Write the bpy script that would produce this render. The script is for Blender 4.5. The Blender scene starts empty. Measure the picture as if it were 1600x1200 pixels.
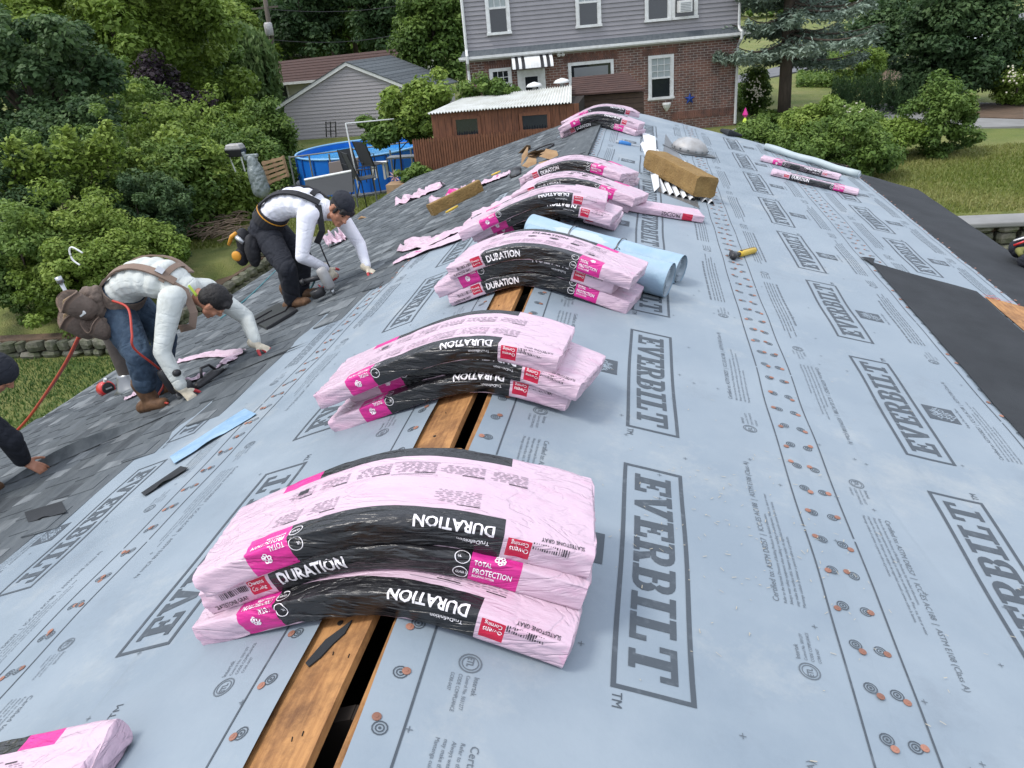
import bpy, bmesh, math, random
import numpy as np
from mathutils import Vector, Matrix, noise as mnoise
random.seed(7); rng = np.random.default_rng(7)
sc = bpy.context.scene
COL = sc.collection
# ------------------------------------------------------------------ camera
F = 1200.0
CAMP = np.array([0.641, 0.0, 1.27])
def cam_rot(vp=(1012, 12), roll=5.2):
    r = math.radians(roll)
    Y = np.array([vp[0]-800, vp[1]-600, F]); Y /= np.linalg.norm(Y)
    h = np.array([math.cos(r), -math.sin(r), 0])
    Z = np.cross(Y, h); Z /= np.linalg.norm(Z)
    if Z[1] > 0: Z = -Z
    return np.array([np.cross(Y, Z), Y, Z])
R = cam_rot()
cd = bpy.data.cameras.new('camera'); cam = bpy.data.objects.new('camera', cd); COL.objects.link(cam)
cd.sensor_width = 36; cd.lens = F/1600*36; cd.clip_start = 0.05; cd.clip_end = 1500
M = Matrix.Identity(4)
for i, v in enumerate(([1, 0, 0], [0, -1, 0], [0, 0, -1])):
    w = R @ np.array(v, float)
    for j in range(3): M[j][i] = w[j]
M.translation = Vector(CAMP)
cam.matrix_world = M
sc.camera = cam
# ------------------------------------------------------------------ light
SUN_EL, SUN_AZ = math.radians(60), math.radians(-118)      # azimuth from +Y towards +X
world = bpy.data.worlds.new('World'); sc.world = world; world.use_nodes = True
wn = world.node_tree; bg = wn.nodes['Background']
sky = wn.nodes.new('ShaderNodeTexSky'); sky.sky_type = 'NISHITA'; sky.sun_disc = False
sky.sun_elevation = SUN_EL; sky.sun_rotation = SUN_AZ; sky.air_density = 1.0; sky.dust_density = 4.0; sky.ozone_density = 1.0
# high overcast: the clear-sky blue is veiled by pale cloud with soft structure
tc = wn.nodes.new('ShaderNodeTexCoord'); cn = wn.nodes.new('ShaderNodeTexNoise'); cn.inputs['Scale'].default_value = 3.0; cn.inputs['Detail'].default_value = 6
wn.links.new(tc.outputs['Generated'], cn.inputs['Vector'])
cr = wn.nodes.new('ShaderNodeMapRange'); cr.inputs['From Min'].default_value = .3; cr.inputs['From Max'].default_value = .7
cr.inputs['To Min'].default_value = .62; cr.inputs['To Max'].default_value = .92
wn.links.new(cn.outputs['Fac'], cr.inputs['Value'])
mx = wn.nodes.new('ShaderNodeMixRGB'); wn.links.new(cr.outputs['Result'], mx.inputs['Fac'])
wn.links.new(sky.outputs['Color'], mx.inputs['Color1']); mx.inputs['Color2'].default_value = (8.6, 9.3, 10.6, 1)
wn.links.new(mx.outputs['Color'], bg.inputs['Color']); bg.inputs['Strength'].default_value = 0.11
sd = bpy.data.lights.new('sun', 'SUN'); sd.energy = 1.5; sd.angle = math.radians(16); sd.color = (1, .96, .9)
sun = bpy.data.objects.new('sun', sd); COL.objects.link(sun)
sdir = Vector((math.sin(SUN_AZ)*math.cos(SUN_EL), math.cos(SUN_AZ)*math.cos(SUN_EL), math.sin(SUN_EL)))
sun.rotation_euler = sdir.to_track_quat('Z', 'Y').to_euler()
vs = sc.view_settings; vs.view_transform = 'Standard'; vs.look = 'None'; vs.gamma = 1; vs.use_curve_mapping = False; vs.exposure = 0.66
sc.cycles.max_bounces = 5; sc.cycles.diffuse_bounces = 3; sc.cycles.transparent_max_bounces = 6
# ------------------------------------------------------------------ roof frame (ridge runs along +Y through the origin)
KR, KL = 0.26, 0.34
CR, CL = 1/math.sqrt(1+KR*KR), 1/math.sqrt(1+KL*KL)
SR, SL = KR*CR, KL*CL
def ray(p):
    d = R @ np.array([p[0]-800, p[1]-600, F]); return d/np.linalg.norm(d)
def onR(p, off=0):
    d = ray(p); t = (-KR*CAMP[0]+off-CAMP[2])/(d[2]+KR*d[0]); return CAMP+t*d
def onL(p, off=0):
    d = ray(p); t = (KL*CAMP[0]+off-CAMP[2])/(d[2]-KL*d[0]); return CAMP+t*d
def onY(p, y): d = ray(p); return CAMP+d*y/d[1]
def onZ(p, z): d = ray(p); return CAMP+d*(z-CAMP[2])/d[2]
def rip(s, y):
    return (.0022*math.sin(y*4.1+s*2.3)*math.sin(s*3.7+1)+.0016*math.sin(y*9.7-s*5)+.0012*math.sin(s*17+y*3.1)*math.sin(y*1.7)+.0022*math.exp(-((s-1.24)/.12)**2)*math.sin(y*11.3+s*6)*math.sin(y*2.7))
def PR(s, y, off=0.0, rp=1):   # right slope
    o = off+(rip(s, y) if rp else 0)
    return (s*CR+o*SR, y, -s*SR+o*CR)
def PL(s, y, off=0.0, rp=1):   # left slope
    o = off+(rip(s+3, y) if rp else 0)
    return (-s*CL-o*SL, y, -s*SL+o*CL)
# ------------------------------------------------------------------ helpers: objects
def tag(o, label=None, cat=None, group=None, kind=None):
    if label: o['label'] = label
    if cat: o['category'] = cat
    if group: o['group'] = group
    if kind: o['kind'] = kind
    return o
def empty(name, loc=(0, 0, 0), label=None, cat=None, group=None, rz=0):
    o = bpy.data.objects.new(name, None); COL.objects.link(o); o.location = Vector([float(v) for v in loc]); o.rotation_euler = (0, 0, rz)
    o.empty_display_size = .1
    return tag(o, label, cat, group)
def kids(o): return [c for c in bpy.data.objects if c.parent == o]
def copy_tree(o, parent=None):
    c = o.copy(); COL.objects.link(c)
    if parent: c.parent = parent
    for ch in kids(o): copy_tree(ch, c)
    return c
def origin_of(o):
    v = Vector((0, 0, 0))
    while o is not None: v = v+o.location; o = o.parent
    return v
class MB:
    def __init__(s): s.v = []; s.f = []; s.m = []
    def add(s, vs, fs, m=0):
        n = len(s.v); s.v += [tuple(map(float, p)) for p in vs]; s.f += [tuple(i+n for i in f) for f in fs]; s.m += [m]*len(fs); return s
    def quad(s, a, b, c, d, m=0): return s.add([a, b, c, d], [(0, 1, 2, 3)], m)
    def box(s, c, size, m=0, rot=None, taper=1.0):
        hx, hy, hz = size[0]/2, size[1]/2, size[2]/2
        P = []
        for z in (-hz, hz):
            k = taper if z > 0 else 1
            P += [(-hx*k, -hy*k, z), (hx*k, -hy*k, z), (hx*k, hy*k, z), (-hx*k, hy*k, z)]
        if rot is not None: P = [tuple(rot @ Vector(p)) for p in P]
        P = [(p[0]+c[0], p[1]+c[1], p[2]+c[2]) for p in P]
        return s.add(P, [(0, 3, 2, 1), (4, 5, 6, 7), (0, 1, 5, 4), (1, 2, 6, 5), (2, 3, 7, 6), (3, 0, 4, 7)], m)
    def hexa(s, lo, hi, m=0):   # lo, hi: 4 points each, same winding
        return s.add(list(lo)+list(hi), [(0, 3, 2, 1), (4, 5, 6, 7), (0, 1, 5, 4), (1, 2, 6, 5), (2, 3, 7, 6), (3, 0, 4, 7)], m)
    def tube(s, pts, r, n=8, m=0, caps=True):
        pts = [Vector([float(q) for q in p]) for p in pts]; rs = r if hasattr(r, '__len__') else [r]*len(pts)
        base = len(s.v); up = None
        for i, p in enumerate(pts):
            t = (pts[min(i+1, len(pts)-1)]-pts[max(i-1, 0)]); t = t.normalized() if t.length > 1e-9 else Vector((0, 0, 1))
            if up is None: up = Vector((0, 0, 1)) if abs(t.z) < .9 else Vector((1, 0, 0))
            a = t.cross(up)
            if a.length < 1e-6: a = t.orthogonal()
            a.normalize(); b = t.cross(a).normalized(); up = -b if False else up
            for k in range(n):
                q = p+(a*math.cos(2*math.pi*k/n)+b*math.sin(2*math.pi*k/n))*rs[i]; s.v.append(tuple(q))
        for i in range(len(pts)-1):
            for k in range(n):
                k2 = (k+1) % n; s.f.append((base+i*n+k, base+i*n+k2, base+(i+1)*n+k2, base+(i+1)*n+k)); s.m.append(m)
        if caps:
            s.f.append(tuple(base+k for k in range(n))[::-1]); s.m.append(m)
            s.f.append(tuple(base+(len(pts)-1)*n+k for k in range(n))); s.m.append(m)
        return s
    def lathe(s, prof, c, n=24, m=0, rot=None, caps=True):   # prof: (r,z)
        base = len(s.v)
        for r, z in prof:
            for k in range(n):
                p = Vector((r*math.cos(2*math.pi*k/n), r*math.sin(2*math.pi*k/n), z))
                if rot is not None: p = rot @ p
                s.v.append((p.x+c[0], p.y+c[1], p.z+c[2]))
        for i in range(len(prof)-1):
            for k in range(n):
                k2 = (k+1) % n; s.f.append((base+i*n+k, base+i*n+k2, base+(i+1)*n+k2, base+(i+1)*n+k)); s.m.append(m)
        if caps:
            s.f.append(tuple(base+k for k in range(n))[::-1]); s.m.append(m)
            s.f.append(tuple(base+(len(prof)-1)*n+k for k in range(n))); s.m.append(m)
        return s
    def prism(s, poly, h, fn, m=0):   # poly 2D, fn(x,y,z)->3D
        n = len(poly); P = [fn(x, y, 0) for x, y in poly]+[fn(x, y, h) for x, y in poly]
        return s.add(P, [tuple(range(n))[::-1], tuple(range(n, 2*n))]+[(i, (i+1) % n, (i+1) % n+n, i+n) for i in range(n)], m)
    def grid(s, fn, us, vs_, m=0, flip=False):
        nu, nv = len(us), len(vs_); base = len(s.v)
        for u in us:
            for v in vs_: s.v.append(tuple(map(float, fn(u, v))))
        for i in range(nu-1):
            for j in range(nv-1):
                q = (base+i*nv+j, base+(i+1)*nv+j, base+(i+1)*nv+j+1, base+i*nv+j+1)
                s.f.append(q[::-1] if flip else q); s.m.append(m(us[i], vs_[j]) if callable(m) else m)
        return s
    def mesh(s, name, mats, off=Vector((0, 0, 0)), smooth=False):
        me = bpy.data.meshes.new(name)
        me.from_pydata([(x-off.x, y-off.y, z-off.z) for x, y, z in s.v], [], s.f)
        mats = mats if isinstance(mats, (list, tuple)) else [mats]
        for mt in mats: me.materials.append(mt)
        if len(mats) > 1: me.polygons.foreach_set('material_index', s.m)
        if smooth: me.polygons.foreach_set('use_smooth', [True]*len(s.f))
        me.update(); return me
    def build(s, name, mats, parent=None, origin=None, smooth=False, label=None, cat=None, group=None, kind=None, bevel=0):
        if parent is not None: off = origin_of(parent)
        elif origin is not None: off = Vector([float(q) for q in origin])
        else: off = Vector((0, 0, 0))
        o = bpy.data.objects.new(name, s.mesh(name, mats, off, smooth)); COL.objects.link(o)
        if parent is not None: o.parent = parent
        else: o.location = off
        if bevel:
            b = o.modifiers.new('bevel', 'BEVEL'); b.width = bevel; b.segments = 2; b.limit_method = 'ANGLE'
        return tag(o, label, cat, group, kind)
def lerp(a, b, t): return tuple(x+(y-x)*t for x, y in zip(a, b))
def linspace(a, b, n): return [a+(b-a)*i/(n-1) for i in range(n)]
def sstep(a, b, x):
    t = max(0, min(1, (x-a)/(b-a))); return t*t*(3-2*t)
# ------------------------------------------------------------------ helpers: materials
def mat(name, col, rough=.7, col2=None, ns=6.0, detail=6, amt=1.0, bump=0.0, bs=40.0, metal=0.0, spec=.4, stretch=None, sheen=0, objrand=0.0, lo=.35, hi=.65, rvar=0.0, trans=0.0, coat=0.0, alpha=1, bdist=.002):
    m = bpy.data.materials.new(name); m.use_nodes = True; nt = m.node_tree; N = nt.nodes; L = nt.links
    b = N['Principled BSDF']; b.inputs['Base Color'].default_value = (*col, 1); b.inputs['Roughness'].default_value = rough
    b.inputs['Metallic'].default_value = metal; b.inputs['Specular IOR Level'].default_value = spec
    if coat: b.inputs['Coat Weight'].default_value = coat; b.inputs['Coat Roughness'].default_value = .2
    if sheen: b.inputs['Sheen Weight'].default_value = sheen
    if trans: b.inputs['Transmission Weight'].default_value = trans
    if alpha < 1: b.inputs['Alpha'].default_value = alpha
    tcn = N.new('ShaderNodeTexCoord'); src = tcn.outputs['Object']
    if stretch:
        mp = N.new('ShaderNodeMapping'); mp.inputs['Scale'].default_value = stretch; L.new(src, mp.inputs['Vector']); src = mp.outputs['Vector']
    cur = None
    if col2 is not None:
        n = N.new('ShaderNodeTexNoise'); n.inputs['Scale'].default_value = ns; n.inputs['Detail'].default_value = detail; n.inputs['Roughness'].default_value = .6; L.new(src, n.inputs['Vector'])
        r = N.new('ShaderNodeMapRange'); r.inputs['From Min'].default_value = lo; r.inputs['From Max'].default_value = hi; r.inputs['To Max'].default_value = amt; L.new(n.outputs['Fac'], r.inputs['Value'])
        x = N.new('ShaderNodeMixRGB'); x.inputs['Color1'].default_value = (*col, 1); x.inputs['Color2'].default_value = (*col2, 1)
        L.new(r.outputs['Result'], x.inputs['Fac']); cur = x.outputs['Color']
        if rvar:
            rr = N.new('ShaderNodeMapRange'); rr.inputs['From Min'].default_value = .3; rr.inputs['From Max'].default_value = .7
            rr.inputs['To Min'].default_value = max(0.02, rough-rvar); rr.inputs['To Max'].default_value = min(1, rough+rvar); L.new(n.outputs['Fac'], rr.inputs['Value']); L.new(rr.outputs['Result'], b.inputs['Roughness'])
    if objrand:
        oi = N.new('ShaderNodeObjectInfo'); rr = N.new('ShaderNodeMapRange'); rr.inputs['To Min'].default_value = 1-objrand; rr.inputs['To Max'].default_value = 1+objrand; L.new(oi.outputs['Random'], rr.inputs['Value'])
        x = N.new('ShaderNodeMixRGB'); x.blend_type = 'MULTIPLY'; x.inputs['Fac'].default_value = 1
        if cur: L.new(cur, x.inputs['Color1'])
        else: x.inputs['Color1'].default_value = (*col, 1)
        L.new(rr.outputs['Result'], x.inputs['Color2']); cur = x.outputs['Color']
    if cur: L.new(cur, b.inputs['Base Color'])
    if bump:
        n2 = N.new('ShaderNodeTexNoise'); n2.inputs['Scale'].default_value = bs; n2.inputs['Detail'].default_value = 5; L.new(src, n2.inputs['Vector'])
        bp = N.new('ShaderNodeBump'); bp.inputs['Strength'].default_value = bump; bp.inputs['Distance'].default_value = bdist; L.new(n2.outputs['Fac'], bp.inputs['Height']); L.new(bp.outputs['Normal'], b.inputs['Normal'])
    return m
def add_crease(m, scale, dist, stretch=(1, 1, 1), width=.09):
    """thin sharp folds: valleys of a warped noise, chained before the existing bump"""
    nt = m.node_tree; N = nt.nodes; L = nt.links; b = N['Principled BSDF']
    t = N.new('ShaderNodeTexCoord'); mp = N.new('ShaderNodeMapping'); mp.inputs['Scale'].default_value = stretch; L.new(t.outputs['Object'], mp.inputs['Vector'])
    n = N.new('ShaderNodeTexNoise'); n.inputs['Scale'].default_value = scale; n.inputs['Detail'].default_value = 3; n.inputs['Distortion'].default_value = 1.2; L.new(mp.outputs['Vector'], n.inputs['Vector'])
    s = N.new('ShaderNodeMath'); s.operation = 'SUBTRACT'; s.inputs[1].default_value = .5; L.new(n.outputs['Fac'], s.inputs[0]); a = N.new('ShaderNodeMath'); a.operation = 'ABSOLUTE'; L.new(s.outputs[0], a.inputs[0])
    r = N.new('ShaderNodeMapRange'); r.interpolation_type = 'SMOOTHSTEP'; r.inputs['From Max'].default_value = width; L.new(a.outputs[0], r.inputs['Value'])
    bp = N.new('ShaderNodeBump'); bp.inputs['Strength'].default_value = 1; bp.inputs['Distance'].default_value = dist; L.new(r.outputs['Result'], bp.inputs['Height'])
    if b.inputs['Normal'].links: L.new(b.inputs['Normal'].links[0].from_socket, bp.inputs['Normal'])
    L.new(bp.outputs['Normal'], b.inputs['Normal'])
# ------------------------------------------------------------------ helpers: text as flat print
_tc = {}
def textgeo(s, size=1.0, bold=0.0, cond=1.0, slant=0.0, cut=0):
    k = (s, bold, cond, slant, cut)
    if k not in _tc:
        cu = bpy.data.curves.new('t', 'FONT'); cu.body = s; cu.size = 1; cu.offset = bold; cu.resolution_u = 2; cu.shear = slant; cu.fill_mode = 'BOTH' if False else 'FRONT'
        o = bpy.data.objects.new('t', cu); COL.objects.link(o); dg = bpy.context.evaluated_depsgraph_get(); dg.update()
        me = bpy.data.meshes.new_from_object(o.evaluated_get(dg))
        if cut:
            bm = bmesh.new(); bm.from_mesh(me); w_ = max(v.co.x for v in bm.verts)
            for ax, hi_ in ((0, w_), (1, .8)):
                q = cut
                while q < hi_:
                    nrm = (1, 0, 0) if ax == 0 else (0, 1, 0); bmesh.ops.bisect_plane(bm, geom=bm.verts[:]+bm.edges[:]+bm.faces[:], plane_co=tuple(q*c for c in nrm), plane_no=nrm); q += cut
            bm.to_mesh(me); bm.free()
        vs_ = [(v.co.x*cond, v.co.y) for v in me.vertices]; fs = [tuple(p.vertices) for p in me.polygons]
        bpy.data.objects.remove(o); bpy.data.curves.remove(cu); bpy.data.meshes.remove(me)
        x0 = min(v[0] for v in vs_); x1 = max(v[0] for v in vs_)
        _tc[k] = ([(x-x0, y) for x, y in vs_], fs, x1-x0)
    v, f, w = _tc[k]
    return [(x*size, y*size) for x, y in v], f, w*size
def put2d(mb, geo, fn, m=0):    # geo 2D mesh placed by fn(x,y)->3D
    v, f = geo[0], geo[1]; mb.add([fn(x, y) for x, y in v], f, m)
def bar2d(mb, x0, y0, x1, y1, fn, step=.08, m=0):
    nx = max(1, int(abs(x1-x0)/step+.5)); ny = max(1, int(abs(y1-y0)/step+.5))
    xs = linspace(x0, x1, nx+1); ys = linspace(y0, y1, ny+1)
    mb.grid(fn, xs, ys, m)
def ring2d(mb, cx, cy, r0, r1, fn, n=16, m=0, sx=1, sy=1):
    P = []
    for k in range(n):
        a = 2*math.pi*k/n; P.append(fn(cx+r0*sx*math.cos(a), cy+r0*sy*math.sin(a))); P.append(fn(cx+r1*sx*math.cos(a), cy+r1*sy*math.sin(a)))
    mb.add(P, [(2*k, 2*k+1, (2*k+3) % (2*n), (2*k+2) % (2*n)) for k in range(n)], m)
# ================================================================== materials of the roof
m_under = mat('underlayment_fabric', (.200, .245, .287), .5, (.250, .294, .332), ns=2.2, detail=9, bump=.35, bs=55, spec=.35, rvar=.12)
def add_dust_tint(m, col, scale, lo, hi, strength=.6, seed=0.0):
    nt = m.node_tree; N = nt.nodes; L = nt.links; b = N['Principled BSDF']
    src = b.inputs['Base Color'].links[0].from_socket
    t = N.new('ShaderNodeTexCoord'); n = N.new('ShaderNodeTexNoise'); n.inputs['Scale'].default_value = scale; n.inputs['Detail'].default_value = 12; n.inputs['Roughness'].default_value = .75
    mp = N.new('ShaderNodeMapping'); mp.inputs['Location'].default_value = (seed, seed*2, 0); L.new(t.outputs['Object'], mp.inputs['Vector']); L.new(mp.outputs['Vector'], n.inputs['Vector'])
    r = N.new('ShaderNodeMapRange'); r.inputs['From Min'].default_value = lo; r.inputs['From Max'].default_value = hi; r.inputs['To Max'].default_value = strength; L.new(n.outputs['Fac'], r.inputs['Value'])
    x = N.new('ShaderNodeMixRGB'); L.new(r.outputs['Result'], x.inputs['Fac']); L.new(src, x.inputs['Color1']); x.inputs['Color2'].default_value = (*col, 1); L.new(x.outputs['Color'], b.inputs['Base Color'])
add_dust_tint(m_under, (.43, .43, .40), 1.3, .55, .8, .6, 3)
add_dust_tint(m_under, (.215, .25, .285), .8, .5, .75, .45, 9)
m_print = mat('grey_print', (.055, .068, .082), .6, (.11, .13, .15), ns=30, detail=8, lo=.55, hi=.8)
m_fine = mat('fine_print', (.10, .12, .14), .6)
m_felt = mat('black_felt', (.017, .019, .022), .8, (.028, .031, .035), ns=3, detail=9, bump=.5, bs=160, spec=.3)
m_osb = mat('board_wood', (.42, .21, .075), .75, (.22, .098, .034), ns=14, detail=12, bump=.7, bs=70, stretch=(4, .55, 4), lo=.38, hi=.70)
add_dust_tint(m_osb, (.02, .015, .012), 16, .66, .74, .9, 5); add_dust_tint(m_osb, (.08, .032, .014), 4.5, .48, .66, .75, 8)
m_woodedge = mat('wood_edge', (.42, .2, .09), .8, (.28, .12, .05), ns=20, stretch=(1, .3, 1))
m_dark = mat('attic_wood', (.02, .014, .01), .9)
m_white = mat('white_paint', (.72, .73, .72), .5, (.6, .6, .58), ns=8, bump=.1)
m_orange = mat('orange_plastic', (.27, .125, .085), .55, objrand=.25)
m_black = mat('black_plastic', (.02, .02, .022), .4)
def shing_mat(name, c, c2):
    m = mat(name, c, .9, c2, ns=14, detail=9, bump=.9, bs=420, spec=.25, objrand=.16, lo=.35, hi=.62, stretch=(1, .35, 1), bdist=.003)
    add_dust_tint(m, tuple(x*2.1 for x in c), 210, .6, .72, .55); add_dust_tint(m, (.02, .022, .026), 160, .6, .75, .5, 4)
    return m
m_sh = [shing_mat('slate_granules_dark', (.068, .078, .087), (.10, .112, .12)), shing_mat('slate_granules_mid', (.108, .120, .128), (.070, .080, .087)), shing_mat('slate_granules_pale', (.185, .20, .208), (.115, .127, .135)), shing_mat('slate_granules_deep', (.044, .05, .056), (.075, .085, .093))]
# ================================================================== the house we stand on
RE = 4.0                                   # right eave, slope distance
def le(y): return (4.78 if y < 5 else 4.78-(y-5)*(1.01/9.1))/CL
_ex = [(-5.3, 14.9), (-4.0, 14.13), (-.75, 11.97), (0, 11.85), (.65, 12.1), (2.3, 11.47), (3.39, 10.5), (4.2, 10.05)]
def yend(s):                               # far edge; s<0 left slope
    for (a, ya), (b, yb) in zip(_ex, _ex[1:]):
        if s <= b: return ya+(yb-ya)*(s-a)/(b-a)
    return _ex[-1][1]
Y0 = -2.5
house = empty('house', (0, 5, -4.0), 'low house being re-roofed, its long roof half grey shingle, half pale blue underlayment', 'house')
def slab(P, sides, s0, s1, ye, off, th, name, m, ns=2, ny=60, kind=None, rp=1, y0=Y0):
    mb = MB(); ss = linspace(s0, s1, ns); ts = linspace(0, 1, ny)
    fn = lambda o: (lambda s, t: P(s, y0+(ye(s)-y0)*t, o, rp))
    mb.grid(fn(off), ss, ts); mb.grid(fn(off-th), ss, ts, flip=True)
    mb.grid(lambda k, t: P(s0, y0+(ye(s0)-y0)*t, off-th*k, rp), [0, 1], ts); mb.grid(lambda k, t: P(s1, y0+(ye(s1)-y0)*t, off-th*k, rp), [0, 1], ts)
    mb.grid(lambda s, k: P(s, y0, off-th*k, rp), ss, [0, 1]); mb.grid(lambda s, k: P(s, ye(s), off-th*k, rp), ss, [0, 1])
    return mb.build(name, m, house, kind=kind)
yr = lambda s: yend(s); yl = lambda s: yend(-s)
slab(PR, 1, .032, RE, yr, -.006, .02, 'roof_deck', m_osb, 40)
# left deck follows the slightly converging eave
def PLs(k, y, off=0, rp=1): return PL(.032+(le(y)-.032)*k, y, off, rp)
mbd = MB(); ks = linspace(0, 1, 30); ts = linspace(0, 1, 60)
mbd.grid(lambda k, t: PLs(k, Y0+(yl(.03+4.4*k)-Y0)*t, -.006), ks, ts); mbd.grid(lambda k, t: PLs(k, Y0+(yl(.03+4.4*k)-Y0)*t, -.026), ks, ts, flip=True)
mbd.grid(lambda h, t: PLs(0, Y0+(yl(.03)-Y0)*t, -.006-.02*h), [0, 1], ts); mbd.grid(lambda h, t: PLs(1, Y0+(yl(4.43)-Y0)*t, -.006-.02*h), [0, 1], ts)
mbd.build('roof_deck', m_osb, house)
# rafters inside the attic, seen through the ridge slot
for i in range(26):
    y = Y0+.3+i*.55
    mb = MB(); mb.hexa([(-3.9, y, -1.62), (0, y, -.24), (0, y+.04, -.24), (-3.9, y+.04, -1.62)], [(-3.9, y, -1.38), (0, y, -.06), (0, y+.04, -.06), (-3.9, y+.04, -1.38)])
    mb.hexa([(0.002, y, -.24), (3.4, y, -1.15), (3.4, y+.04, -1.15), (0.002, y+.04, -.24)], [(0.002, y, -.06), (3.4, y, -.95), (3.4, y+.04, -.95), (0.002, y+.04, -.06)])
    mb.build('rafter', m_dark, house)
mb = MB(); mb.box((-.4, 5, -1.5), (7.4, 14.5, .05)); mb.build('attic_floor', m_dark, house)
# a notched rafter tip standing in the slot
for px in ((703, 716),):
    p = onR(px); mb = MB(); mb.box((-.045, p[1]+.01, -.004), (.13, .045, .03), rot=Matrix.Rotation(-.1, 3, 'Z')); mb.box((-.01, p[1]+.05, -.03), (.06, .07, .04)); mb.build('rafter_tip', m_osb, house, bevel=.003)
# walls
m_wall = mat('pale_siding', (.55, .56, .55), .6)
mb = MB()
def gw(y, x0, x1, zf): mb.add([(x0, y, -4.3), (x1, y, -4.3), (x1, y, -KR*x1-.05 if x1 > 0 else 0), (0, y, -.05), (x0, y, KL*x0-.05)], [(0, 1, 2, 3, 4)])
mb.quad((-4.2, Y0+.2, -4.3), (-4.2, 11, -4.3), (-4.2, 11, -1.5), (-4.2, Y0+.2, -1.5)); mb.quad((-4.2, 11, -4.3), (-3.5, 13.4, -4.3), (-3.5, 13.4, -1.3), (-4.2, 11, -1.5))
mb.quad((3.55, Y0+.2, -4.3), (3.55, 9.8, -4.3), (3.55, 9.8, -1.02), (3.55, Y0+.2, -1.02))
gw(Y0+.2, -4.2, 3.55, 0)
for a, b in (((-3.5, 13.4), (-.7, 11.6)), ((-.7, 11.6), (.6, 11.7)), ((.6, 11.7), (2.2, 11.1)), ((2.2, 11.1), (3.55, 9.8))):
    zt = lambda x: (-KR*x if x > 0 else KL*x)-.06
    mb.quad((a[0], a[1], -4.3), (b[0], b[1], -4.3), (b[0], b[1], zt(b[0])), (a[0], a[1], zt(a[0])))
mb.build('outer_wall', m_wall, house)
# eave trims
mb = MB()
for a, b in zip(linspace(Y0, 14.2, 30), linspace(Y0, 14.2, 30)[1:]):
    P = lambda y, o, e: PL(le(y)+e, y, o, 0)
    mb.hexa([P(a, -.12, 0), P(a, -.12, .025), P(b, -.12, .025), P(b, -.12, 0)], [P(a, .004, 0), P(a, .004, .025), P(b, .004, .025), P(b, .004, 0)])
mb.build('drip_edge', m_white, house)
m_fascia = mat('worn_fascia', (.62, .55, .52), .7, (.30, .17, .13), ns=7, stretch=(3, .8, 3), lo=.42, hi=.6)
ye_ = yend(RE)
mb = MB(); mb.grid(lambda k, y: PR(RE+.02+.05*k, y, -.012-.03*k, 0), [0, 1], linspace(Y0, ye_, 12)); mb.grid(lambda k, y: PR(RE+.07, y, -.042-.12*k, 0), [0, 1], linspace(Y0, ye_, 12))
mb.build('fascia_board', m_fascia, house)
mb = MB(); mb.grid(lambda k, y: PR(RE+.071+.012*k, y, -.03-.003*k, 0), [0, 1], linspace(Y0, ye_-.1, 12)); mb.grid(lambda k, y: PR(RE+.083, y, -.033-.05*k, 0), [0, 1], linspace(Y0, ye_-.1, 12)); mb.build('drip_edge', m_white, house)
# ------------------------------------------------------------------ underlayment sheets
def arc(cx, cy, rx0, ry0, rx1, ry1, a0, a1, n):
    q = []
    for i in range(n):
        a, b = a0+(a1-a0)*i/n, a0+(a1-a0)*(i+1)/n
        q.append([(cx+rx0*math.cos(a), cy+ry0*math.sin(a)), (cx+rx1*math.cos(a), cy+ry1*math.sin(a)), (cx+rx1*math.cos(b), cy+ry1*math.sin(b)), (cx+rx0*math.cos(b), cy+ry0*math.sin(b))])
    return q
def rc(x0, y0, x1, y1): return [(x0, y0), (x1, y0), (x1, y1), (x0, y1)]
H_ = math.pi/2
LET = {
 'E': (.64, [rc(0, .85, .64, 1), rc(0, 0, .64, .15), rc(.1, .15, .31, .85), rc(.31, .42, .46, .57), rc(.40, .33, .47, .42), rc(.40, .57, .47, .66), rc(.52, .68, .64, .85), rc(.52, .15, .64, .32)]),
 'V': (.82, [rc(0, .86, .36, 1), rc(.46, .86, .82, 1), [(.07, .86), (.29, .86), (.41, .3), (.41, 0), (.33, 0)], [(.53, .86), (.75, .86), (.49, 0), (.41, 0), (.41, .3)]]),
 'R': (.74, [rc(0, .86, .44, 1), rc(.1, .14, .3, .86), rc(0, 0, .38, .14), rc(.3, .4, .44, .54)]+arc(.44, .7, .06, .16, .26, .3, -H_, H_, 7)+[[(.36, .4), (.54, .4), (.66, .14), (.45, .14)], rc(.45, 0, .74, .14)]),
 'B': (.7, [rc(0, .86, .42, 1), rc(.1, .14, .3, .86), rc(0, 0, .42, .14), rc(.3, .46, .42, .58)]+arc(.42, .73, .06, .13, .24, .27, -.95, H_, 6)+arc(.42, .29, .07, .15, .27, .29, -H_, 1.2, 6)),
 'I': (.46, [rc(0, .86, .46, 1), rc(.13, .14, .33, .86), rc(0, 0, .46, .14)]),
 'L': (.62, [rc(0, .86, .44, 1), rc(.1, .14, .31, .86), rc(0, 0, .62, .14), rc(.5, .14, .62, .36)]),
 'T': (.74, [rc(0, .86, .74, 1), rc(0, .64, .12, .86), rc(.62, .64, .74, .86), rc(.27, .14, .47, .86), rc(.17, 0, .57, .14)])}
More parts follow.
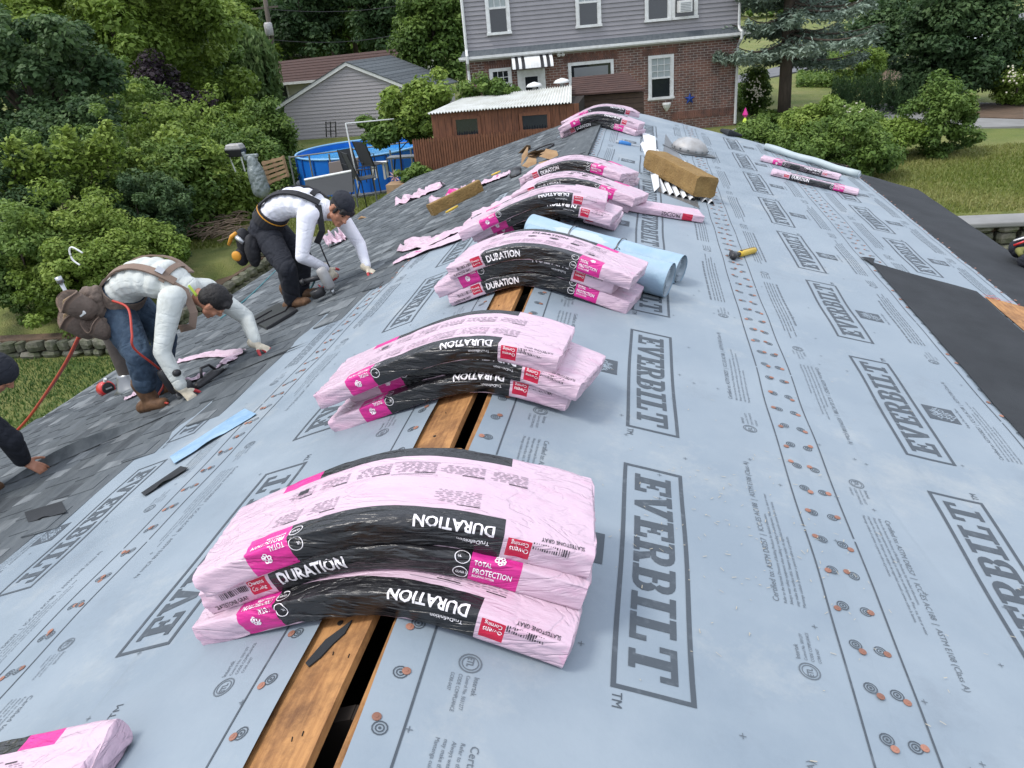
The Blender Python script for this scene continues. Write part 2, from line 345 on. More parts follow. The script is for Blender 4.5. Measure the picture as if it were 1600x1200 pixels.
def logo(mb, fn, Lf=.985, Hf=.203, bd=.013):
    # border
    for x0, y0, x1, y1 in ((0, 0, Lf, bd), (0, Hf-bd, Lf, Hf), (0, bd, bd, Hf-bd), (Lf-bd, bd, Lf, Hf-bd)): bar2d(mb, x0, y0, x1, y1, fn)
    tw = sum(LET[c][0] for c in 'EVERBILT')+7*.055; k = (Lf-2*bd-.075)/tw; hh = Hf*.60; x = bd+.0375; y0 = (Hf-hh)/2
    for c in 'EVERBILT':
        w, qs = LET[c]
        for q in qs:
            P = [(x+a*k, y0+b*hh) for a, b in q]
            if len(P) == 4 and abs(P[0][1]-P[1][1]) < 1e-9 and (P[1][0]-P[0][0] > .09): bar2d(mb, P[0][0], P[0][1], P[2][0], P[2][1], fn, .06)
            else: mb.add([fn(*p) for p in P], [tuple(range(len(P)))])
        x += (w+.055)*k
    g = textgeo('TM', .034); put2d(mb, g, lambda a, b: fn(Lf+.012+a, .005+b))
def depot(mb, fn, a=.14):   # square store mark: dark square, slanted pale stencil lettering
    bar2d(mb, 0, 0, a, a, fn, .07)
    put2d(mb, textgeo('Only at The Home Depot', .018), lambda x, y: fn(x-.02, -.03+y))
def depot_text(mb, fn, a=.14):
    c, s_ = math.cos(.785), math.sin(.785)
    for t, h, x0, y0 in (('THE', .034, -.030, .024), ('HOME', .046, -.060, -.010), ('DEPOT', .040, -.054, -.045)):
        g = textgeo(t, h, .03, .85); put2d(mb, g, lambda x, y: fn(a/2+(x+x0)*c-(y+y0)*s_, a/2+(x+x0)*s_+(y+y0)*c))
LINES = ['Certified to: ASTM D8257  |  ICC-ES AC188  |  ASTM E108 (Class A)', 'Refer to the Intertek Directory of Building Products for detailed information.', 'Always wear safety equipment when walking or standing on underlayment. Wear, ice, dust or water', 'may make the surface slick. Siempre use equipo de seguridad cuando camine sobre la lamina.', 'Mantenga cuidado al caminar o pararse sobre el producto.']
def fineblock(mb, fn, near, Lb=.86):
    hs = [.026, .0135, .0135, .0135, .0135]; y = .125
    for t, h in zip(LINES, hs):
        y -= h*1.32 if h < .02 else 0
        if near:
            g = textgeo(t, h); k = min(1, Lb/g[2]); put2d(mb, g, lambda a, b, yy=y, k=k: fn(a*k, yy+b))
        else:
            x = 0
            while x < Lb*(.8 if h > .02 else random.uniform(.85, 1)):
                w = random.uniform(.03, .09); bar2d(mb, x, y, x+w, y+h*.42, fn, .1); x += w+.012
        if h > .02: y -= .004
def etl(mb, fn, near):
    ring2d(mb, .03, .03, .0245, .028, fn, 18); ring2d(mb, .03, .03, .018, .0205, fn, 16)
    if near:
        put2d(mb, textgeo('ETL', .022, .02, .8), lambda a, b: fn(.013+a, .022+b))
        for k, (t, h) in enumerate((('Intertek', .018), ('Control No. 5031277', .012), ('CODE COMPLIANCE', .0125), ('CCRR-0437', .0115))):
            put2d(mb, textgeo(t, h), lambda a, b, k=k: fn(.066+a*.9, .052-k*.018+b-.005))
    else:
        for k in range(4): bar2d(mb, .066, .05-k*.016, .15, .054-k*.016, fn, .1)
capm = None
def cap_mesh():
    mb = MB(); mb.lathe([(.0105, 0), (.0102, .0012), (.008, .0018), (.0045, .002), (.004, .003), (.0012, .0032)], (0, 0, 0), 12); return mb.mesh('cap_nail', m_orange, smooth=False)
CAP = cap_mesh()
def sheet(side, a, b, s0, s1, flip, y_logo, off, ystart=Y0, logos=True, s_logo=None, dep=None, ylim=13, ratio=1):
    P = PR if side == 'R' else PL; ye = yr if side == 'R' else yl
    n = int((s1-s0)/.05)+1; ny = 200; ss = linspace(s0, s1, n)
    mb = MB(); edge = lambda s, y: (s+.004*math.sin(y*3.3+s*9)+.003*math.sin(y*8.1)) if s in (ss[0], ss[-1]) else s
    mb.grid(lambda s, t: P(edge(s, ystart+(ye(s)-ystart)*t), ystart+(ye(s)-ystart)*t, off-(.003 if s == ss[-1] else 0)), ss, linspace(0, 1, ny))
    sh = mb.build('underlayment_sheet', m_under, house, smooth=True)
    pr = MB(); fp = MB(); dt = MB(); top = off+.0014
    wob = lambda y, s: .004*math.sin(y*3.1+s*2)+.0025*math.sin(y*7.7)
    def placer(sp, dS, yp):
        dY = -dS if side == 'R' else dS
        return lambda x, y: P(sp+dS*y+wob(yp+dY*x, sp)*.6, yp+dY*x, top)
    ymax = ye((s0+s1)/2)-.05
    # the two ruled lines, broken once a period
    for sl in (a, b):
        y = -1.6
        while y < ymax:
            y2 = min(y+1.235, ymax)
            fn = lambda u, v: P(u+wob(v, u)*.6, v, top)
            bar2d(pr, sl-.0028, y, sl+.0028, y2, fn, .08); y += 1.25
    if logos:
        y = y_logo
        while y > -1: y -= 1.245
        while y+1 < ymax:
            c = s_logo if s_logo else (a+b)/2
            dS = -1 if flip else 1; dY = -dS if side == 'R' else dS
            logo(pr, placer(c-dS*.1015, dS, y if dY > 0 else y+.985))
            if dep is not None and y > -.5:
                yy = y+.42 if dY > 0 else y+.56
                depot(pr, placer(dep-dS*.07, dS, yy))
                pd = placer(dep-dS*.07, dS, yy); lift = (lambda q: (q[0]+(SR if side == 'R' else -SL)*.0005, q[1], q[2]+.0005)); depot_text(dt, lambda x_, y_: lift(pd(x_, y_)))
            y += 1.245
    for sl, dS in ((a, 1), (b, -1)):
        dY = -dS if side == 'R' else dS; y = -1.2+(.15 if dS > 0 else .45)
        while y+.9 < min(ymax, ylim):
            near = 0 < y < 3.2
            fineblock(fp, placer(sl+dS*.018, dS, y if dY > 0 else y+.86), near)
            etl(fp, placer(sl+dS*.10-dS*.03, dS, y+.98 if dY > 0 else y+1.1), near)
            y += 1.25
    k = 0; y = .3; far = MB()
    while y < ymax:
        for sl, d in ((a, -1), (b, 1)):
            sp = sl+d*.048
            if not (s0+.01 < sp < s1-.002): continue
            fn = lambda u, v: P(u, v, top)
            if y < 7.5:
                for r0, r1 in ((.0, .0035), (.0075, .0105), (.0145, .0178)): ring2d(pr, sp, y, r0, r1, fn, 12 if y < 4 else 8)
            else: ring2d(pr, sp, y, 0, .014, fn, 6)
            cs, cy = sp+random.uniform(.012, .022)*random.choice((-1, 1)), y+random.uniform(-.024, .024)
            q = P(cs, cy, top+.0006)
            if y < 6.2:
                o = bpy.data.objects.new('cap_nail', CAP); COL.objects.link(o); o.parent = sh; o.location = Vector(q)-origin_of(sh)
                o.rotation_euler = (random.uniform(-.05, .05), (math.atan(KR) if side == 'R' else -math.atan(KL)), 0)
            else: far.lathe([(.009, 0), (.007, .002)], q, 6)
        y += .15
    if far.v: far.build('cap_nail', m_orange, sh, kind='stuff')
    for i in range(60):  # register crosses
        s, y = random.uniform(s0+.06, s1-.1), random.uniform(.5, 9)
        bar2d(fp, s-.008, y-.001, s+.008, y+.001, lambda u, v: P(u, v, top+.0006)); bar2d(fp, s-.001, y+.001, s+.001, y+.008, lambda u, v: P(u, v, top+.0006)); bar2d(fp, s-.001, y-.008, s+.001, y-.001, lambda u, v: P(u, v, top+.0006))
    if dt.v: dt.build('mark_lettering', m_under, sh, kind='stuff')
    pr.build('large_print', m_print, sh, kind='stuff'); fp.build('fine_print', m_fine, sh, kind='stuff')
    return sh
sheet('R', 2.47, 3.26, 2.28, 3.34, True, 5.93, .0015, s_logo=2.80, dep=3.02)
sheet('R', 1.326, 2.294, 1.19, 2.362, True, 1.60, .005, s_logo=1.80, dep=2.0)
sheet('R', .14, 1.163, .046, 1.245, False, 1.303, .0085, s_logo=.667, dep=.45)
sheet('L', 2.60, 3.6, 2.44, 3.7, True, 2.03, .0015, logos=False)
sheet('L', 1.47, 2.45, 1.32, 2.52, True, 2.045, .005, s_logo=1.975, dep=2.23)
sheet('L', .289, 1.335, .185, 1.42, False, 1.435, .0085, s_logo=.822, dep=.5)
# ------------------------------------------------------------------ black felt on the lower right
def feltgrid(pts_in, name, lab=None):
    mb = MB(); n = 26
    (A, B, C_, D) = pts_in
    mb.grid(lambda u, v: (lambda q: PR(q[0], q[1], .011+.003*math.sin(q[1]*6+q[0]*3)*math.sin(q[0]*8)+(.012*sstep(.9, 1, v) if 0 else 0)))(lerp(lerp(A, B, u), lerp(D, C_, u), v)), linspace(0, 1, n), linspace(0, 1, n))
    return mb.build(name, m_felt, house, smooth=True, label=lab)
# eave strip
mb = MB(); mb.grid(lambda s, t: PR(s, Y0+(yend(s)+.02-Y0)*t, .0005 if s < 3.4 else .0008), linspace(3.30, RE+.02, 16), linspace(0, 1, 150)); mb.build('felt_strip', m_felt, house, smooth=True)
def sr(p): q = onR(p); return (q[0]/CR, q[1])
P1, P2, P3 = sr((1345, 405)), sr((1540, 463)), sr((1600, 516))
feltgrid((P1, (2.62, P1[1]-.09), P2, P2) if False else (sr((1359, 411)), sr((1525, 458)), (3.07, .6), (2.33, .6)), 'felt_patch', 'loose black felt laid over the lower half of the slope')
mb = MB(); q0, q1, q2 = sr((1342, 404)), sr((1366, 407)), sr((1362, 416))
mb.grid(lambda u, v: PR(*lerp(q0, lerp(q1, q2, v), u), .014+.02*u*(1-u)), [0, .3, .7, 1], [0, .5, 1]); mb.build('felt_curl', m_felt, house)
# bare board strip between felt patch and eave strip
mb = MB(); b0, b1 = sr((1541, 466)), sr((1598, 481)); mb.grid(lambda u, v: PR(lerp((b0[0]-.02, b0[1]), (3.33, b1[1]+.02), u)[0], (lerp(b0, b1, u)[1])*(1-v)+.6*v, .0105), linspace(0, 1, 8), linspace(0, 1, 30)); mb.build('bare_board', m_osb, house, label='bare orange board strip between two felts')
mb = MB(); m_chalk = mat('red_chalk', (.5, .05, .04), .8)
for k in range(9):
    a = lerp(sr((1536, 464)), sr((1592, 480)), random.random()); b = (a[0]+random.uniform(-.12, .12), a[1]+random.uniform(-.06, .06))
    mb.grid(lambda u, v: PR(a[0]+(b[0]-a[0])*u, a[1]+(b[1]-a[1])*u+.006*v, .0135+.0003*k), [0, .5, 1], [0, 1])
mb.build('chalk_mark', m_chalk, house)
# ------------------------------------------------------------------ shingles on the left slope
SV = []
def shingle_mesh(seed, n=5):
    r = random.Random(seed); mb = MB(); Ls, W, t = .985, .235, .004
    # local: x up-slope (0 = butt edge), y along, z normal; laid slightly tilted over the course below
    zt = lambda x: .0115-.0115*x/.3
    def sl(x0, y0, x1, y1, z, h, m):
        mb.hexa([(x0, y0, z+zt(x0)-h), (x1, y0, z+zt(x1)-h), (x1, y1, z+zt(x1)-h), (x0, y1, z+zt(x0)-h)], [(x0, y0, z+zt(x0)), (x1, y0, z+zt(x1)), (x1, y1, z+zt(x1)), (x0, y1, z+zt(x0))], m)
    mb2 = r.choice((0, 1, 1)); sl(.002, 0, W, Ls, 0, t, mb2)
    y = r.uniform(-.05, .02)
    while y < Ls-.04:
        w = r.uniform(.10, .26); a, b = max(0, y), min(Ls, y+w)
        if b-a > .03:
            k = r.uniform(.012, .02); z = .0032; m = r.choice((0, 1, 1, 2, 2, 3)); x1 = .155
            lo = [(0, a-0, zt(0)), (x1, a+k, zt(x1)), (x1, b-k, zt(x1)), (0, b, zt(0))]
            mb.hexa([(p[0], p[1], p[2]) for p in lo], [(p[0], p[1], p[2]+z) for p in lo], m)
        y += w+r.uniform(.05, .2)
    return mb.mesh('shingle', m_sh)
for i in range(12): SV.append(shingle_mesh(i))
def sbound(y):
    T = [(2.0, 2.38), (2.6, 2.36), (2.95, 2.28), (3.2, 2.22), (3.45, 2.0), (3.9, 1.92), (4.5, 1.83), (4.9, 1.66), (5.6, 1.56), (6.0, 1.3), (6.3, 1.08), (7.2, .8), (7.6, .5), (7.85, .15), (8.0, .03), (20, .03)]
    if y < T[0][0]: return 2.38
    for (a, u), (b, v) in zip(T, T[1:]):
        if y <= b: return u+(v-u)*(y-a)/(b-a)
    return .05
cells = []
EXPO = .143
for c in range(40):
    off = (c*.37) % .985; y = -1.6-off
    while y < 15:
        yc = y+.49; sb_ = le(yc)-.0-c*EXPO*le(yc)/5.05       # butt edge
        top = sb_-EXPO
        if top > max(sbound(yc)-.03, -.01) and y+.985 < yend(-sb_)+.9 and yc > .2:
            cells.append((y, sb_, c))
        y += .988
cells.sort(key=lambda q: q[0])
vis = [q for q in cells if q[0] > 1.2]; hid = [q for q in cells if q[0] <= 1.2]
def shpos(y, s, c):
    yaw = math.atan(.111*(1 if y > 5 else 0)*s/4.8)
    M4 = Matrix.Rotation(-math.atan(KL), 4, 'Y') @ Matrix.Rotation(-yaw, 4, 'Z'); M4.translation = Vector(PL(s, y, .004, 0)); return M4
ho = origin_of(house)
far = MB()
for k, (y, s, c) in enumerate(vis):
    ye = yl(s); me = SV[(c*5+k*7) % 12]; M4 = shpos(y, s, c)
    if y+.985 > ye+.04:       # trimmed at the far rake
        mt = MB(); f_ = (ye+.03-y)/.985
        if f_ < .08: continue
        for v in me.vertices: mt.v.append((v.co.x, v.co.y*f_, v.co.z))
        mt.f = [tuple(p.vertices) for p in me.polygons]; mt.m = [p.material_index for p in me.polygons]; me = mt.mesh('shingle', m_sh)
    if k < 300:
        o = bpy.data.objects.new('shingle', me); COL.objects.link(o); o.parent = house; M4 = M4.copy(); M4.translation -= ho
        o.matrix_local = M4
    else:
        far.add([tuple(M4 @ v.co) for v in me.vertices], [tuple(p.vertices) for p in me.polygons]); far.m[-len(me.polygons):] = [p.material_index for p in me.polygons]
print('shingles', len(vis), len(hid))
for y, s, c in hid:
    me = SV[(c*3) % 12]; M4 = shpos(y, s, c); far.add([tuple(M4 @ v.co) for v in me.vertices], [tuple(p.vertices) for p in me.polygons]); far.m[-len(me.polygons):] = [p.material_index for p in me.polygons]
if far.v: far.build('shingle', m_sh, house, kind='stuff')
# ridge-side flap of shingle hanging over the ridge, far end
mb = MB(); mb.grid(lambda u, y: (PL(-u, y, .02) if u < 0 else PR(u, y, .02-.004*u)), linspace(-.32, .07, 8), linspace(7.95, 11.7, 24)); mb.build('ridge_shingle', m_sh[1], house, smooth=True)
mb = MB()
for (a, b) in (((.10, 7.75), (.55, 7.55)),):
    mb.grid(lambda u, v: PL(.03+.40*u, 7.72-.1*u+.2*v, .024+.006*math.sin(u*5)), linspace(0, 1, 8), [0, 1])
mb.build('loose_shingle', m_sh[3], house)
# curled row of a lifted shingle by the workers
def curl(p0, p1, w, name='lifted_shingle', h=.05):
    a, b = onL(p0), onL(p1); mb = MB(); s0, s1 = -a[0]/CL, -b[0]/CL
    fn = lambda u, v: PL(s0+(s1-s0)*u-w*(1-v), a[1]+(b[1]-a[1])*u, .016+h*math.sin(math.pi*u)*v**2+.004, 0)
    mb.grid(fn, linspace(0, 1, 14), linspace(0, 1, 6)); mb.grid(lambda u, v: tuple(np.array(fn(u, v))-np.array([0, 0, .004])), linspace(0, 1, 14), linspace(0, 1, 6), m=1, flip=True)
    mb.grid(lambda u, v: tuple(np.array(fn(u, 1))-np.array([0, 0, .004*v])), linspace(0, 1, 14), [0, 1], m=1)
    mb.build(name, [m_sh[1], m_black], house, smooth=True)
curl((2, 765), (252, 655), .16, h=.07)
curl((330, 600), (445, 552), .2, h=.035)
curl((600, 398), (700, 350), .15, h=.03)

# remnants on the bare board beside the slot
r_ = random.Random(12)
for (a_, b_) in (((500, 1030), (520, 985)),):
    p, q = onL(a_), onL(b_); mb = MB(); poly = [(-.030, -.05), (-.012, -.065), (.006, -.04), (.018, .0), (.034, .03), (.030, .075), (.010, .05), (-.016, .02)]
    sx = -(p[0]+q[0])/2/CL; yy = (p[1]+q[1])/2
    mb.prism(poly, .003, lambda x, y, z: PL(sx-x-y*.15, yy+y, -.004+z)); mb.build('felt_remnant', m_felt, house)
mb = MB()
for i in range(34):
    y = r_.uniform(.2, 7.5); sx = .05+.12*r_.random(); a = r_.uniform(-.4, .4); P = lambda u, v, o: PL(sx+u*math.cos(a)-v*math.sin(a), y+u*math.sin(a)+v*math.cos(a), o)
    mb.hexa([P(-.0009, -.006, -.006), P(.0009, -.006, -.006), P(.0009, .006, -.006), P(-.0009, .006, -.006)], [P(-.0009, -.006, -.0035), P(.0009, -.006, -.0035), P(.0009, .006, -.0035), P(-.0009, .006, -.0035)])
mb.build('staple', m_dark, house, kind='stuff')
for i in range(9):
    y = r_.uniform(.3, 4.5); sx = .06+.1*r_.random(); mb = MB(); rr_ = r_.uniform(.005, .012); mb.lathe([(rr_, 0), (rr_*.6, .0012)], PL(sx, y, -.0055), 9); mb.build('knot', m_dark, house)
add_crease(m_under, .8, .0012, (1, .4, 1), .03)
add_dust_tint(m_under, (.165, .195, .225), 2.3, .56, .72, .5, 21); add_dust_tint(m_under, (.46, .48, .49), 190, .69, .74, .7, 2); add_dust_tint(m_under, (.12, .13, .14), 60, .72, .76, .5, 31)
# ================================================================== shingle bundles
m_pink = mat('pink_wrap', (.56, .405, .485), .32, (.54, .30, .41), ns=5, detail=5, bump=.8, bs=13, stretch=(.7, 2.4, 2.4), lo=.56, hi=.85, spec=.55, bdist=.010)
add_dust_tint(m_pink, (.56, .22, .38), 5.5, .60, .66, .35, 3)  # creases painted into the wrap colour as darker pink streaks, not dust
m_mag = mat('magenta_wrap', (.62, .03, .27), .35, (.52, .02, .20), ns=9, bump=.9, bs=26, stretch=(.5, 2.2, 2.2), bdist=.006)
m_blackwrap = mat('black_wrap', (.012, .012, .014), .27, bump=1.0, bs=24, stretch=(.45, 2.4, 2.4), spec=.6, bdist=.008)
m_red = mat('red_logo', (.48, .015, .05), .35, bump=.6, bs=26, stretch=(.5, 2, 2), bdist=.005)
m_wtext = mat('white_lettering', (.82, .78, .80), .45)
m_ktext = mat('black_lettering', (.03, .025, .03), .5)
m_gtext = mat('grey_lettering', (.30, .23, .28), .5)
for m_, k_ in ((m_pink, 1), (m_mag, 1), (m_blackwrap, 1.4)): add_crease(m_, 5.0, .0016*k_, (.28, 1.6, 3.2), .05)
KB = (KR+KL)/2
def drape(x): return -.43*(math.sqrt(x*x+.04)-.2)+(KL-KR)/2*x
def drape_far(x):       # beyond the bend the bundle follows the slope
    return drape(x)
def bundle(pa, pb, layer, kind='U', T=.074, W=.34, mode='drape', L=1.0, top='plain', seed=0, lift=0.0, label='', group=None, title='DURATION', cat='shingle bundle', back=False, name='shingle_bundle'):
    """pa, pb: picture points of the front bottom corners (left, right)"""
    r = random.Random(seed); off = layer*(T+.003)+lift
    fa = onL if mode in ('drape', 'L') else onR; fb = onR if mode in ('drape', 'R') else onL
    A, B = fa(pa, off+(T if back else 0)), fb(pb, off+(T if back else 0))
    if back:
        d_ = (B-A)/np.linalg.norm(B-A); B = B-np.array([-d_[1], d_[0], 0])*W; A = B-d_*L
    c = (A+B)/2; psi = math.atan2(B[1]-A[1], B[0]-A[0]); Lh = L*(.972 if mode == 'drape' else CR)
    zf = (lambda x: drape(x)) if mode == 'drape' else ((lambda x: -KR*x) if mode == 'R' else (lambda x: KL*x))
    cx, cy = c[0], c[1]; cp, sp = math.cos(psi), math.sin(psi); nx = r.uniform(0, 50)
    rr = .007; cyc = 2*(W+T)
    def prof(p):            # p: 0 bottom-front edge, front side, top, back side, bottom
        p = p % cyc
        segs = [(T, (0, 0), (0, 1), (-1, 0)), (W, (0, T), (1, 0), (0, 1)), (T, (W, T), (0, -1), (1, 0)), (W, (W, 0), (-1, 0), (0, -1))]
        for Ls, s0, d, n in segs:
            if p <= Ls+1e-9:
                b, w = s0[0]+d[0]*p, s0[1]+d[1]*p; break
            p -= Ls
        # round the corners
        bb, ww = min(max(b, rr), W-rr), min(max(w, rr), T-rr); dx, dy = b-bb, w-ww; l = math.hypot(dx, dy)
        if l > rr: b, w = bb+dx/l*rr, ww+dy/l*rr
        if l > 1e-6 and dx and dy: n = (dx/l, dy/l)
        return b, w, n
    def Mp(u, p, o=0.0):
        b, w, n = prof(p)
        e = max(0, abs(u)/(L/2)-.86)/.14                        # ends: wrap gathers
        sag = 1-.05*e**2
        wr = .0032*mnoise.noise(Vector((u*5+nx, p*38, nx)))+.0026*mnoise.noise(Vector((u*7-p*9, p*52+u*14, nx+2)))+.002*mnoise.noise(Vector((u*11, p*70, nx+9)))
        wr += (.003+.008*e)*mnoise.noise(Vector((u*14+nx, p*26, nx+3)))*(.25+e)
        crease = abs(mnoise.noise(Vector((u*3.1+nx, p*22+u*6, nx+5)))); wr -= .004*max(0, .12-crease)/.12
        bulge = .004*math.sin(math.pi*min(1, max(0, w/T)))
        wr *= .55 if abs(n[0]) < .5 else 1
        o2 = o+wr+bulge*(1 if abs(n[0]) > .5 else .0)-(.004 if n[1] < -.5 else 0)*0
        if n[1] < -.5: o2 = min(o2, 0)
        b2 = (b-W/2)*(1-.02*e*e)+W/2+n[0]*o2; w2 = (w-T/2)*sag+T/2+n[1]*o2
        if w < T*.5: w2 = max(w2, -.004)
        a = u/L*Lh; x = cx+a*cp-(b2)*sp; y = cy+a*sp+b2*cp
        sl = (zf(x+.01)-zf(x-.01))/.02; l = math.sqrt(1+sl*sl)
        return (x-sl*w2/l, y, zf(x)+off+w2/l)
    root = empty(name, (cx, cy, zf(cx)+off), label, cat, group)
    # layout along u
    s = 1 if kind == 'I' else -1
    U = sorted({-.5, -.495, -.485, .5, .495, .485, -.342*L, -.223*L, -.19*L, .285*L, .295*L, .352*L, .342*L, .223*L, .19*L, -.285*L, -.295*L, -.352*L}|{round(x*L, 4) for x in linspace(-.47, .47, 46)})
    U = sorted({round(min(.5*L, max(-.5*L, u if abs(u) < .48 else (u/.5*.5*L))), 4) for u in U})
    Pp = sorted({0, .004, .010, .018}|set(linspace(.018, T-.018, 6))|{T-.018, T-.01, T-.004, T, T+.004, T+.01, T+.018}|set(linspace(T+.018, T+.075, 5))|set(linspace(T+.09, T+W-.018, 16))|{T+W-.01, T+W-.004, T+W, T+W+.004, T+W+.01, T+W+.018, T+W+T/2, T+W+T-.018, T+W+T-.01, T+W+T-.004, T+W+T, T+W+T+.01, T+W+T+.02}|set(linspace(T+W+T+.05, cyc-.02, 5))|{cyc-.01, cyc-.004})
    P_ = []
    for p in Pp:
        if not P_ or p-P_[-1] > .0015: P_.append(p)
    top_band = T+.060 if title == 'DURATION' else T*.9
    def region(u, p):
        su = s*u/L; front = (p < top_band-.002) or (T+W-.05 < p < T+W+T)
        if title != 'DURATION': return 3 if (.33 < su < .40 and p < T) else 0
        if front and -.223 <= su < .285: return 1
        if front and -.342 <= su < -.223: return 2
        if .017 < p < T-.006 and .293 <= su < .352: return 3
        return 0
    parts = [MB() for _ in range(6)]; n = len(P_)
    V = [[Mp(u, p) for p in P_] for u in U]
    idx = [dict() for _ in range(6)]
    for i in range(len(U)-1):
        for j in range(n):
            j2 = (j+1) % n; um = (U[i]+U[i+1])/2; pm = (P_[j]+(P_[j2] if j2 else cyc))/2; k = region(um, pm); k = k+3 if (k in (1, 2) and pm > T+W/2) else k; mb = parts[k]; q = []
            for (a, b) in ((i, j), (i, j2), (i+1, j2), (i+1, j)):
                if (a, b) not in idx[k]: idx[k][(a, b)] = len(mb.v); mb.v.append(V[a][b])
                q.append(idx[k][(a, b)])
            mb.f.append(tuple(q)); mb.m.append(0)
    for i in (0, len(U)-1):                                    # gathered ends
        ring = [V[i][j] for j in range(n)]; cc = np.mean(ring, axis=0); sg = -1 if i == 0 else 1
        rings = [ring]
        for k, kk in ((.8, .006), (.45, .008), (0.08, .004)):
            rings.append([tuple(cc+(np.array(q)-cc)*k*(1+.25*mnoise.noise(Vector(q)*30))+np.array([cp, sp, 0])*sg*(kk+.005*mnoise.noise(Vector(q)*45+Vector((k, 0, 0)))) ) for q in ring])
        mb = parts[0]; b0 = len(mb.v)
        for q in rings: mb.v += q
        for a in range(3):
            for j in range(n):
                j2 = (j+1) % n; f = (b0+a*n+j, b0+a*n+j2, b0+(a+1)*n+j2, b0+(a+1)*n+j); mb.f.append(f if i else f[::-1]); mb.m.append(0)
        mb.f.append(tuple(b0+3*n+j for j in range(n))); mb.m.append(0)
    for mb, nm, mt in zip(parts, ('wrapper', 'black_band', 'magenta_panel', 'logo_patch', 'black_band', 'magenta_panel'), (m_pink, m_blackwrap, m_mag, m_red, m_blackwrap, m_mag)):
        if mb.v: mb.build(nm, mt, root, smooth=True)
    # ---- print: local reading frame. 'U': reads left to right, upright; 'I': turned half round
    def at(su, pv, o=.0012):           # su in reading direction 0..1 from band's text end; pv height on the front
        return Mp(-s*su*L if kind == 'I' else su*L, pv, o)
    def fn(u0, p0, k=1.0):             # text with its origin at u0 (kind U coordinates), baseline p0
        if kind == 'U': return lambda x, y: Mp(u0*L+x, p0+y, .0017)
        return lambda x, y: Mp(-u0*L-x, (T+.055-p0-.0)-y, .0017)
    wt, kt, gt = MB(), MB(), MB()
    if title == 'DURATION':
        g = textgeo('DURATION', .050, .026, .80, cut=.17); k = .185/g[2]
        base = .022 if kind == 'U' else .034
        put2d(wt, g, lambda x, y: fn(-.262, base)(x*k, y))
        put2d(wt, textgeo('TruDefinition', .014), lambda x, y: fn(-.255, base+.05)(x, y))
        put2d(kt, textgeo('SLATESTONE GRAY', .019, .01), lambda x, y: fn(-.475, .012+(.02 if kind == 'I' else 0))(x*.62, y))
        for i in range(16):
            x = i*.0055; w = r.choice((.0015, .003)); bar2d(kt, x, 0, x+w, .018, fn(-.44, .036+(.02 if kind == 'I' else 0)), .02)
        dv = .034 if kind == 'I' else 0
        put2d(wt, textgeo('Owens', .018), lambda x, y: fn(-.348, .046+dv)(x*.9, y)); put2d(wt, textgeo('Corning', .016), lambda x, y: fn(-.345, .030+dv)(x*.8, y))
        for (t, h, yy) in (('TOTAL', .02, .056), ('PROTECTION', .023, .032), ('ROOFING SYSTEM', .010, .02)):
            put2d(wt, textgeo(t, h, .015), lambda x, y: fn(.232, yy)(x*.66, y))
        for i in range(7): ring2d(wt, .29+.008*math.cos(i*2.4), .085+.010*math.sin(i*2.4), .003, .006, lambda x, y: fn(0, 0)(x*L, y), 8)
        for cy_, tt in ((.028, 'CLASS 3'), (.072, 'UL')):
            ring2d(wt, .203*L, cy_, .0165, .0185, lambda x, y: fn(0, 0)(x, y), 20); put2d(wt, textgeo(tt, .010, .02), lambda x, y: fn(.192, cy_-.003)(x*.75, y))
    else:
        g = textgeo(title, .04, .02, .85); put2d(kt, g, lambda x, y: (Mp(.36*L-.26+.2-x if 0 else .30-x, T-.012-y, .0014) if kind == 'I' else Mp(-.3+x, .014+y, .0014)))
    # ---- fine print on top
    def topfn(o=.0014): return (lambda x, y: Mp(x*L, T+y, o)) if kind == 'U' else (lambda x, y: Mp(-x*L, T+W-y, o))
    if top != 'none' and title == 'DURATION':
        tf = topfn(); cols = [(-.33, -.235), (-.22, -.11), (-.10, .0), (.01, .10), (.12, .20), (.22, .30)]
        for (v0, v1, rows) in ((.085, .13, 8), (.20, .255, 8)):
            for (a, b) in cols:
                if r.random() < .22: continue
                v = v1
                bar2d(kt, a, v, a+(b-a)*.5, v+.0035, tf, .03)
                for i in range(rows):
                    v -= (v1-v0)/rows; x = a
                    while x < b-.012:
                        w = r.uniform(.006, .02); bar2d(gt, x, v, min(b, x+w), v+.0021, tf, .03); x += w+.006
                if r.random() < .3: bar2d(gt, a-.006, v0-.006, b+.006, v0-.004, tf, .03); bar2d(gt, a-.006, v1+.008, b+.006, v1+.01, tf, .03)
        bar2d(kt, .24, .09, .27, .112, tf, .02)
        if top == 'title':
            g = textgeo('DURATION', .04, .02, .9); put2d(kt, g, lambda x, y: Mp(-.10+x, T+W-.105+y, .0014))
            for i in range(3):
                ring2d(kt, -.08+i*.11, T+W-.15, 0, .016, lambda x, y: Mp(x, y, .0014), 12, sx=1.5)
        if top == 'pinkend':
            pass
    if wt.v: wt.build('white_lettering', m_wtext, root, kind='stuff')
    if kt.v: kt.build('black_lettering', m_ktext, root, kind='stuff')
    if gt.v: gt.build('small_lettering', m_gtext, root, kind='stuff')
    return root
G1 = 'shingle bundles stacked over the ridge'
bundle((303, 1018), (905, 1060), 0, 'I', seed=1, label='bottom bundle of the nearest stack over the ridge', group=G1)
bundle((322, 968), (921, 963), 1, 'U', seed=2, label='middle bundle of the nearest stack, its white lettering the right way up', group=G1)
bundle((312, 944), (932, 912), 2, 'I', seed=3, lift=-.004, label='top bundle of the nearest stack, broad pink top covered in small print', group=G1)
bundle((518, 680), (892, 655), 0, 'I', seed=4, label='bottom bundle of the second stack from the camera', group=G1)
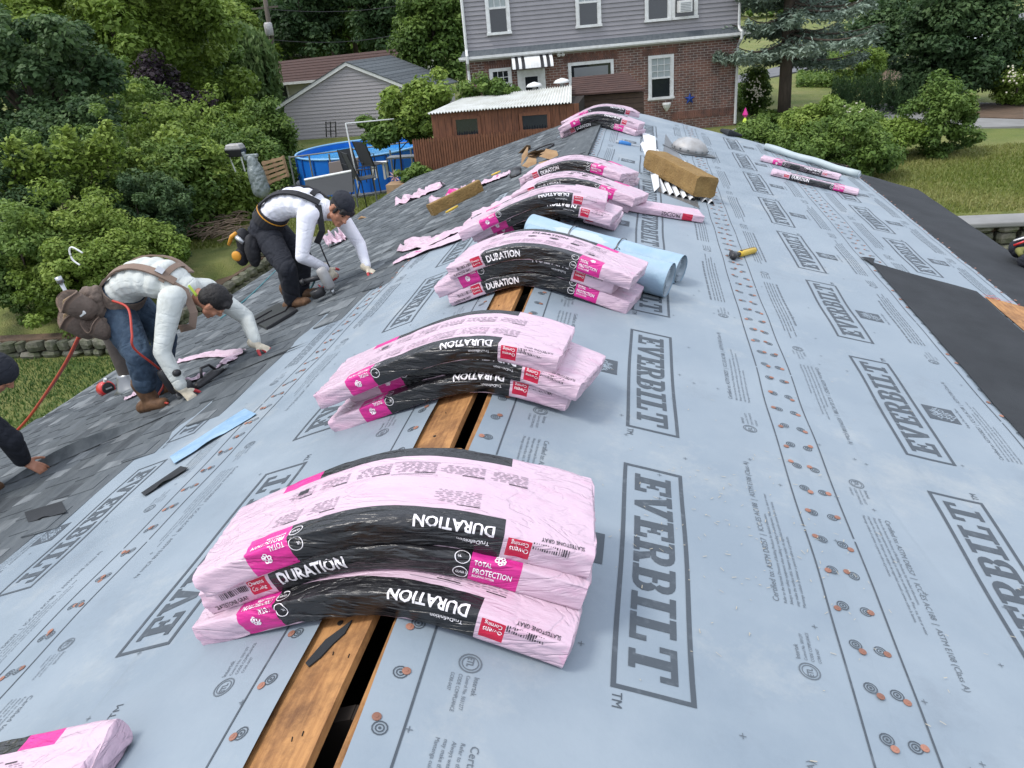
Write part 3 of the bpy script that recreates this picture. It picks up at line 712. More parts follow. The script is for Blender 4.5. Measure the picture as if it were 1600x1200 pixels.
bundle((548, 632), (905, 638), 1, 'I', seed=5, label='middle bundle of the second stack from the camera, sticking out to the right', group=G1)
bundle((502, 637), (867, 596), 2, 'I', seed=6, lift=-.01, label='top bundle of the second stack from the camera, resting askew', group=G1)
bundle((699, 485), (988, 497), 0, 'U', seed=7, label='bottom bundle of the stack in front of the pale blue rolls', group=G1)
bundle((680, 470), (963, 467), 1, 'I', seed=8, label='middle bundle of the stack in front of the blue rolls, pushed out to the left', group=G1)
bundle((699, 444), (992, 457), 2, 'U', seed=9, top='title', label='top bundle of the stack in front of the blue rolls, brand word on top too', group=G1)
bundle((728, 394), (985, 371), 0, 'I', seed=10, label='bottom bundle of the stack behind the pale blue rolls', group=G1)
bundle((733, 382), (962, 361), 1, 'I', seed=11, lift=-.01, label='second bundle up in the stack behind the blue rolls', group=G1)
bundle((718, 378), (948, 338), 2, 'I', seed=12, lift=-.02, label='top bundle of the stack behind the blue rolls', group=G1)
bundle((778, 352), (989, 337), 0, 'U', seed=13, top='title', label='bottom bundle of the fourth stack, half hidden in the middle of the ridge', group=G1)
bundle((790, 326), (1005, 330), 1, 'U', seed=14, top='title', label='upper bundle of the fourth stack with a bright magenta right end', group=G1)
bundle((806, 306), (986, 302), 0, 'U', seed=15, label='lower bundle of the fifth stack, mostly hidden', group=G1)
bundle((801, 297), (985, 293), 1, 'U', seed=16, lift=-.01, label='upper bundle of the fifth stack, just this side of the bare ridge flap', group=G1)
bundle((871, 221), (999, 216), 0, 'U', seed=17, label='bottom bundle of the farthest stack at the end of the ridge', group=G1)
bundle((872, 212), (1000, 205), 1, 'I', seed=18, label='upper bundle of the farthest stack at the end of the ridge', group=G1)
bundle((880, 203), (1009, 187), 1, 'I', seed=19, lift=-.02, label='single bundle lying just behind the farthest stack', group=G1)
G2 = 'shingle bundles lying flat on the right slope'
bundle((1205, 274), (1338, 306), 0, 'U', T=.05, W=.2, mode='R', L=.92, seed=21, label='nearer of the two thin pink bundles lying on the right slope', group=G2, lift=.012)
bundle((1190, 252), (1307, 281), 0, 'I', T=.05, W=.2, mode='R', L=.92, seed=22, label='farther of the two thin pink bundles lying on the right slope', group=G2, lift=.012)
bundle((905, 318), (1097, 349), 0, 'I', T=.055, W=.22, mode='R', L=.98, seed=23, title='PROEDGE', label='narrow pink bundle of ridge caps poking out to the right under the bent ones', lift=.012)
# corner bundle, bottom left
bundle((0, 1168), (186, 1128), 0, 'U', mode='L', L=1.0, seed=24, back=True, label='pink bundle in the bottom left corner, cut off by the picture edge', lift=.01)
# ------------------------------------------------------------------ torn wrappers
def scrap(pts, side, w, name, label, seed, group=None, h=.03, mats=None, stripe=False):
    """crumpled strip of wrapper along picture points"""
    r = random.Random(seed); f = onL if side == 'L' else onR; C3 = [f(p, .012) for p in pts]; mb = MB(); n = 26; k = 8
    def cen(t):
        t = t*(len(C3)-1); i = min(int(t), len(C3)-2); return C3[i]+(C3[i+1]-C3[i])*(t-i)
    d = C3[-1]-C3[0]; d /= np.linalg.norm(d); nn = np.array([-SL, 0, CL]) if side == 'L' else np.array([SR, 0, CR]); wv = np.cross(nn, d)
    def fn(u, v):
        q = Vector((u*5+seed, v*2.2, seed)); ww = w*(.75+.5*mnoise.noise(Vector((u*3, seed, 1))))*(1 if .03 < u < .97 else .5)
        p = cen(u)+wv*ww*(v-.5)*(1+.3*mnoise.noise(q*1.7))+nn*(.012+h*(.5+.9*mnoise.noise(q*1.3)+.5*mnoise.noise(q*3.7))*math.sin(math.pi*(v*.8+.1)))+d*.02*mnoise.noise(q*2.2)
        return p
    mb.grid(fn, linspace(0, 1, n), linspace(0, 1, k*2), m=(lambda u, v: 1 if stripe and .3 < v < .55 and .2 < u < .6 else 0))
    mb.grid(lambda u, v: fn(u, v)-nn*.0015, linspace(0, 1, n), linspace(0, 1, k*2), flip=True)
    return mb.build(name, mats or [m_pink, m_mag], None, origin=C3[0], smooth=True, label=label, cat='wrapper scrap', group=group)
GW = 'torn pink wrapper scraps on the roof'
scrap([(282, 566), (325, 556), (383, 553)], 'L', .13, 'torn_wrapper', 'torn pink wrapper strip lying between the nearer worker\'s hands', 31, GW)
scrap([(352, 572), (362, 560)], 'L', .2, 'torn_wrapper', 'square flap of pink wrapper beside the near worker\'s outstretched hand', 32, GW, h=.02)
scrap([(262, 606), (290, 600), (318, 590)], 'L', .12, 'torn_wrapper', 'pink wrapper piece behind the near worker\'s nail gun', 33, GW)
scrap([(197, 627), (215, 618), (235, 606)], 'L', .10, 'torn_wrapper', 'pink wrapper scrap just left of the near worker\'s boot', 34, GW)
scrap([(513, 388), (532, 380), (545, 372)], 'L', .30, 'torn_wrapper', 'crumpled ball of pink wrapper below the farther worker\'s arm', 35, GW, h=.16)
scrap([(622, 322), (655, 308), (693, 293)], 'L', .36, 'torn_wrapper', 'crumpled pink wrapper nearest the wooden fence', 36, GW, h=.11)
scrap([(675, 322), (720, 304), (745, 293)], 'L', .34, 'torn_wrapper', 'pink wrapper lying behind the tan foam block', 37, GW, h=.09, stripe=True)
scrap([(750, 292), (778, 280), (797, 272)], 'L', .34, 'torn_wrapper', 'flattened pink and magenta wrapper piece by the black shoe', 38, GW, h=.05, stripe=True)
scrap([(618, 412), (655, 396), (735, 366)], 'L', .24, 'torn_wrapper', 'long torn wrapper strip reaching left from the blue rolls', 39, GW, h=.025, stripe=True)
scrap([(632, 386), (675, 382), (740, 352)], 'L', .34, 'torn_wrapper', 'opened pink wrapper sleeve spread left of the stacked bundles', 40, GW, h=.05)
scrap([(740, 340), (800, 316), (850, 296)], 'L', .34, 'torn_wrapper', 'ragged pink wrapper lying along the left side of the middle stack', 41, GW, h=.06)
# ================================================================== people
m_skin = mat('skin', (.42, .20, .125), .5, (.36, .155, .09), ns=20, spec=.4, bump=.2, bs=120)
m_hair = mat('black_hair', (.012, .010, .010), .5, bump=1, bs=160, stretch=(1, 1, 3), bdist=.004)
m_shirtA = mat('heather_grey_cloth', (.56, .585, .56), .9, (.48, .50, .47), ns=12, bump=.8, bs=18, bdist=.006)
add_dust_tint(m_shirtA, (.36, .36, .30), 6, .55, .75, .6, 2)
m_shirtB = mat('white_cloth', (.74, .74, .78), .9, (.66, .66, .72), ns=8, bump=.35, bs=14, bdist=.004)
m_jeans = mat('blue_denim', (.022, .040, .068), .9, (.045, .075, .115), ns=14, bump=.7, bs=30, bdist=.005)
m_blackcloth = mat('black_cloth', (.010, .012, .018), .9, (.02, .022, .03), ns=14, bump=.8, bs=22, bdist=.006)
m_boot = mat('brown_leather', (.13, .065, .03), .7, (.08, .04, .02), ns=18, bump=.6, bs=60)
m_sole = mat('boot_sole', (.05, .035, .025), .8)
m_glove = mat('knit_glove', (.62, .56, .45), .95, (.5, .44, .33), ns=30, bump=.8, bs=260)
m_redrub = mat('red_rubber', (.42, .04, .045), .6, bump=.4, bs=120)
m_brownpouch = mat('brown_canvas', (.115, .085, .068), .85, (.17, .13, .105), ns=9, bump=.9, bs=38, bdist=.01)
m_strap = mat('brown_strap', (.22, .155, .12), .8, (.17, .12, .09), ns=10, bump=.6, bs=60)
m_blackstrap = mat('black_strap', (.015, .015, .018), .75, bump=.5, bs=60)
m_yellow = mat('yellow_orange', (.62, .28, .03), .5)
m_lime = mat('lime_trim', (.55, .72, .08), .6)
m_eye = mat('dark_eye', (.01, .007, .005), .15)
m_steel = mat('steel', (.45, .46, .47), .35, metal=.9)
m_tan = mat('nail_strip', (.45, .33, .2), .5)
def basis(z, y):      # columns x,y,z ; z exact, y approx
    z = Vector(z).normalized(); y = Vector(y); y = (y-z*y.dot(z)).normalized(); x = y.cross(z).normalized()
    return Matrix((x, y, z)).transposed()
class Shape(MB):
    def cap(s, p0, r0, p1, r1, n=14):
        p0, p1 = Vector(p0), Vector(p1); d = p1-p0; L = max(d.length, 1e-5); d = d.normalized() if d.length > 1e-6 else Vector((0, 0, 1))
        a = d.orthogonal().normalized(); b = d.cross(a); prof = []
        for i in range(1, 5): t = math.pi/2*(1-i/4.0); prof.append((r0*math.cos(t) if i else 0, -r0*math.sin(t)))
        prof = [(r0*.02, -r0)]+prof[:-1]+[(r0, 0), (r1, L)]
        for i in range(1, 5): t = math.pi/2*i/4.0; prof.append((max(r1*math.cos(t), r1*.02), L+r1*math.sin(t)))
        base = len(s.v)
        for r, z in prof:
            for k in range(n):
                q = p0+d*z+(a*math.cos(2*math.pi*k/n)+b*math.sin(2*math.pi*k/n))*r; s.v.append(tuple(q))
        for i in range(len(prof)-1):
            for k in range(n):
                k2 = (k+1) % n; s.f.append((base+i*n+k, base+i*n+k2, base+(i+1)*n+k2, base+(i+1)*n+k)); s.m.append(0)
        s.f.append(tuple(base+k for k in range(n))[::-1]); s.m.append(0); s.f.append(tuple(base+(len(prof)-1)*n+k for k in range(n))); s.m.append(0)
        return s
    def ell(s, c, rad, rot=None, n=16):
        base = len(s.v); c = Vector(c); m = 10
        for i in range(m+1):
            t = math.pi*i/m; rz = math.cos(t); rr = max(math.sin(t), .02)
            for k in range(n):
                p = Vector((rad[0]*rr*math.cos(2*math.pi*k/n), rad[1]*rr*math.sin(2*math.pi*k/n), rad[2]*rz))
                if rot is not None: p = rot @ p
                s.v.append(tuple(c+p))
        for i in range(m):
            for k in range(n):
                k2 = (k+1) % n; s.f.append((base+(i+1)*n+k, base+(i+1)*n+k2, base+i*n+k2, base+i*n+k)); s.m.append(0)
        s.f.append(tuple(base+k for k in range(n))); s.m.append(0); s.f.append(tuple(base+m*n+k for k in range(n))[::-1]); s.m.append(0)
        return s
    def chain(s, pts, rs):
        for a, b, c, d in zip(pts, pts[1:], rs, rs[1:]): s.cap(a, c, b, d)
        return s
    def fuse(s, name, m, parent, voxel=.006, smooth=6, fold=0.0, fs=14, stretchz=None, label=None, seed=0, mat2=None, sel=None):
        off = origin_of(parent); me = s.mesh('tmp', m, off); o = bpy.data.objects.new('tmp', me); COL.objects.link(o)
        md = o.modifiers.new('r', 'REMESH'); md.mode = 'VOXEL'; md.voxel_size = voxel
        sm = o.modifiers.new('s', 'SMOOTH'); sm.factor = .5; sm.iterations = smooth
        dg = bpy.context.evaluated_depsgraph_get(); dg.update(); nm = bpy.data.meshes.new_from_object(o.evaluated_get(dg)); bpy.data.objects.remove(o)
        nm.name = name; nm.materials.clear(); nm.materials.append(m)
        n = len(nm.vertices); co = np.empty(n*3, np.float32); nm.vertices.foreach_get('co', co); co = co.reshape(-1, 3)
        if fold:
            no = np.empty(n*3, np.float32); nm.vertex_normals.foreach_get('vector', no); no = no.reshape(-1, 3)
            w = np.empty(n); nz = mnoise.noise; f_ = fs*.42
            for i_ in range(n):
                x, y, z = co[i_]; wx = nz((x*3+seed, y*3, z*3))*.9
                a_ = abs(nz((x*f_+wx, y*f_*.7+seed, z*f_+wx))); b_ = abs(nz((x*f_*2.1+seed, y*f_*1.6+wx, z*f_*2.1)))
                w[i_] = -max(0, .16-a_)/.16-.45*max(0, .14-b_)/.14+.35
            co = co+no*(w*fold)[:, None]; nm.vertices.foreach_set('co', co.ravel().astype(np.float32))
        if mat2 is not None:
            nm.materials.append(mat2)
            for p in nm.polygons:
                if sel(p.center+off): p.material_index = 1
        nm.polygons.foreach_set('use_smooth', [True]*len(nm.polygons)); nm.update()
        ob = bpy.data.objects.new(name, nm); COL.objects.link(ob); ob.parent = parent
        return tag(ob, label)
def hand(sh, wrist, d, nrm, side, curl=.5, k=1.0, spread=.18, grow=0.0, fist=False):
    """palm, four fingers, thumb. d: towards the fingers, nrm: back of the hand, side: +1 thumb towards d x nrm"""
    d = Vector(d).normalized(); nrm = Vector(nrm); nrm = (nrm-d*nrm.dot(d)).normalized(); lat = d.cross(nrm)*side; w = Vector(wrist); g = grow; tips = []
    for t in (-1.2, -.4, .4, 1.2): sh.cap(w+d*.015*k+lat*t*.011*k, .014*k+g, w+d*.075*k+lat*t*.018*k, .0125*k+g)
    lens = (.040, .046, .042, .032)
    for i, t in enumerate((1.5, .5, -.5, -1.5)):
        base = w+d*.082*k+lat*t*.0185*k; dd = (d+lat*t*spread*.35).normalized(); ang = curl*.55; p = base; L = lens[i]*k
        for j, f in enumerate((1.0, .65, .5)):
            dd = (dd*math.cos(ang)-nrm*math.sin(ang)).normalized(); q = p+dd*L*f; sh.cap(p, (.0092-.0009*j)*k+g, q, (.0083-.0009*j)*k+g); p = q
            ang = curl*(.9 if j == 0 else .7)
        tips.append(p)
    p = w+d*.025*k+lat*.026*k; dd = (d*.62+lat*.72-nrm*.25).normalized()
    for L, r in ((.038, .0125), (.03, .0105), (.022, .0095)):
        q = p+dd*L*k; sh.cap(p, r*k+g, q, (r-.0012)*k+g); p = q; dd = (dd+d*.35-nrm*.25*curl).normalized()
    tips.append(p); return tips
def head(sh, c, fwd, up, k=1.0):
    up = Vector(up).normalized(); B = basis(up, fwd); c = Vector(c); T = lambda x, y, z: c+B @ Vector((x*k, y*k, z*k))
    E = lambda p, r: sh.ell(T(*p), tuple(q*k for q in r), B)
    E((0, -.012, .035), (.076, .094, .088)); E((0, .03, -.02), (.062, .062, .075)); E((0, .048, -.065), (.042, .04, .042)); sh.cap(T(-.012, .078, -.092), .016*k, T(.012, .078, -.092), .016*k)
    sh.cap(T(0, .088, .018), .008*k, T(0, .112, -.022), .0115*k); sh.cap(T(-.011, .1, -.026), .008*k, T(.011, .1, -.026), .008*k)
    sh.cap(T(-.045, .072, .026), .012*k, T(-.012, .087, .022), .011*k); sh.cap(T(.045, .072, .026), .012*k, T(.012, .087, .022), .011*k)
    for s in (-1, 1): sh.cap(T(.045*s, .058, -.018), .02*k, T(.036*s, .062, -.035), .02*k); E((.077*s, -.008, -.008), (.010, .019, .031)); sh.cap(T(.08*s, .006, .01), .005*k, T(.086*s, -.02, .012), .006*k)
    sh.cap(T(-.021, .089, -.056), .0062*k, T(.021, .089, -.056), .0062*k); sh.cap(T(-.018, .088, -.067), .007*k, T(.018, .088, -.067), .007*k)
    sh.cap(T(-.05, .02, -.06), .02*k, T(-.02, .06, -.085), .018*k); sh.cap(T(.05, .02, -.06), .02*k, T(.02, .06, -.085), .018*k)
    return T, B
def V3(*a): return Vector(a)
def torso(sh, pel, mid, neck, lat, w, d, grow=0.0, n=8, t0=0.0, t1=1.0):
    """ellipsoids along a bent spine; w,d: half widths at pelvis, waist, chest, shoulder"""
    pel, mid, neck, lat = Vector(pel), Vector(mid), Vector(neck), Vector(lat).normalized(); out = []
    for i in range(n+1):
        t = t0+(t1-t0)*i/n; p = pel*(1-t)**2+mid*2*t*(1-t)+neck*t*t; tg = ((mid-pel)*(1-t)+(neck-mid)*t).normalized()
        def itp(a): x = t*(len(a)-1); j = min(int(x), len(a)-2); return a[j]+(a[j+1]-a[j])*(x-j)
        Bm = basis(tg, tg.cross(lat)); ww, dd = itp(w)+grow, itp(d)+grow
        sh.ell(p, (ww, dd, .09), Bm); out.append((p, Bm, ww, dd))
    return out
def spine(pel, mid, neck, lat, w, d):
    pel, mid, neck, lat = Vector(pel), Vector(mid), Vector(neck), Vector(lat).normalized()
    def f(t, a, o=0.0):     # a: angle round the trunk, 0 = lateral(+x of basis), pi/2 = dorsal
        p = pel*(1-t)**2+mid*2*t*(1-t)+neck*t*t; tg = ((mid-pel)*(1-t)+(neck-mid)*t).normalized()
        def itp(q): x = t*(len(q)-1); j = max(0, min(int(x), len(q)-2)); return q[j]+(q[j+1]-q[j])*(x-j)
        Bm = basis(tg, tg.cross(lat)); return p+Bm @ Vector(((itp(w)+o)*math.cos(a), (itp(d)+o)*math.sin(a), 0))
    return f
def ribbon(name, pts, normals, w, th, m, parent, closed=False, label=None):
    mb = MB(); n = len(pts); P = [Vector(p) for p in pts]; base = 0
    for i in range(n):
        a = P[(i-1) % n] if (closed or i > 0) else P[i]; b = P[(i+1) % n] if (closed or i < n-1) else P[i]
        t = (b-a).normalized(); nn = Vector(normals[i]); nn = (nn-t*nn.dot(t)).normalized(); s = t.cross(nn)
        for u, v in ((-1, 0), (1, 0), (1, 1), (-1, 1)): mb.v.append(tuple(P[i]+s*w/2*u+nn*th*v))
    for i in range(n if closed else n-1):
        j = (i+1) % n
        for k in range(4): k2 = (k+1) % 4; mb.f.append((i*4+k, i*4+k2, j*4+k2, j*4+k)); mb.m.append(0)
    if not closed: mb.f += [(0, 3, 2, 1), tuple((n-1)*4+k for k in range(4))]; mb.m += [0, 0]
    return mb.build(name, m, parent, smooth=False, label=label)
def loop_belt(name, f, t, w, th, m, parent, o=.004, n=28, tilt=0.0):
    pts = [f(t+tilt*math.sin(a), a, o) for a in [2*math.pi*i/n for i in range(n)]]; c = sum(pts, Vector())/n
    return ribbon(name, pts, [(p-c) for p in pts], w, th, m, parent, closed=True)
def boot(sh, so, ank, toe, heel, upn):
    a, t, h, u = Vector(ank), Vector(toe), Vector(heel), Vector(upn).normalized()
    sh.cap(a+u*.13, .062, a-u*.0, .054); sh.cap(a, .05, h+u*.045, .042); sh.cap(h+u*.045, .042, t+u*.036, .040); sh.cap((h+t)/2+u*.05, .046, t+u*.03, .038); sh.cap(a, .05, (h+t)/2+u*.055, .045)
    so.cap(h+u*.018, .036, (h+t)/2+u*.016, .032); so.cap((h+t)/2+u*.016, .036, t+u*.014, .038)
NL = Vector((-SL, 0, CL))
def boots_at(root, a, t, h):
    bt, so = Shape(), Shape(); boot(bt, so, a, t, h, NL)
    b = bt.fuse('boot', m_boot, root, .007, 4, .002, 40); so.fuse('sole', m_sole, b, .008, 3)
for m_ in (m_shirtA, m_shirtB, m_jeans, m_blackcloth): add_crease(m_, 4.5, .0022, (1, 1, 1.6), .08)
# ------------------------------------------------------------------ nearer worker (grey shirt, jeans, brown tool bags)
def spath(P, n=6):
    out = []
    for i in range(len(P)-1):
        p0, p1, p2, p3 = P[max(i-1, 0)], P[i], P[i+1], P[min(i+2, len(P)-1)]
        for k in range(n):
            t = k/n; out.append(.5*((2*p1)+(p2-p0)*t+(2*p0-5*p1+4*p2-p3)*t*t+(3*p1-p0-3*p2+p3)*t**3))
    return out+[P[-1]]
def worker_near():
    root = empty('person', (-2.64, 4.3, -.9), 'person in grey shirt, jeans and brown suspenders bending down, bareheaded', 'person')
    pel, mid, neck = V3(-2.90, 4.42, -.27), V3(-2.70, 4.42, .10), V3(-2.34, 4.42, -.17); lat = V3(0, 1, .02)
    W = (.150, .150, .165, .175, .10); D = (.125, .105, .115, .115, .07)
    nh, fh = V3(-2.83, 4.31, -.32), V3(-2.86, 4.54, -.32); nk, fk = V3(-2.63, 4.13, -.50), V3(-2.68, 4.50, -.52); na, fa = V3(-2.65, 4.13, -.79), V3(-2.80, 4.46, -.86)
    ns, fs = V3(-2.37, 4.25, -.16), V3(-2.33, 4.60, -.22); ne, fe = V3(-2.42, 4.08, -.455), V3(-2.15, 4.70, -.46); nw, fw = V3(-2.32, 4.04, -.70), V3(-2.04, 4.56, -.61)
    hc = V3(-2.185, 4.40, -.235); hf, hu = (.30, .30, -.90), (.90, .10, .32)
    b = Shape(); torso(b, pel, mid, neck, lat, W, D, -.012); b.cap(neck, .058, hc-V3(.04, 0, 0), .052); head(b, hc, hf, hu, .97)
    b.chain([nh, nk, na, na-NL*.05], [.08, .055, .038, .035]); b.chain([fh, fk, fa, fa-NL*.05], [.08, .055, .038, .035])
    b.chain([neck+V3(-.03, 0, 0), ns, ne, nw], [.07, .058, .04, .027]); b.chain([neck+V3(-.03, 0, 0), fs, fe, fw], [.07, .058, .04, .027])
    hand(b, nw, (.55, -.12, -.55), (.6, -.5, .5), -1, .8, .9); hand(b, fw, (.82, -.1, -.35), (.3, 0, .9), 1, .5, .9)
    b.fuse('body', m_skin, root, .0062, 5)
    s = Shape(); torso(s, pel, mid, neck, lat, W, D, .012, t0=.12, t1=.97); s.chain([neck+V3(-.05, -.03, 0), ns, lerpv(ns, ne, .5), ne, nw+(ne-nw)*.12], [.09, .082, .068, .055, .042]); s.chain([neck+V3(-.05, .03, 0), fs, lerpv(fs, fe, .5), fe, fw+(fe-fw)*.12], [.09, .082, .066, .055, .042])
    s.fuse('shirt', m_shirtA, root, .007, 9, .0014, 12)
    p = Shape(); torso(p, pel, mid, neck, lat, W, D, .014, t0=-.02, t1=.17, n=3); p.chain([nh, lerpv(nh, nk, .5), nk, lerpv(nk, na, .4), lerpv(nk, na, .66)], [.118, .105, .086, .08, .078]); p.chain([fh, lerpv(fh, fk, .5), fk, lerpv(fk, fa, .5), fa], [.118, .105, .086, .078, .074]); p.ell(pel+V3(-.02, 0, -.02), (.14, .17, .13))
    p.fuse('jeans', m_jeans, root, .008, 6, .0065, 17, seed=3)
    for a, dy in ((na, -.03), (fa, 0)):
        base = V3(a.x, a.y+dy*.3, 0); base.z = KL*base.x; h = base+V3(-.07, .02, -.07*KL); t = base+V3(.14, dy-.01, .14*KL); boots_at(root, a-NL*.03, t, h)
    hr = Shape(); T, B = head(Shape(), hc, hf, hu, .97)
    hr.ell(T(0, -.018, .052), (.080, .098, .082), B); hr.ell(T(0, -.05, .01), (.074, .06, .07), B); hr.cap(T(-.055, .04, .095), .022, T(.055, .04, .095), .022); hr.cap(T(-.03, .06, .088), .022, T(.03, .06, .088), .022)
    hr.fuse('hair', m_hair, root, .005, 3, .003, 90)
    for sd, w_, d_, nn, tt in (('n', nw, (.55, -.12, -.55), (.6, -.5, .5), -1), ('f', fw, (.82, -.1, -.35), (.3, 0, .9), 1)):
        g = Shape(); g.cap(Vector(w_)-Vector(d_).normalized()*.035, .034, w_, .03); tips = hand(g, w_, d_, nn, tt, .8 if sd == 'n' else .5, .9, grow=.0028)
        g.fuse('glove', m_glove, root, .0045, 3, .001, 60, mat2=m_redrub, sel=lambda c, tips=tips: min((Vector(c)-q).length for q in tips) < .05)
    f = spine(pel, mid, neck, lat, W, D)
    loop_belt('waist_belt', f, .16, .07, .012, m_brownpouch, root, .016)
    ns_ = lambda pts, o: [q-(pel*(.25)+mid*.5+neck*.25-V3(0, 0, .25)) for q in pts]
    # padded shoulder straps over the back, chest strap across it
    for a0, a1 in ((1.05, .75), (2.09, 2.35)):
        pts = [f(t, a0+(a1-a0)*t, .016) for t in linspace(.16, .92, 12)]; ribbon('suspender', pts, ns_(pts, 0), .055, .012, m_strap, root)
    pts = [f(.84, a, .018) for a in linspace(.55, 2.6, 10)]; ribbon('cross_strap', pts, ns_(pts, 0), .038, .007, m_strap, root)
    pts = [f(t, 2.5, .016) for t in (.92, 1.0)]+[V3(-2.27, 4.30, -.27), V3(-2.30, 4.29, -.36), V3(-2.40, 4.30, -.38)]; ribbon('suspender', pts, [V3(.5, -.8, .1)]*5, .05, .010, m_strap, root)
    pts = [V3(-2.285, 4.345, -.10), V3(-2.262, 4.36, -.17), V3(-2.275, 4.40, -.25)]; ribbon('lanyard', pts, [V3(.6, -.7, .2)]*3, .016, .003, m_lime, root)
    pts = [f(.80, 2.3, .026), f(.80, 2.05, .028)]; ribbon('buckle', pts, ns_(pts, 0), .05, .012, m_steel, root)
    W3 = lambda x, y, z: V3(x+.10, y, z+.15)
    # tool bags behind the hips
    def bag(c, r, name='tool_bag', sd=0, dirn=(-.35, 0, 1)):
        q = Shape(); Bm = basis(dirn, (0, 1, 0)); q.ell(c, r, Bm); q.ell(Vector(c)+Vector((.02, 0, .5*r[2])), (r[0]*.9, r[1]*.95, r[2]*.5), Bm)
        q.fuse(name, m_brownpouch, root, .009, 4, .012, 16, seed=sd)
    bag(W3(-3.02, 4.24, -.32), (.06, .08, .12), sd=1); bag(W3(-3.00, 4.18, -.47), (.06, .07, .06), sd=5); bag(W3(-3.10, 4.28, -.46), (.06, .09, .07), sd=4)
    def cup(c, rx, ry, h, axis, name='pouch'):
        B = basis(axis, (0, 1, 0)); q = MB(); prof = [(.35, -.5), (.8, -.42), (1, -.1), (1.0, .3), (1.06, .5), (1.06, .44), (.98, .46), (.9, .1), (.5, -.2), (.02, -.2)]; n = 26; c = Vector(c)
        for r_, z_ in prof:
            for k in range(n):
                a = 2*math.pi*k/n; w_ = 1+.09*mnoise.noise(Vector((math.cos(a)*2, math.sin(a)*2, z_*2+rx*90))); q.v.append(tuple(c+B @ Vector((rx*r_*w_*math.cos(a), ry*r_*w_*math.sin(a), h*z_+.02*math.sin(a*2+rx*40)*(z_ > .2)))))
        for i in range(len(prof)-1):
            for k in range(n): k2 = (k+1) % n; q.f.append((i*n+k, i*n+k2, (i+1)*n+k2, (i+1)*n+k)); q.m.append(1 if 3 <= i <= 5 else 0)
        q.build(name, [m_brownpouch, m_strap], root, smooth=True)
    cup(W3(-3.10, 4.17, -.43), .095, .085, .22, (-.42, -.50, .75)); cup(W3(-3.03, 4.12, -.30), .085, .07, .20, (-.40, -.55, .72)); cup(W3(-3.15, 4.28, -.40), .065, .075, .20, (-.5, -.3, .8)); cup(W3(-2.96, 4.14, -.46), .06, .06, .16, (-.2, -.6, .8))
    for k, (c0) in enumerate((W3(-3.16, 4.12, -.36), W3(-3.09, 4.08, -.25))):
        for j in range(9): mb = MB(); mb.box(c0+V3(.009*j*.9, .002*j, .004*j), (.004, .03, .035), rot=Matrix.Rotation(.4, 3, 'Y')); mb.build('nail', m_tan, root)
    mb = MB(); mb.box(W3(-2.99, 4.075, -.33), (.055, .012, .026), rot=Matrix.Rotation(-.45, 3, 'Y')); mb.build('white_clip', m_white, root, bevel=.006)
    mb = MB(); mb.tube([W3(-3.24, 4.33, -.40), W3(-3.27, 4.33, -.30), W3(-3.29, 4.33, -.20)], [.02, .012, .014], 10); mb.tube([W3(-3.29, 4.33, -.20), W3(-3.30, 4.33, -.16)], [.024, .022], 10); mb.build('hammer_handle', m_steel, root, smooth=True)
    pts = [W3(-3.10, 4.38, -.02), W3(-3.16, 4.38, .02), W3(-3.19, 4.38, .00), W3(-3.19, 4.38, -.06), W3(-3.15, 4.38, -.10)]; mb = MB(); mb.tube(spath(pts), .006, 8); mb.build('wire_loop', m_white, root, smooth=True)
    return root
def lerpv(a, b, t): return Vector(a)+(Vector(b)-Vector(a))*t
worker_near()
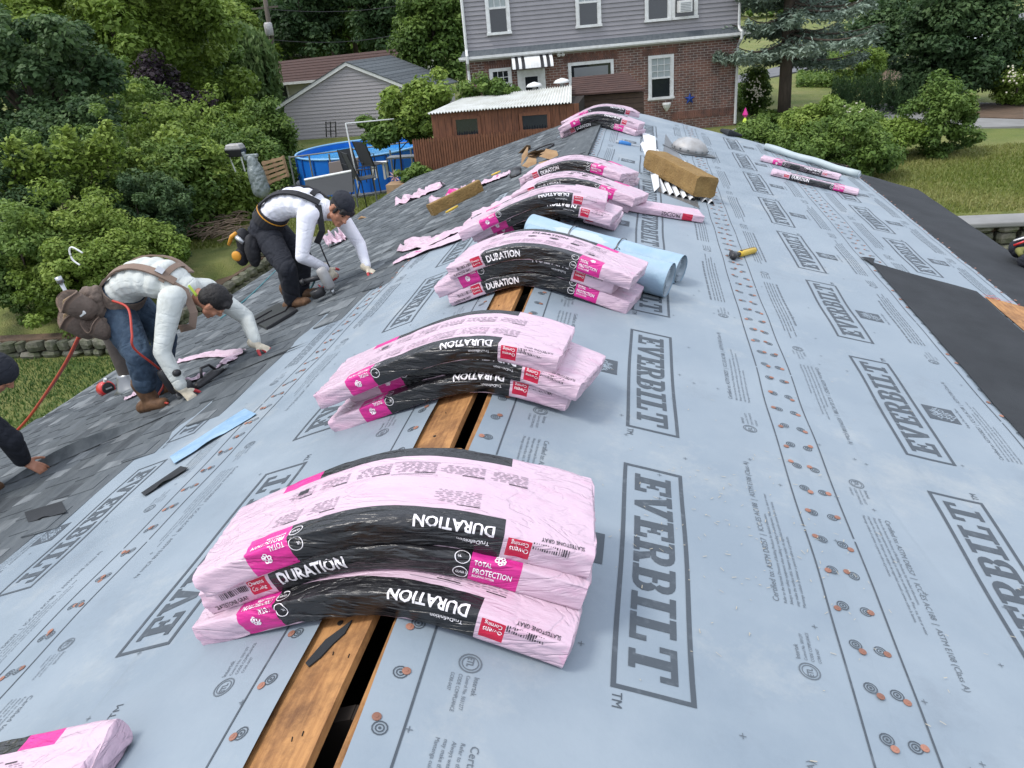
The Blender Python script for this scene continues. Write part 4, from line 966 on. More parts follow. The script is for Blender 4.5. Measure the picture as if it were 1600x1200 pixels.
# ------------------------------------------------------------------ farther worker (white long sleeves, black cap)
def worker_far():
    root = empty('person', (-2.3, 5.9, -.8), 'person in white long-sleeved shirt and black headwear bending to use a nail gun', 'person')
    pel, mid, neck = V3(-2.56, 6.00, -.17), V3(-2.36, 6.0, .20), V3(-1.98, 6.0, -.02); lat = V3(.05, 1, 0)
    W = (.145, .145, .16, .175, .10); D = (.12, .10, .115, .115, .07)
    nh, fh = V3(-2.48, 5.90, -.23), V3(-2.51, 6.12, -.23); nk, fk = V3(-2.29, 5.72, -.42), V3(-2.28, 6.02, -.42); na, fa = V3(-2.33, 5.78, -.70), V3(-2.36, 6.03, -.71)
    ns, fs = V3(-2.08, 5.83, -.03), V3(-1.97, 6.2, -.08); ne, fe = V3(-2.13, 5.70, -.32), V3(-1.80, 6.16, -.36); nw, fw = V3(-2.02, 5.90, -.49), V3(-1.70, 5.98, -.52)
    hc = V3(-1.845, 5.98, -.01); hf, hu = (.28, -.48, -.83), (.74, -.10, .62)
    b = Shape(); torso(b, pel, mid, neck, lat, W, D, -.012); b.cap(neck, .058, hc-V3(.04, 0, 0), .05); head(b, hc, hf, hu, 1.08)
    b.chain([nh, nk, na, na-NL*.05], [.08, .055, .038, .035]); b.chain([fh, fk, fa, fa-NL*.05], [.08, .055, .038, .035])
    b.chain([neck+V3(-.03, 0, 0), ns, ne, nw], [.07, .058, .04, .027]); b.chain([neck+V3(-.03, 0, 0), fs, fe, fw], [.07, .058, .04, .027])
    hn, hfv = (.45, .25, -.75), (.75, -.25, -.40)
    hand(b, nw, hn, (.5, -.7, .3), -1, 1.0, .9); hand(b, fw, hfv, (.35, 0, .9), 1, .35, .9)
    b.fuse('body', m_skin, root, .0062, 4)
    T, B = head(Shape(), hc, hf, hu, 1.08)
    e = Shape()
    for s_ in (-1, 1): e.ell(T(.030*s_, .083, .008), (.012, .006, .006), B, 10)
    e.build('eyes', m_eye, root, smooth=True)
    s = Shape(); torso(s, pel, mid, neck, lat, W, D, .010, t0=.16, t1=.97); s.chain([neck+V3(-.05, -.03, 0), ns, lerpv(ns, ne, .5), ne, nw+(ne-nw)*.1], [.088, .082, .066, .052, .038]); s.chain([neck+V3(-.05, .03, 0), fs, lerpv(fs, fe, .5), fe, fw+(fe-fw)*.1], [.088, .08, .064, .052, .038]); s.chain([neck, lerpv(neck, hc, .3)], [.07, .062])
    s.fuse('shirt', m_shirtB, root, .007, 9, .0014, 12, seed=7)
    p = Shape(); torso(p, pel, mid, neck, lat, W, D, .014, t0=-.02, t1=.2, n=3); p.chain([nh, lerpv(nh, nk, .5), nk, lerpv(nk, na, .5), na], [.115, .100, .082, .075, .072]); p.chain([fh, lerpv(fh, fk, .5), fk, lerpv(fk, fa, .5), fa], [.115, .100, .082, .075, .072])
    p.fuse('trousers', m_blackcloth, root, .008, 6, .006, 17, seed=2)
    for a, dy in ((na, -.05), (fa, -.03)):
        base = V3(a.x, a.y, 0); base.z = KL*base.x; h = base+V3(-.06, .03, -.06*KL); t = base+V3(.17, dy-.03, .17*KL); boots_at(root, a-NL*.03, t, h)
    hr = Shape(); hr.ell(T(0, -.028, .02), (.086, .088, .082), B); hr.cap(T(-.055, .07, .03), .016, T(-.03, .088, .024), .01); hr.cap(T(.055, .07, .03), .016, T(.03, .088, .03), .01); hr.cap(T(-.05, .070, .048), .018, T(.05, .070, .048), .018); hr.cap(T(.07, .03, .02), .016, T(.072, .03, -.015), .012); hr.cap(T(-.07, .03, .02), .016, T(-.072, .03, -.015), .012)
    hr.fuse('hair', m_hair, root, .005, 3, .004, 90)
    cp = Shape(); cp.ell(T(0, -.02, .062), (.093, .111, .078), B); cp.ell(T(0, -.02, .045), (.093, .112, .044), B); cp.fuse('skull_cap', m_blackcloth, root, .006, 4, .002, 30)
    pts = [T((.090)*math.cos(a), -.02+.110*math.sin(a), .045) for a in linspace(-.3, math.pi+.3, 20)]; ribbon('head_torch_strap', pts, [q-T(0, -.02, .045) for q in pts], .016, .004, m_blackstrap, root)
    mb = MB(); mb.box(T(.045, .068, .052), (.03, .012, .01), rot=B); mb.build('orange_trim', m_orange, root)
    for w_, d_, nn, tt, cu in ((nw, hn, (.5, -.7, .3), -1, 1.0), (fw, hfv, (.35, 0, .9), 1, .35)):
        g = Shape(); g.cap(Vector(w_)-Vector(d_).normalized()*.035, .034, w_, .03); tips = hand(g, w_, d_, nn, tt, cu, .9, grow=.0028)
        g.fuse('glove', m_glove, root, .0045, 3, .001, 60, mat2=m_redrub, sel=lambda c, tips=tips: min((Vector(c)-q).length for q in tips) < .05)
    f = spine(pel, mid, neck, lat, W, D); cen = pel*.25+mid*.5+neck*.25-V3(0, 0, .25)
    loop_belt('waist_belt', f, .2, .10, .016, m_blackstrap, root, .014)
    loop_belt('belt_piping', f, .245, .008, .004, m_yellow, root, .032)
    for a0, a1 in ((1.05, .75), (2.09, 2.35)):
        pts = [f(t, a0+(a1-a0)*t, .014) for t in linspace(.2, .95, 12)]; ribbon('suspender', pts, [q-cen for q in pts], .06, .014, m_blackstrap, root)
    pts = [f(.95, 2.5, .014), V3(-1.98, 5.86, -.06), V3(-1.98, 5.85, -.15), V3(-2.05, 5.86, -.25)]; ribbon('suspender', pts, [V3(.4, -.8, .1)]*4, .05, .012, m_blackstrap, root)
    pts = [f(.86, a, .02) for a in linspace(1.2, 2.0, 6)]; ribbon('cross_strap', pts, [q-cen for q in pts], .045, .012, m_blackstrap, root)
    pts = [V3(-2.02, 5.84, -.24), V3(-2.0, 5.84, -.34), V3(-1.98, 5.86, -.46)]; mb = MB(); mb.tube(pts, .006, 6); mb.build('loose_strap', m_blackstrap, root)
    # tool pouches at the near hip
    for c, r, sd in ((V3(-2.60, 5.80, -.28), (.06, .07, .14), 1), (V3(-2.69, 5.86, -.22), (.06, .08, .12), 2), (V3(-2.72, 5.82, -.33), (.055, .06, .08), 3)):
        q = Shape(); q.ell(c, r); q.fuse('pouch', m_blackstrap, root, .009, 4, .006, 20, seed=sd)
    q = Shape(); q.ell(V3(-2.735, 5.765, -.31), (.045, .02, .045)); q.fuse('yellow_tool', m_yellow, root, .008, 3)
    pts = [V3(-2.80, 5.80, -.22), V3(-2.75, 5.79, -.15), V3(-2.70, 5.78, -.12)]; mb = MB(); mb.tube(pts, [.014, .018, .014], 10); mb.build('yellow_handle', m_yellow, root, smooth=True)
    mb = MB(); mb.tube([V3(-2.70, 5.77, -.15), V3(-2.64, 5.76, -.20)], [.02, .02], 10); mb.build('tape_measure', m_steel, root, smooth=True)
    return root
worker_far()
# ------------------------------------------------------------------ third worker, cut by the left edge
def worker_left():
    root = empty('person', (-3.3, 3.3, -1.1), 'person in black sweatshirt and cap at the left edge, bare hand lifting a shingle', 'person')
    pel, mid, neck = V3(-3.78, 3.28, -.62), V3(-3.58, 3.33, -.30), V3(-3.24, 3.42, -.42); lat = V3(.1, 1, 0)
    W = (.15, .15, .165, .18, .10); D = (.13, .11, .12, .12, .07)
    nh, fh = V3(-3.68, 3.20, -.68), V3(-3.70, 3.42, -.68); nk, fk = V3(-3.38, 3.08, -.72), V3(-3.40, 3.55, -.75); na, fa = V3(-3.38, 3.16, -1.02), V3(-3.55, 3.52, -1.10)
    ns, fs = V3(-3.165, 3.34, -.53), V3(-3.36, 3.56, -.50); ne, fe = V3(-3.105, 3.44, -.73), V3(-3.56, 3.60, -.85); nw, fw = V3(-3.175, 3.53, -.945), V3(-3.78, 3.55, -1.18)
    hc = V3(-3.075, 3.49, -.325); hf, hu = (.25, .35, -.9), (.80, .1, .5)
    b = Shape(); torso(b, pel, mid, neck, lat, W, D, -.012); b.cap(neck, .058, hc-V3(.04, 0, 0), .05); head(b, hc, hf, hu, 1.0)
    b.chain([nh, nk, na, na-NL*.05], [.08, .055, .038, .035]); b.chain([fh, fk, fa, fa-NL*.05], [.08, .055, .038, .035])
    b.chain([neck, ns, ne, nw], [.07, .058, .04, .028]); b.chain([neck, fs, fe, fw], [.07, .058, .04, .028])
    hand(b, nw, (.62, .18, -.42), (.35, -.5, .75), -1, .75, .95); hand(b, fw, (.6, .1, -.4), (.4, 0, .9), 1, .6, .95)
    b.fuse('body', m_skin, root, .0055, 3)
    s = Shape(); torso(s, pel, mid, neck, lat, W, D, .016, t0=.05, t1=.97); s.chain([neck, ns, lerpv(ns, ne, .5), ne, nw+(ne-nw)*.15], [.09, .085, .075, .068, .05]); s.chain([neck, fs, fe, fw+(fe-fw)*.15], [.09, .085, .062, .046])
    s.fuse('sweatshirt', m_blackcloth, root, .008, 6, .006, 17, seed=4)
    p = Shape(); p.chain([nh, nk, na], [.12, .088, .072]); p.chain([fh, fk, fa], [.12, .088, .072]); p.ell(pel, (.15, .17, .13)); p.fuse('trousers', m_jeans, root, .009, 5, .005, 17)
    base = V3(-3.18, 3.235, 0); base.z = KL*base.x; boots_at(root, V3(-3.34, 3.17, -1.06), base, base+V3(-.22, -.02, -.075))
    base = V3(-3.42, 3.52, 0); base.z = KL*base.x; boots_at(root, V3(-3.55, 3.52, -1.14), base, base+V3(-.22, 0, -.075))
    T, B = head(Shape(), hc, hf, hu, 1.0); cp = Shape(); cp.ell(T(0, -.015, .05), (.092, .11, .085), B); cp.ell(T(0, -.02, .0), (.088, .10, .06), B); cp.fuse('knit_cap', m_blackcloth, root, .006, 4, .002, 40)
    mb = MB()
    for c in (V3(-3.155, 3.305, -.64), V3(-3.148, 3.345, -.745)): mb.lathe([(.012, 0), (.012, .003)], c, 10, rot=Matrix.Rotation(1.5, 3, 'X'))
    mb.build('red_badge', m_red, root)
    return root
worker_left()
# ================================================================== things lying on the roof
NR = Vector((SR, 0, CR))
def slopeR(yaw=0):    # local x down-slope, y up the ridge line, z off the roof
    return Matrix.Rotation(math.atan(KR), 3, 'Y') @ Matrix.Rotation(yaw, 3, 'Z')
def slopeL(yaw=0): return Matrix.Rotation(-math.atan(KL), 3, 'Y') @ Matrix.Rotation(yaw, 3, 'Z')
def VR(p, o=0): return Vector(onR(p, o))
def VL(p, o=0): return Vector(onL(p, o))
# pale blue rolls of underlayment
m_roll = mat('pale_blue_sheet', (.25, .37, .47), .5, (.31, .42, .51), ns=6, bump=.7, bs=16, bdist=.008)
m_rollin = mat('grey_sheet_face', (.42, .48, .53), .55)
def roll(pa, pb, r, lab, off=0.0, turns=3):
    f = lambda x: (-KR*x if x > 0 else KL*x)
    a, b = Vector(onL(pa, off+r)) if onL(pa)[0] < 0 else Vector(onR(pa, off+r)), Vector(onR(pb, off+r)); d = (b-a).normalized()
    root = empty('sheet_roll', a, lab, 'roll', 'pale blue rolls lying across the ridge'); n = 36; mb = MB(); B = basis(d, (0, 0, 1))
    L = (b-a).length
    def P(t, ang, rr): return a+d*t+B @ Vector((math.cos(ang)*rr, math.sin(ang)*rr, 0))
    # spiral outer surface with a loose lap
    ts = linspace(0, L, 14)
    def fn(t, k):
        ang = k*2*math.pi*1.12-1.2; rr = r*(1-.10*(1.12-k)/1.12*0+.035*k)+.003*mnoise.noise(Vector((t*6, k*9, r*50)))
        sag = .012*math.sin(math.pi*t/L)
        q = P(t, ang, rr); q.z -= sag*(.3+.7*abs(math.sin(t*5))); return q
    mb.grid(fn, ts, linspace(0, 1, 60))
    mb.build('outer_wrap', m_roll, root, smooth=True)
    m2 = MB()
    for k in range(4):
        rr = r*(.93-.17*k); m2.grid(lambda t, u: P(t, u*2*math.pi, rr+.004*math.sin(u*20+k)), [L*.004, L*.5, L*.996], linspace(0, 1, 26))
    m2.build('inner_turns', m_rollin, root, smooth=True)
    m3 = MB(); m3.grid(lambda q, u: P(L*.97, u*2*math.pi, r*q), [.25, .95], linspace(0, 1, 24)); m3.grid(lambda q, u: P(L*.02, u*2*math.pi, r*q), [.25, .95], linspace(0, 1, 24)); m3.build('rolled_core', m_rollin, root)
    for q in (.3, .62): m4 = MB(); m4.grid(lambda t, u: P(L*(q-.004)+t, u*2*math.pi, r*1.045), [0, .008], linspace(0, 1, 26)); m4.build('tie_band', m_black, root)
roll((830, 356), (1064, 422), .088, 'farther pale blue roll, its end poking out at the back', .0)
roll((824, 376), (1046, 438), .095, 'nearer pale blue roll resting against the striped stack', .02)
# tan foam blocks
m_foam = mat('tan_foam', (.26, .165, .060), .95, (.185, .11, .037), ns=7, detail=9, bump=1, bs=50, bdist=.012)
add_dust_tint(m_foam, (.05, .03, .015), 9, .66, .72, .8, 3)
def foam(pa, pb, side, w, h, lab, off=.0, seed=0):
    f = onR if side == 'R' else onL; a, b = Vector(f(pa, off)), Vector(f(pb, off)); d = b-a; L = d.length; d.normalize(); n = NR if side == 'R' else NL; wv = n.cross(d); bm = MB()
    N_ = 10
    def P(u, v, w_): # rounded worn block
        q = a+d*L*u+wv*(w*v)+n*(h*w_); k = .008*mnoise.noise(q*14+Vector((seed, 0, 0)))+.012*mnoise.noise(q*6); e = (q-(a+d*L*.5+wv*w*.5+n*h*.5)); return q+e.normalized()*k-e*(.03 if (abs(v-.5) > .45 and abs(w_-.5) > .45) else 0)
    us = linspace(0, 1, 22); vs_ = linspace(0, 1, 9); ws = linspace(0, 1, 8)
    bm.grid(lambda u, v: P(u, v, 1), us, vs_); bm.grid(lambda u, v: P(u, v, 0), us, vs_); bm.grid(lambda u, v: P(u, 0, v), us, ws); bm.grid(lambda u, v: P(u, 1, v), us, ws); bm.grid(lambda u, v: P(0, u, v), vs_, ws); bm.grid(lambda u, v: P(1, u, v), vs_, ws)
    return bm.build('foam_block', m_foam, None, origin=a, smooth=False, label=lab, cat='foam block')
foam((1004, 262), (1082, 306), 'R', .22, .17, 'long tan foam block lying across the white metal strips on the right slope', .05, 1)
foam((679, 338), (757, 299), 'L', .14, .13, 'tan foam block with dark slits lying on the grey shingles', .01, 2)
# aluminium drip edge strips under the foam
m_alu = mat('white_metal', (.72, .74, .76), .35, metal=.0, spec=.6); m_alud = mat('grey_metal', (.22, .23, .24), .35, metal=.6)
GM = 'bent metal edging strips stacked under the foam block'
for i in range(7):
    px = 1010+i*11.5+(8 if i > 4 else 0); a = VR((px-6, 224+i*6), .02); b = VR((1040+i*10.5+(9 if i > 4 else 0), 302+i*2.6), .02); d = (b-a).normalized(); s = NR.cross(d); mb = MB()
    prof = [(-.028, -.018), (-.010, .014), (.0, .022), (.012, .012), (.03, -.014)]
    for (x0, z0), (x1, z1) in zip(prof, prof[1:]):
        P = lambda t, x, z: a+(b-a)*t+s*x+NR*z
        mb.quad(P(0, x0, z0), P(1, x0, z0), P(1, x1, z1), P(0, x1, z1)); mb.quad(P(0, x0, z0-.001), P(0, x1, z1-.001), P(1, x1, z1-.001), P(1, x0, z0-.001))
    mb.build('metal_strip', m_alu, None, origin=a, label=('leftmost', 'second from the left', 'third from the left', 'middle', 'third from the right', 'second from the right', 'rightmost')[i]+' bent white metal edging strip under the foam block', cat='metal strip', group=GM)
mb = MB(); a, b, c, d = VR((1003, 206), .03), VR((1024, 214), .05), VR((1030, 292), .06), VR((1022, 300), .015)
mb.hexa([a, b, c, d], [Vector(q)+NR*.003 for q in (a, b, c, d)]); mb.build('metal_sheet', m_alu, None, origin=a, label='folded bright white metal sheet leaning at the left of the strips', cat='metal sheet')
mb = MB(); q = [VR((1028, 300), .008), VR((1092, 326), .008), VR((1078, 268), .008), VR((1040, 210), .008)]; mb.hexa(q, [p+NR*.006 for p in q]); mb.build('grey_board', m_alud, None, origin=q[0], label='flat dark grey sheet lying beneath the white strips', cat='board')
# round metal roof vent
c = VR((1077, 236), .02); root = empty('roof_vent', c, 'pale metal dome vent on a black base near the far right of the ridge', 'roof vent'); B = slopeR(.5)
m_galv = mat('galvanised', (.40, .40, .40), .55, (.30, .29, .28), ns=9, metal=.3)
mb = MB(); mb.box(c, (.46, .46, .008), rot=B); mb.build('base_plate', m_alud, root)
mb = MB(); mb.lathe([(.21, 0), (.205, .05), (.16, .10), (.09, .135), (.01, .145)], c+NR*.006, 28, rot=B); mb.build('dome', m_galv, root, smooth=True)
for k in range(14): mb = MB(); a_ = k*2*math.pi/14; mb.box(c+B @ Vector((.205*math.cos(a_), .205*math.sin(a_), .03)), (.02, .02, .02), rot=B); mb.build('rivet', m_alud, root)
# utility knife
a, b = VR((965, 222), .02), VR((986, 226), .02); root = empty('utility_knife', a, 'blue handled utility knife with its blade out, on the pale sheet', 'knife')
m_blue = mat('blue_plastic', (.03, .16, .42), .4); d = (b-a).normalized()
mb = MB(); mb.tube([a, lerpv(a, b, .3), lerpv(a, b, .7), b], [.018, .028, .026, .016], 10); mb.build('handle', m_blue, root, smooth=True)
mb = MB(); mb.tube([a-d*.02, a+d*.01], [.02, .022], 10); mb.build('end_cap', m_steel, root); mb = MB(); mb.tube([b, b+d*.10], [.007, .004], 6); mb.build('blade', m_steel, root)
# hammer
a, b = VR((1150, 398), .03), VR((1178, 391), .025); root = empty('hammer', a, 'hammer with black head and yellow and black grip on the right slope', 'hammer'); d = (b-a).normalized(); s = NR.cross(d)
mb = MB(); mb.tube([a+s*.02-d*.02, a-d*.045-s*.01, a-d*.085-s*.02], [.022, .026, .018], 10); mb.tube([a+s*.02-d*.02, a+d*.03+s*.05], [.02, .014], 8); mb.tube([a-d*.05, a-d*.05-NR*.018], [.02, .016], 8); mb.build('head', m_black, root, smooth=True)
mb = MB(); mb.tube([a-d*.01, a+d*.05], [.013, .015], 10); mb.build('shaft', m_black, root, smooth=True)
m_yel = mat('yellow_plastic', (.60, .40, .05), .45)
mb = MB(); mb.tube([a+d*.05, a+d*.09, b, b+d*.012], [.019, .024, .023, .012], 10); mb.build('grip', m_yel, root, smooth=True); mb = MB(); mb.tube([a+d*.06+NR*.02, b+NR*.018], [.006, .006], 6); mb.tube([b+d*.008, b+d*.016], [.021, .018], 10); mb.build('grip_insert', m_black, root)
# cardboard heap
m_card = mat('cardboard', (.36, .23, .12), .85, (.25, .15, .075), ns=8, bump=.3)
GC = 'torn cardboard pieces heaped near the ridge'
CW = ['leftmost torn piece of', 'second torn piece from the left of', 'third torn piece from the left of', 'middle torn flap of', 'third torn piece from the right of', 'second torn piece from the right of', 'rightmost torn piece of']
for i in range(7):
    p = VL((818+i*6.5+random.uniform(-3, 3), 247+random.uniform(-14, 12)-.0), .03+random.uniform(0, .10)); w, h = random.uniform(.14, .30), random.uniform(.10, .2)
    Bx = slopeL(random.uniform(0, 3)) @ Matrix.Rotation(random.uniform(-.7, .7), 3, 'X') @ Matrix.Rotation(random.uniform(-.6, .6), 3, 'Y'); mb = MB()
    P = lambda x, y: p+Bx @ Vector((x, y, .03*math.sin(x*9+i)))
    poly = [(-w/2, -h/2), (w*.1, -h*.6), (w/2, -h*.3), (w*.42, h*.45), (-w*.1, h*.35), (-w*.5, h*.5)]
    mb.add([P(*q) for q in poly]+[P(*q)-Vector((0, 0, .004)) for q in poly], [tuple(range(6)), tuple(range(11, 5, -1))]+[(k, k+6, (k+1) % 6+6, (k+1) % 6) for k in range(6)])
    mb.build('cardboard_piece', m_card, None, origin=p, label=f'{CW[i]} brown cardboard in the small heap beside the ridge', cat='cardboard', group=GC)
# black shoe / sandal-like pad, cable ends
c = VL((805, 272), .03); q = Shape(); Bm = slopeL(.2); q.ell(c, (.07, .19, .035), Bm); q.ell(c+Vector((0, .12, .02)), (.06, .07, .04), Bm)
root = empty('knee_pad', c, 'black rubber pad lying on shingles left of the fifth stack', 'pad'); q.fuse('pad', m_black, root, .012, 4)
mb = MB(); P = VL((845, 236), .02); mb.tube([P+Vector((.16*math.cos(t), .22*math.sin(t), .02+.05*math.cos(t))) for t in linspace(0, 6.2, 18)], .012, 6); mb.build('cable_coil', m_black, None, origin=P, label='thin black cable loop on the shingles beyond the cardboard', cat='cable')
# yellow tools on and by the left foam block
for pa, pb, o, lab in (((697, 332), (715, 322), .09, 'yellow knife lying on the near side of the left foam block'), ((768, 274), (782, 268), .02, 'small yellow stick tool on the shingles beyond the foam block')):
    a, b = VL(pa, o), VL(pb, o); mb = MB(); mb.tube([a, lerpv(a, b, .5), b], [.010, .014, .012], 8); mb.build('hand_tool', m_yel, None, origin=a, smooth=True, label=lab, cat='tool')
mb = MB(); a, b = VL((560, 343), .012), VL((572, 340), .02); mb.tube([a, lerpv(a, b, .5)+NL*.02, b], [.012, .02, .006], 7); mb.build('cardboard_tube', m_card, None, origin=a, label='small beige scrap on the shingles right of the bending man in white', cat='scrap')
# black plastic vent on the shingles between the two men
c = VL((428, 498), .01); root = empty('slot_vent', c, 'black slotted plastic roof vent lying between the two bending men', 'roof vent')
q = [VL((391, 503), .012), VL((418, 517), .012), VL((467, 487), .012), VL((438, 477), .012)]; mb = MB(); mb.hexa(q, [p+NL*.03 for p in q]); mb.build('cover', m_black, root, bevel=.006)
mb = MB()
for k in range(9):
    for j in range(2):
        p = lerpv(lerpv(q[0], q[1], .30+.32*j), lerpv(q[3], q[2], .30+.32*j), .06+.058*k)+NL*.033; mb.box(p, (.05, .018, .014), rot=slopeL(.15))
mb.build('slot', m_steel if 0 else m_blackstrap, root)
mb = MB(); mb.box(lerpv(q[0], q[2], .62)+NL*.036, (.20, .25, .012), rot=slopeL(.3)); mb.build('lid', m_black, root, bevel=.004)
# plumbing vent pipe
base = VL((207, 606), 0); m_pipe = mat('old_pipe', (.10, .085, .075), .8, (.06, .05, .045), ns=10)
root = empty('vent_pipe', base, 'grey brown plumbing vent pipe rising through the shingles behind the near worker\'s leg', 'vent pipe')
mb = MB(); Tz = .52; tilt = Vector((-.10, 0, 1)).normalized(); mb.tube([base-tilt*.1, base+tilt*Tz], .062, 20, caps=False); mb.tube([base+tilt*Tz, base+tilt*.2], .052, 20, caps=False); mb.build('pipe', m_pipe, root, smooth=True)
mb = MB(); mb.lathe([(.066, 0), (.071, .012), (.066, .024), (.052, .024)], base+tilt*(Tz-.02), 20, rot=basis(tilt, (0, 1, 0)), caps=False); mb.build('rim', m_pipe, root, smooth=True)
mb = MB(); mb.lathe([(.15, .0), (.11, .03), (.075, .12), (.066, .14)], base, 20, rot=basis(lerpv(NL, tilt, .6), (0, 1, 0))); mb.build('flashing_collar', m_alud, root, smooth=True); mb = MB(); mb.box(base+NL*.014, (.34, .34, .004), rot=slopeL()); mb.build('flashing_plate', m_sh[3], root)
# red canister / reel
c = VL((166, 607), .055); root = empty('red_reel', c, 'round red chalk reel on the shingle edge at far left', 'reel'); ax = Vector((.75, -.45, .25)).normalized(); B = basis(ax, (0, 0, 1))
m_redp = mat('red_plastic', (.50, .02, .02), .3, spec=.6)
mb = MB(); mb.lathe([(.055, -.075), (.064, -.06), (.066, .02), (.060, .045), (.052, .05)], c, 24, rot=B); mb.build('drum', m_redp, root, smooth=True)
mb = MB(); mb.lathe([(.05, .05), (.048, .056), (.01, .058)], c, 20, rot=B); mb.build('hub', m_black, root); mb = MB(); mb.box(c+ax*.066, (.05, .012, .008), rot=B); mb.build('crank', m_steel, root)
mb = MB(); mb.tube([c+ax*.02+Vector((0, 0, .06)), c+ax*.03+Vector((.01, 0, .09))], .013, 8); mb.build('cap', m_white, root)
# hoses
m_hose = mat('red_hose', (.40, .045, .03), .45); m_teal = mat('teal_hose', (.03, .14, .16), .45)
def smoothpath(P, n=8):
    P = [Vector(p) for p in P]; out = []
    for i in range(len(P)-1):
        p0, p1, p2, p3 = P[max(i-1, 0)], P[i], P[i+1], P[min(i+2, len(P)-1)]
        for k in range(n):
            t = k/n; out.append(.5*((2*p1)+(p2-p0)*t+(2*p0-5*p1+4*p2-p3)*t*t+(3*p1-p0-3*p2+p3)*t**3))
    return out+[P[-1]]
mb = MB(); mb.tube(smoothpath([onY((176, 470), 4.2), onY((200, 482), 4.12), onY((206, 520), 4.0), onY((210, 545), 3.98), onL((250, 578), .25), onL((256, 600), .10), onL((244, 625), .04), onL((262, 630), .04)]), .0075, 8); mb.build('air_hose', m_hose, None, origin=onL((244, 625)), smooth=True, label='red hose looping down beside the near worker\'s front leg', cat='hose')
mb = MB(); mb.tube(smoothpath([onY((124, 525), 4.3), onY((100, 572), 4.6), onY((65, 625), 5.2), onY((34, 665), 5.6), onY((-10, 705), 5.8)]), .013, 8); mb.build('air_hose', m_hose, None, origin=onY((34, 665), 5.6), smooth=True, label='orange red hose stretched down from the tool bags to the ground at left', cat='hose')
mb = MB(); mb.tube(smoothpath([onL((345, 498), .02), onL((390, 463), .02), onL((436, 418), .012)]), .011, 8); mb.tube(smoothpath([onL((472, 412), .05), onL((474, 430), .06), onL((484, 450), .03), onL((492, 438), .12)]), .009, 8); mb.build('air_hose', m_teal, None, origin=onL((390, 463)), smooth=True, label='thin teal hose running along the left eave to the farther man', cat='hose')
# nail guns
def nailgun(pb, ph, lab, body, yaw=.0, k=1.0):
    c = VL(pb, .02); root = empty('nail_gun', c, lab, 'nail gun'); B = slopeL(yaw); T = lambda x, y, z: c+B @ Vector((x*k, y*k, z*k))
    mb = MB(); mb.tube([T(0, 0, .0), T(0, 0, .05)], .016*k, 10); mb.build('nose', m_steel, root, smooth=True)
    mb = MB(); mb.tube([T(0, 0, .05), T(0, 0, .07), T(0, 0, .20), T(0, 0, .23), T(0, 0, .24)], [.03*k, .042*k, .045*k, .04*k, .02*k], 16); mb.build('cylinder', body, root, smooth=True)
    mb = MB(); mb.tube([T(.0, .02, .17), T(.03, .17, .19)], [.022*k, .019*k], 10); mb.tube([T(.03, .17, .19), T(.03, .2, .19)], [.027*k, .023*k], 10); mb.build('handle', m_black, root, smooth=True)
    mb = MB(); mb.lathe([(.05, -.03), (.06, -.02), (.06, .03), (.05, .04)], T(.0, .11, .06), 18, rot=B); mb.build('nail_drum', m_black, root, smooth=True)
    mb = MB(); mb.tube([T(.0, .03, .10), T(.01, .06, .08), T(.02, .08, .12)], .006*k, 6); mb.build('trigger', m_redrub, root)
    return root
nailgun((282, 622), None, 'black nail gun under the near worker\'s gloved hand', m_black, -1.9, .95)
nailgun((522, 460), None, 'silver and black nail gun held by the man in white', m_galv, 1.9, 1.0)
# black nail gun case lying past the near worker's hand
a, b = VL((310, 604), .03), VL((352, 574), .03); mb = MB(); q = Shape(); q.cap(a, .035, lerpv(a, b, .55), .045); q.cap(lerpv(a, b, .55), .03, b, .012); root = empty('tool_grip', a, 'black handled tool lying on pink plastic beyond the near nail gun', 'tool'); q.fuse('body', m_black, root, .01, 3)
mb = MB(); mb.tube([lerpv(a, b, .2)+NL*.03, lerpv(a, b, .35)+NL*.09, lerpv(a, b, .6)+NL*.08, lerpv(a, b, .7)+NL*.03], .01, 8); mb.build('guard', m_black, root, smooth=True); mb = MB(); mb.lathe([(.03, 0), (.03, .01), (.018, .01), (.018, 0)], b, 14, rot=slopeL()); mb.build('hook_ring', m_steel, root)
# black bag on the right eave
c = VR((1597, 404), .05); root = empty('tool_pouch', c, 'black pouch with red stripe and olive lining at the right picture edge', 'pouch')
q = Shape(); q.ell(c+Vector((.06, .12, .06)), (.13, .10, .10)); q.fuse('upper_lobe', m_blackcloth, root, .009, 3, .004, 20)
q = Shape(); q.ell(c+Vector((.06, -.08, .0)), (.13, .10, .08)); q.fuse('lower_lobe', m_blackcloth, root, .009, 3, .004, 20, seed=3)
m_olive = mat('olive_cloth', (.16, .16, .045), .8); mb = MB(); mb.tube([c+Vector((-.04, -.06, .05)), c+Vector((-.03, .02, .06)), c+Vector((.10, .05, .07))], [.02, .034, .03], 10); mb.build('lining', m_olive, root, smooth=True)
mb = MB(); mb.tube([c+Vector((-.06, .06, .10)), c+Vector((.0, .03, .14)), c+Vector((.12, .05, .14))], .010, 8); mb.build('red_trim', m_redp, root, smooth=True)
mb = MB(); mb.tube([c+Vector((-.05, .10, .13)), c+Vector((.02, .06, .17))], .008, 8); mb.build('white_trim', m_white, root, smooth=True)
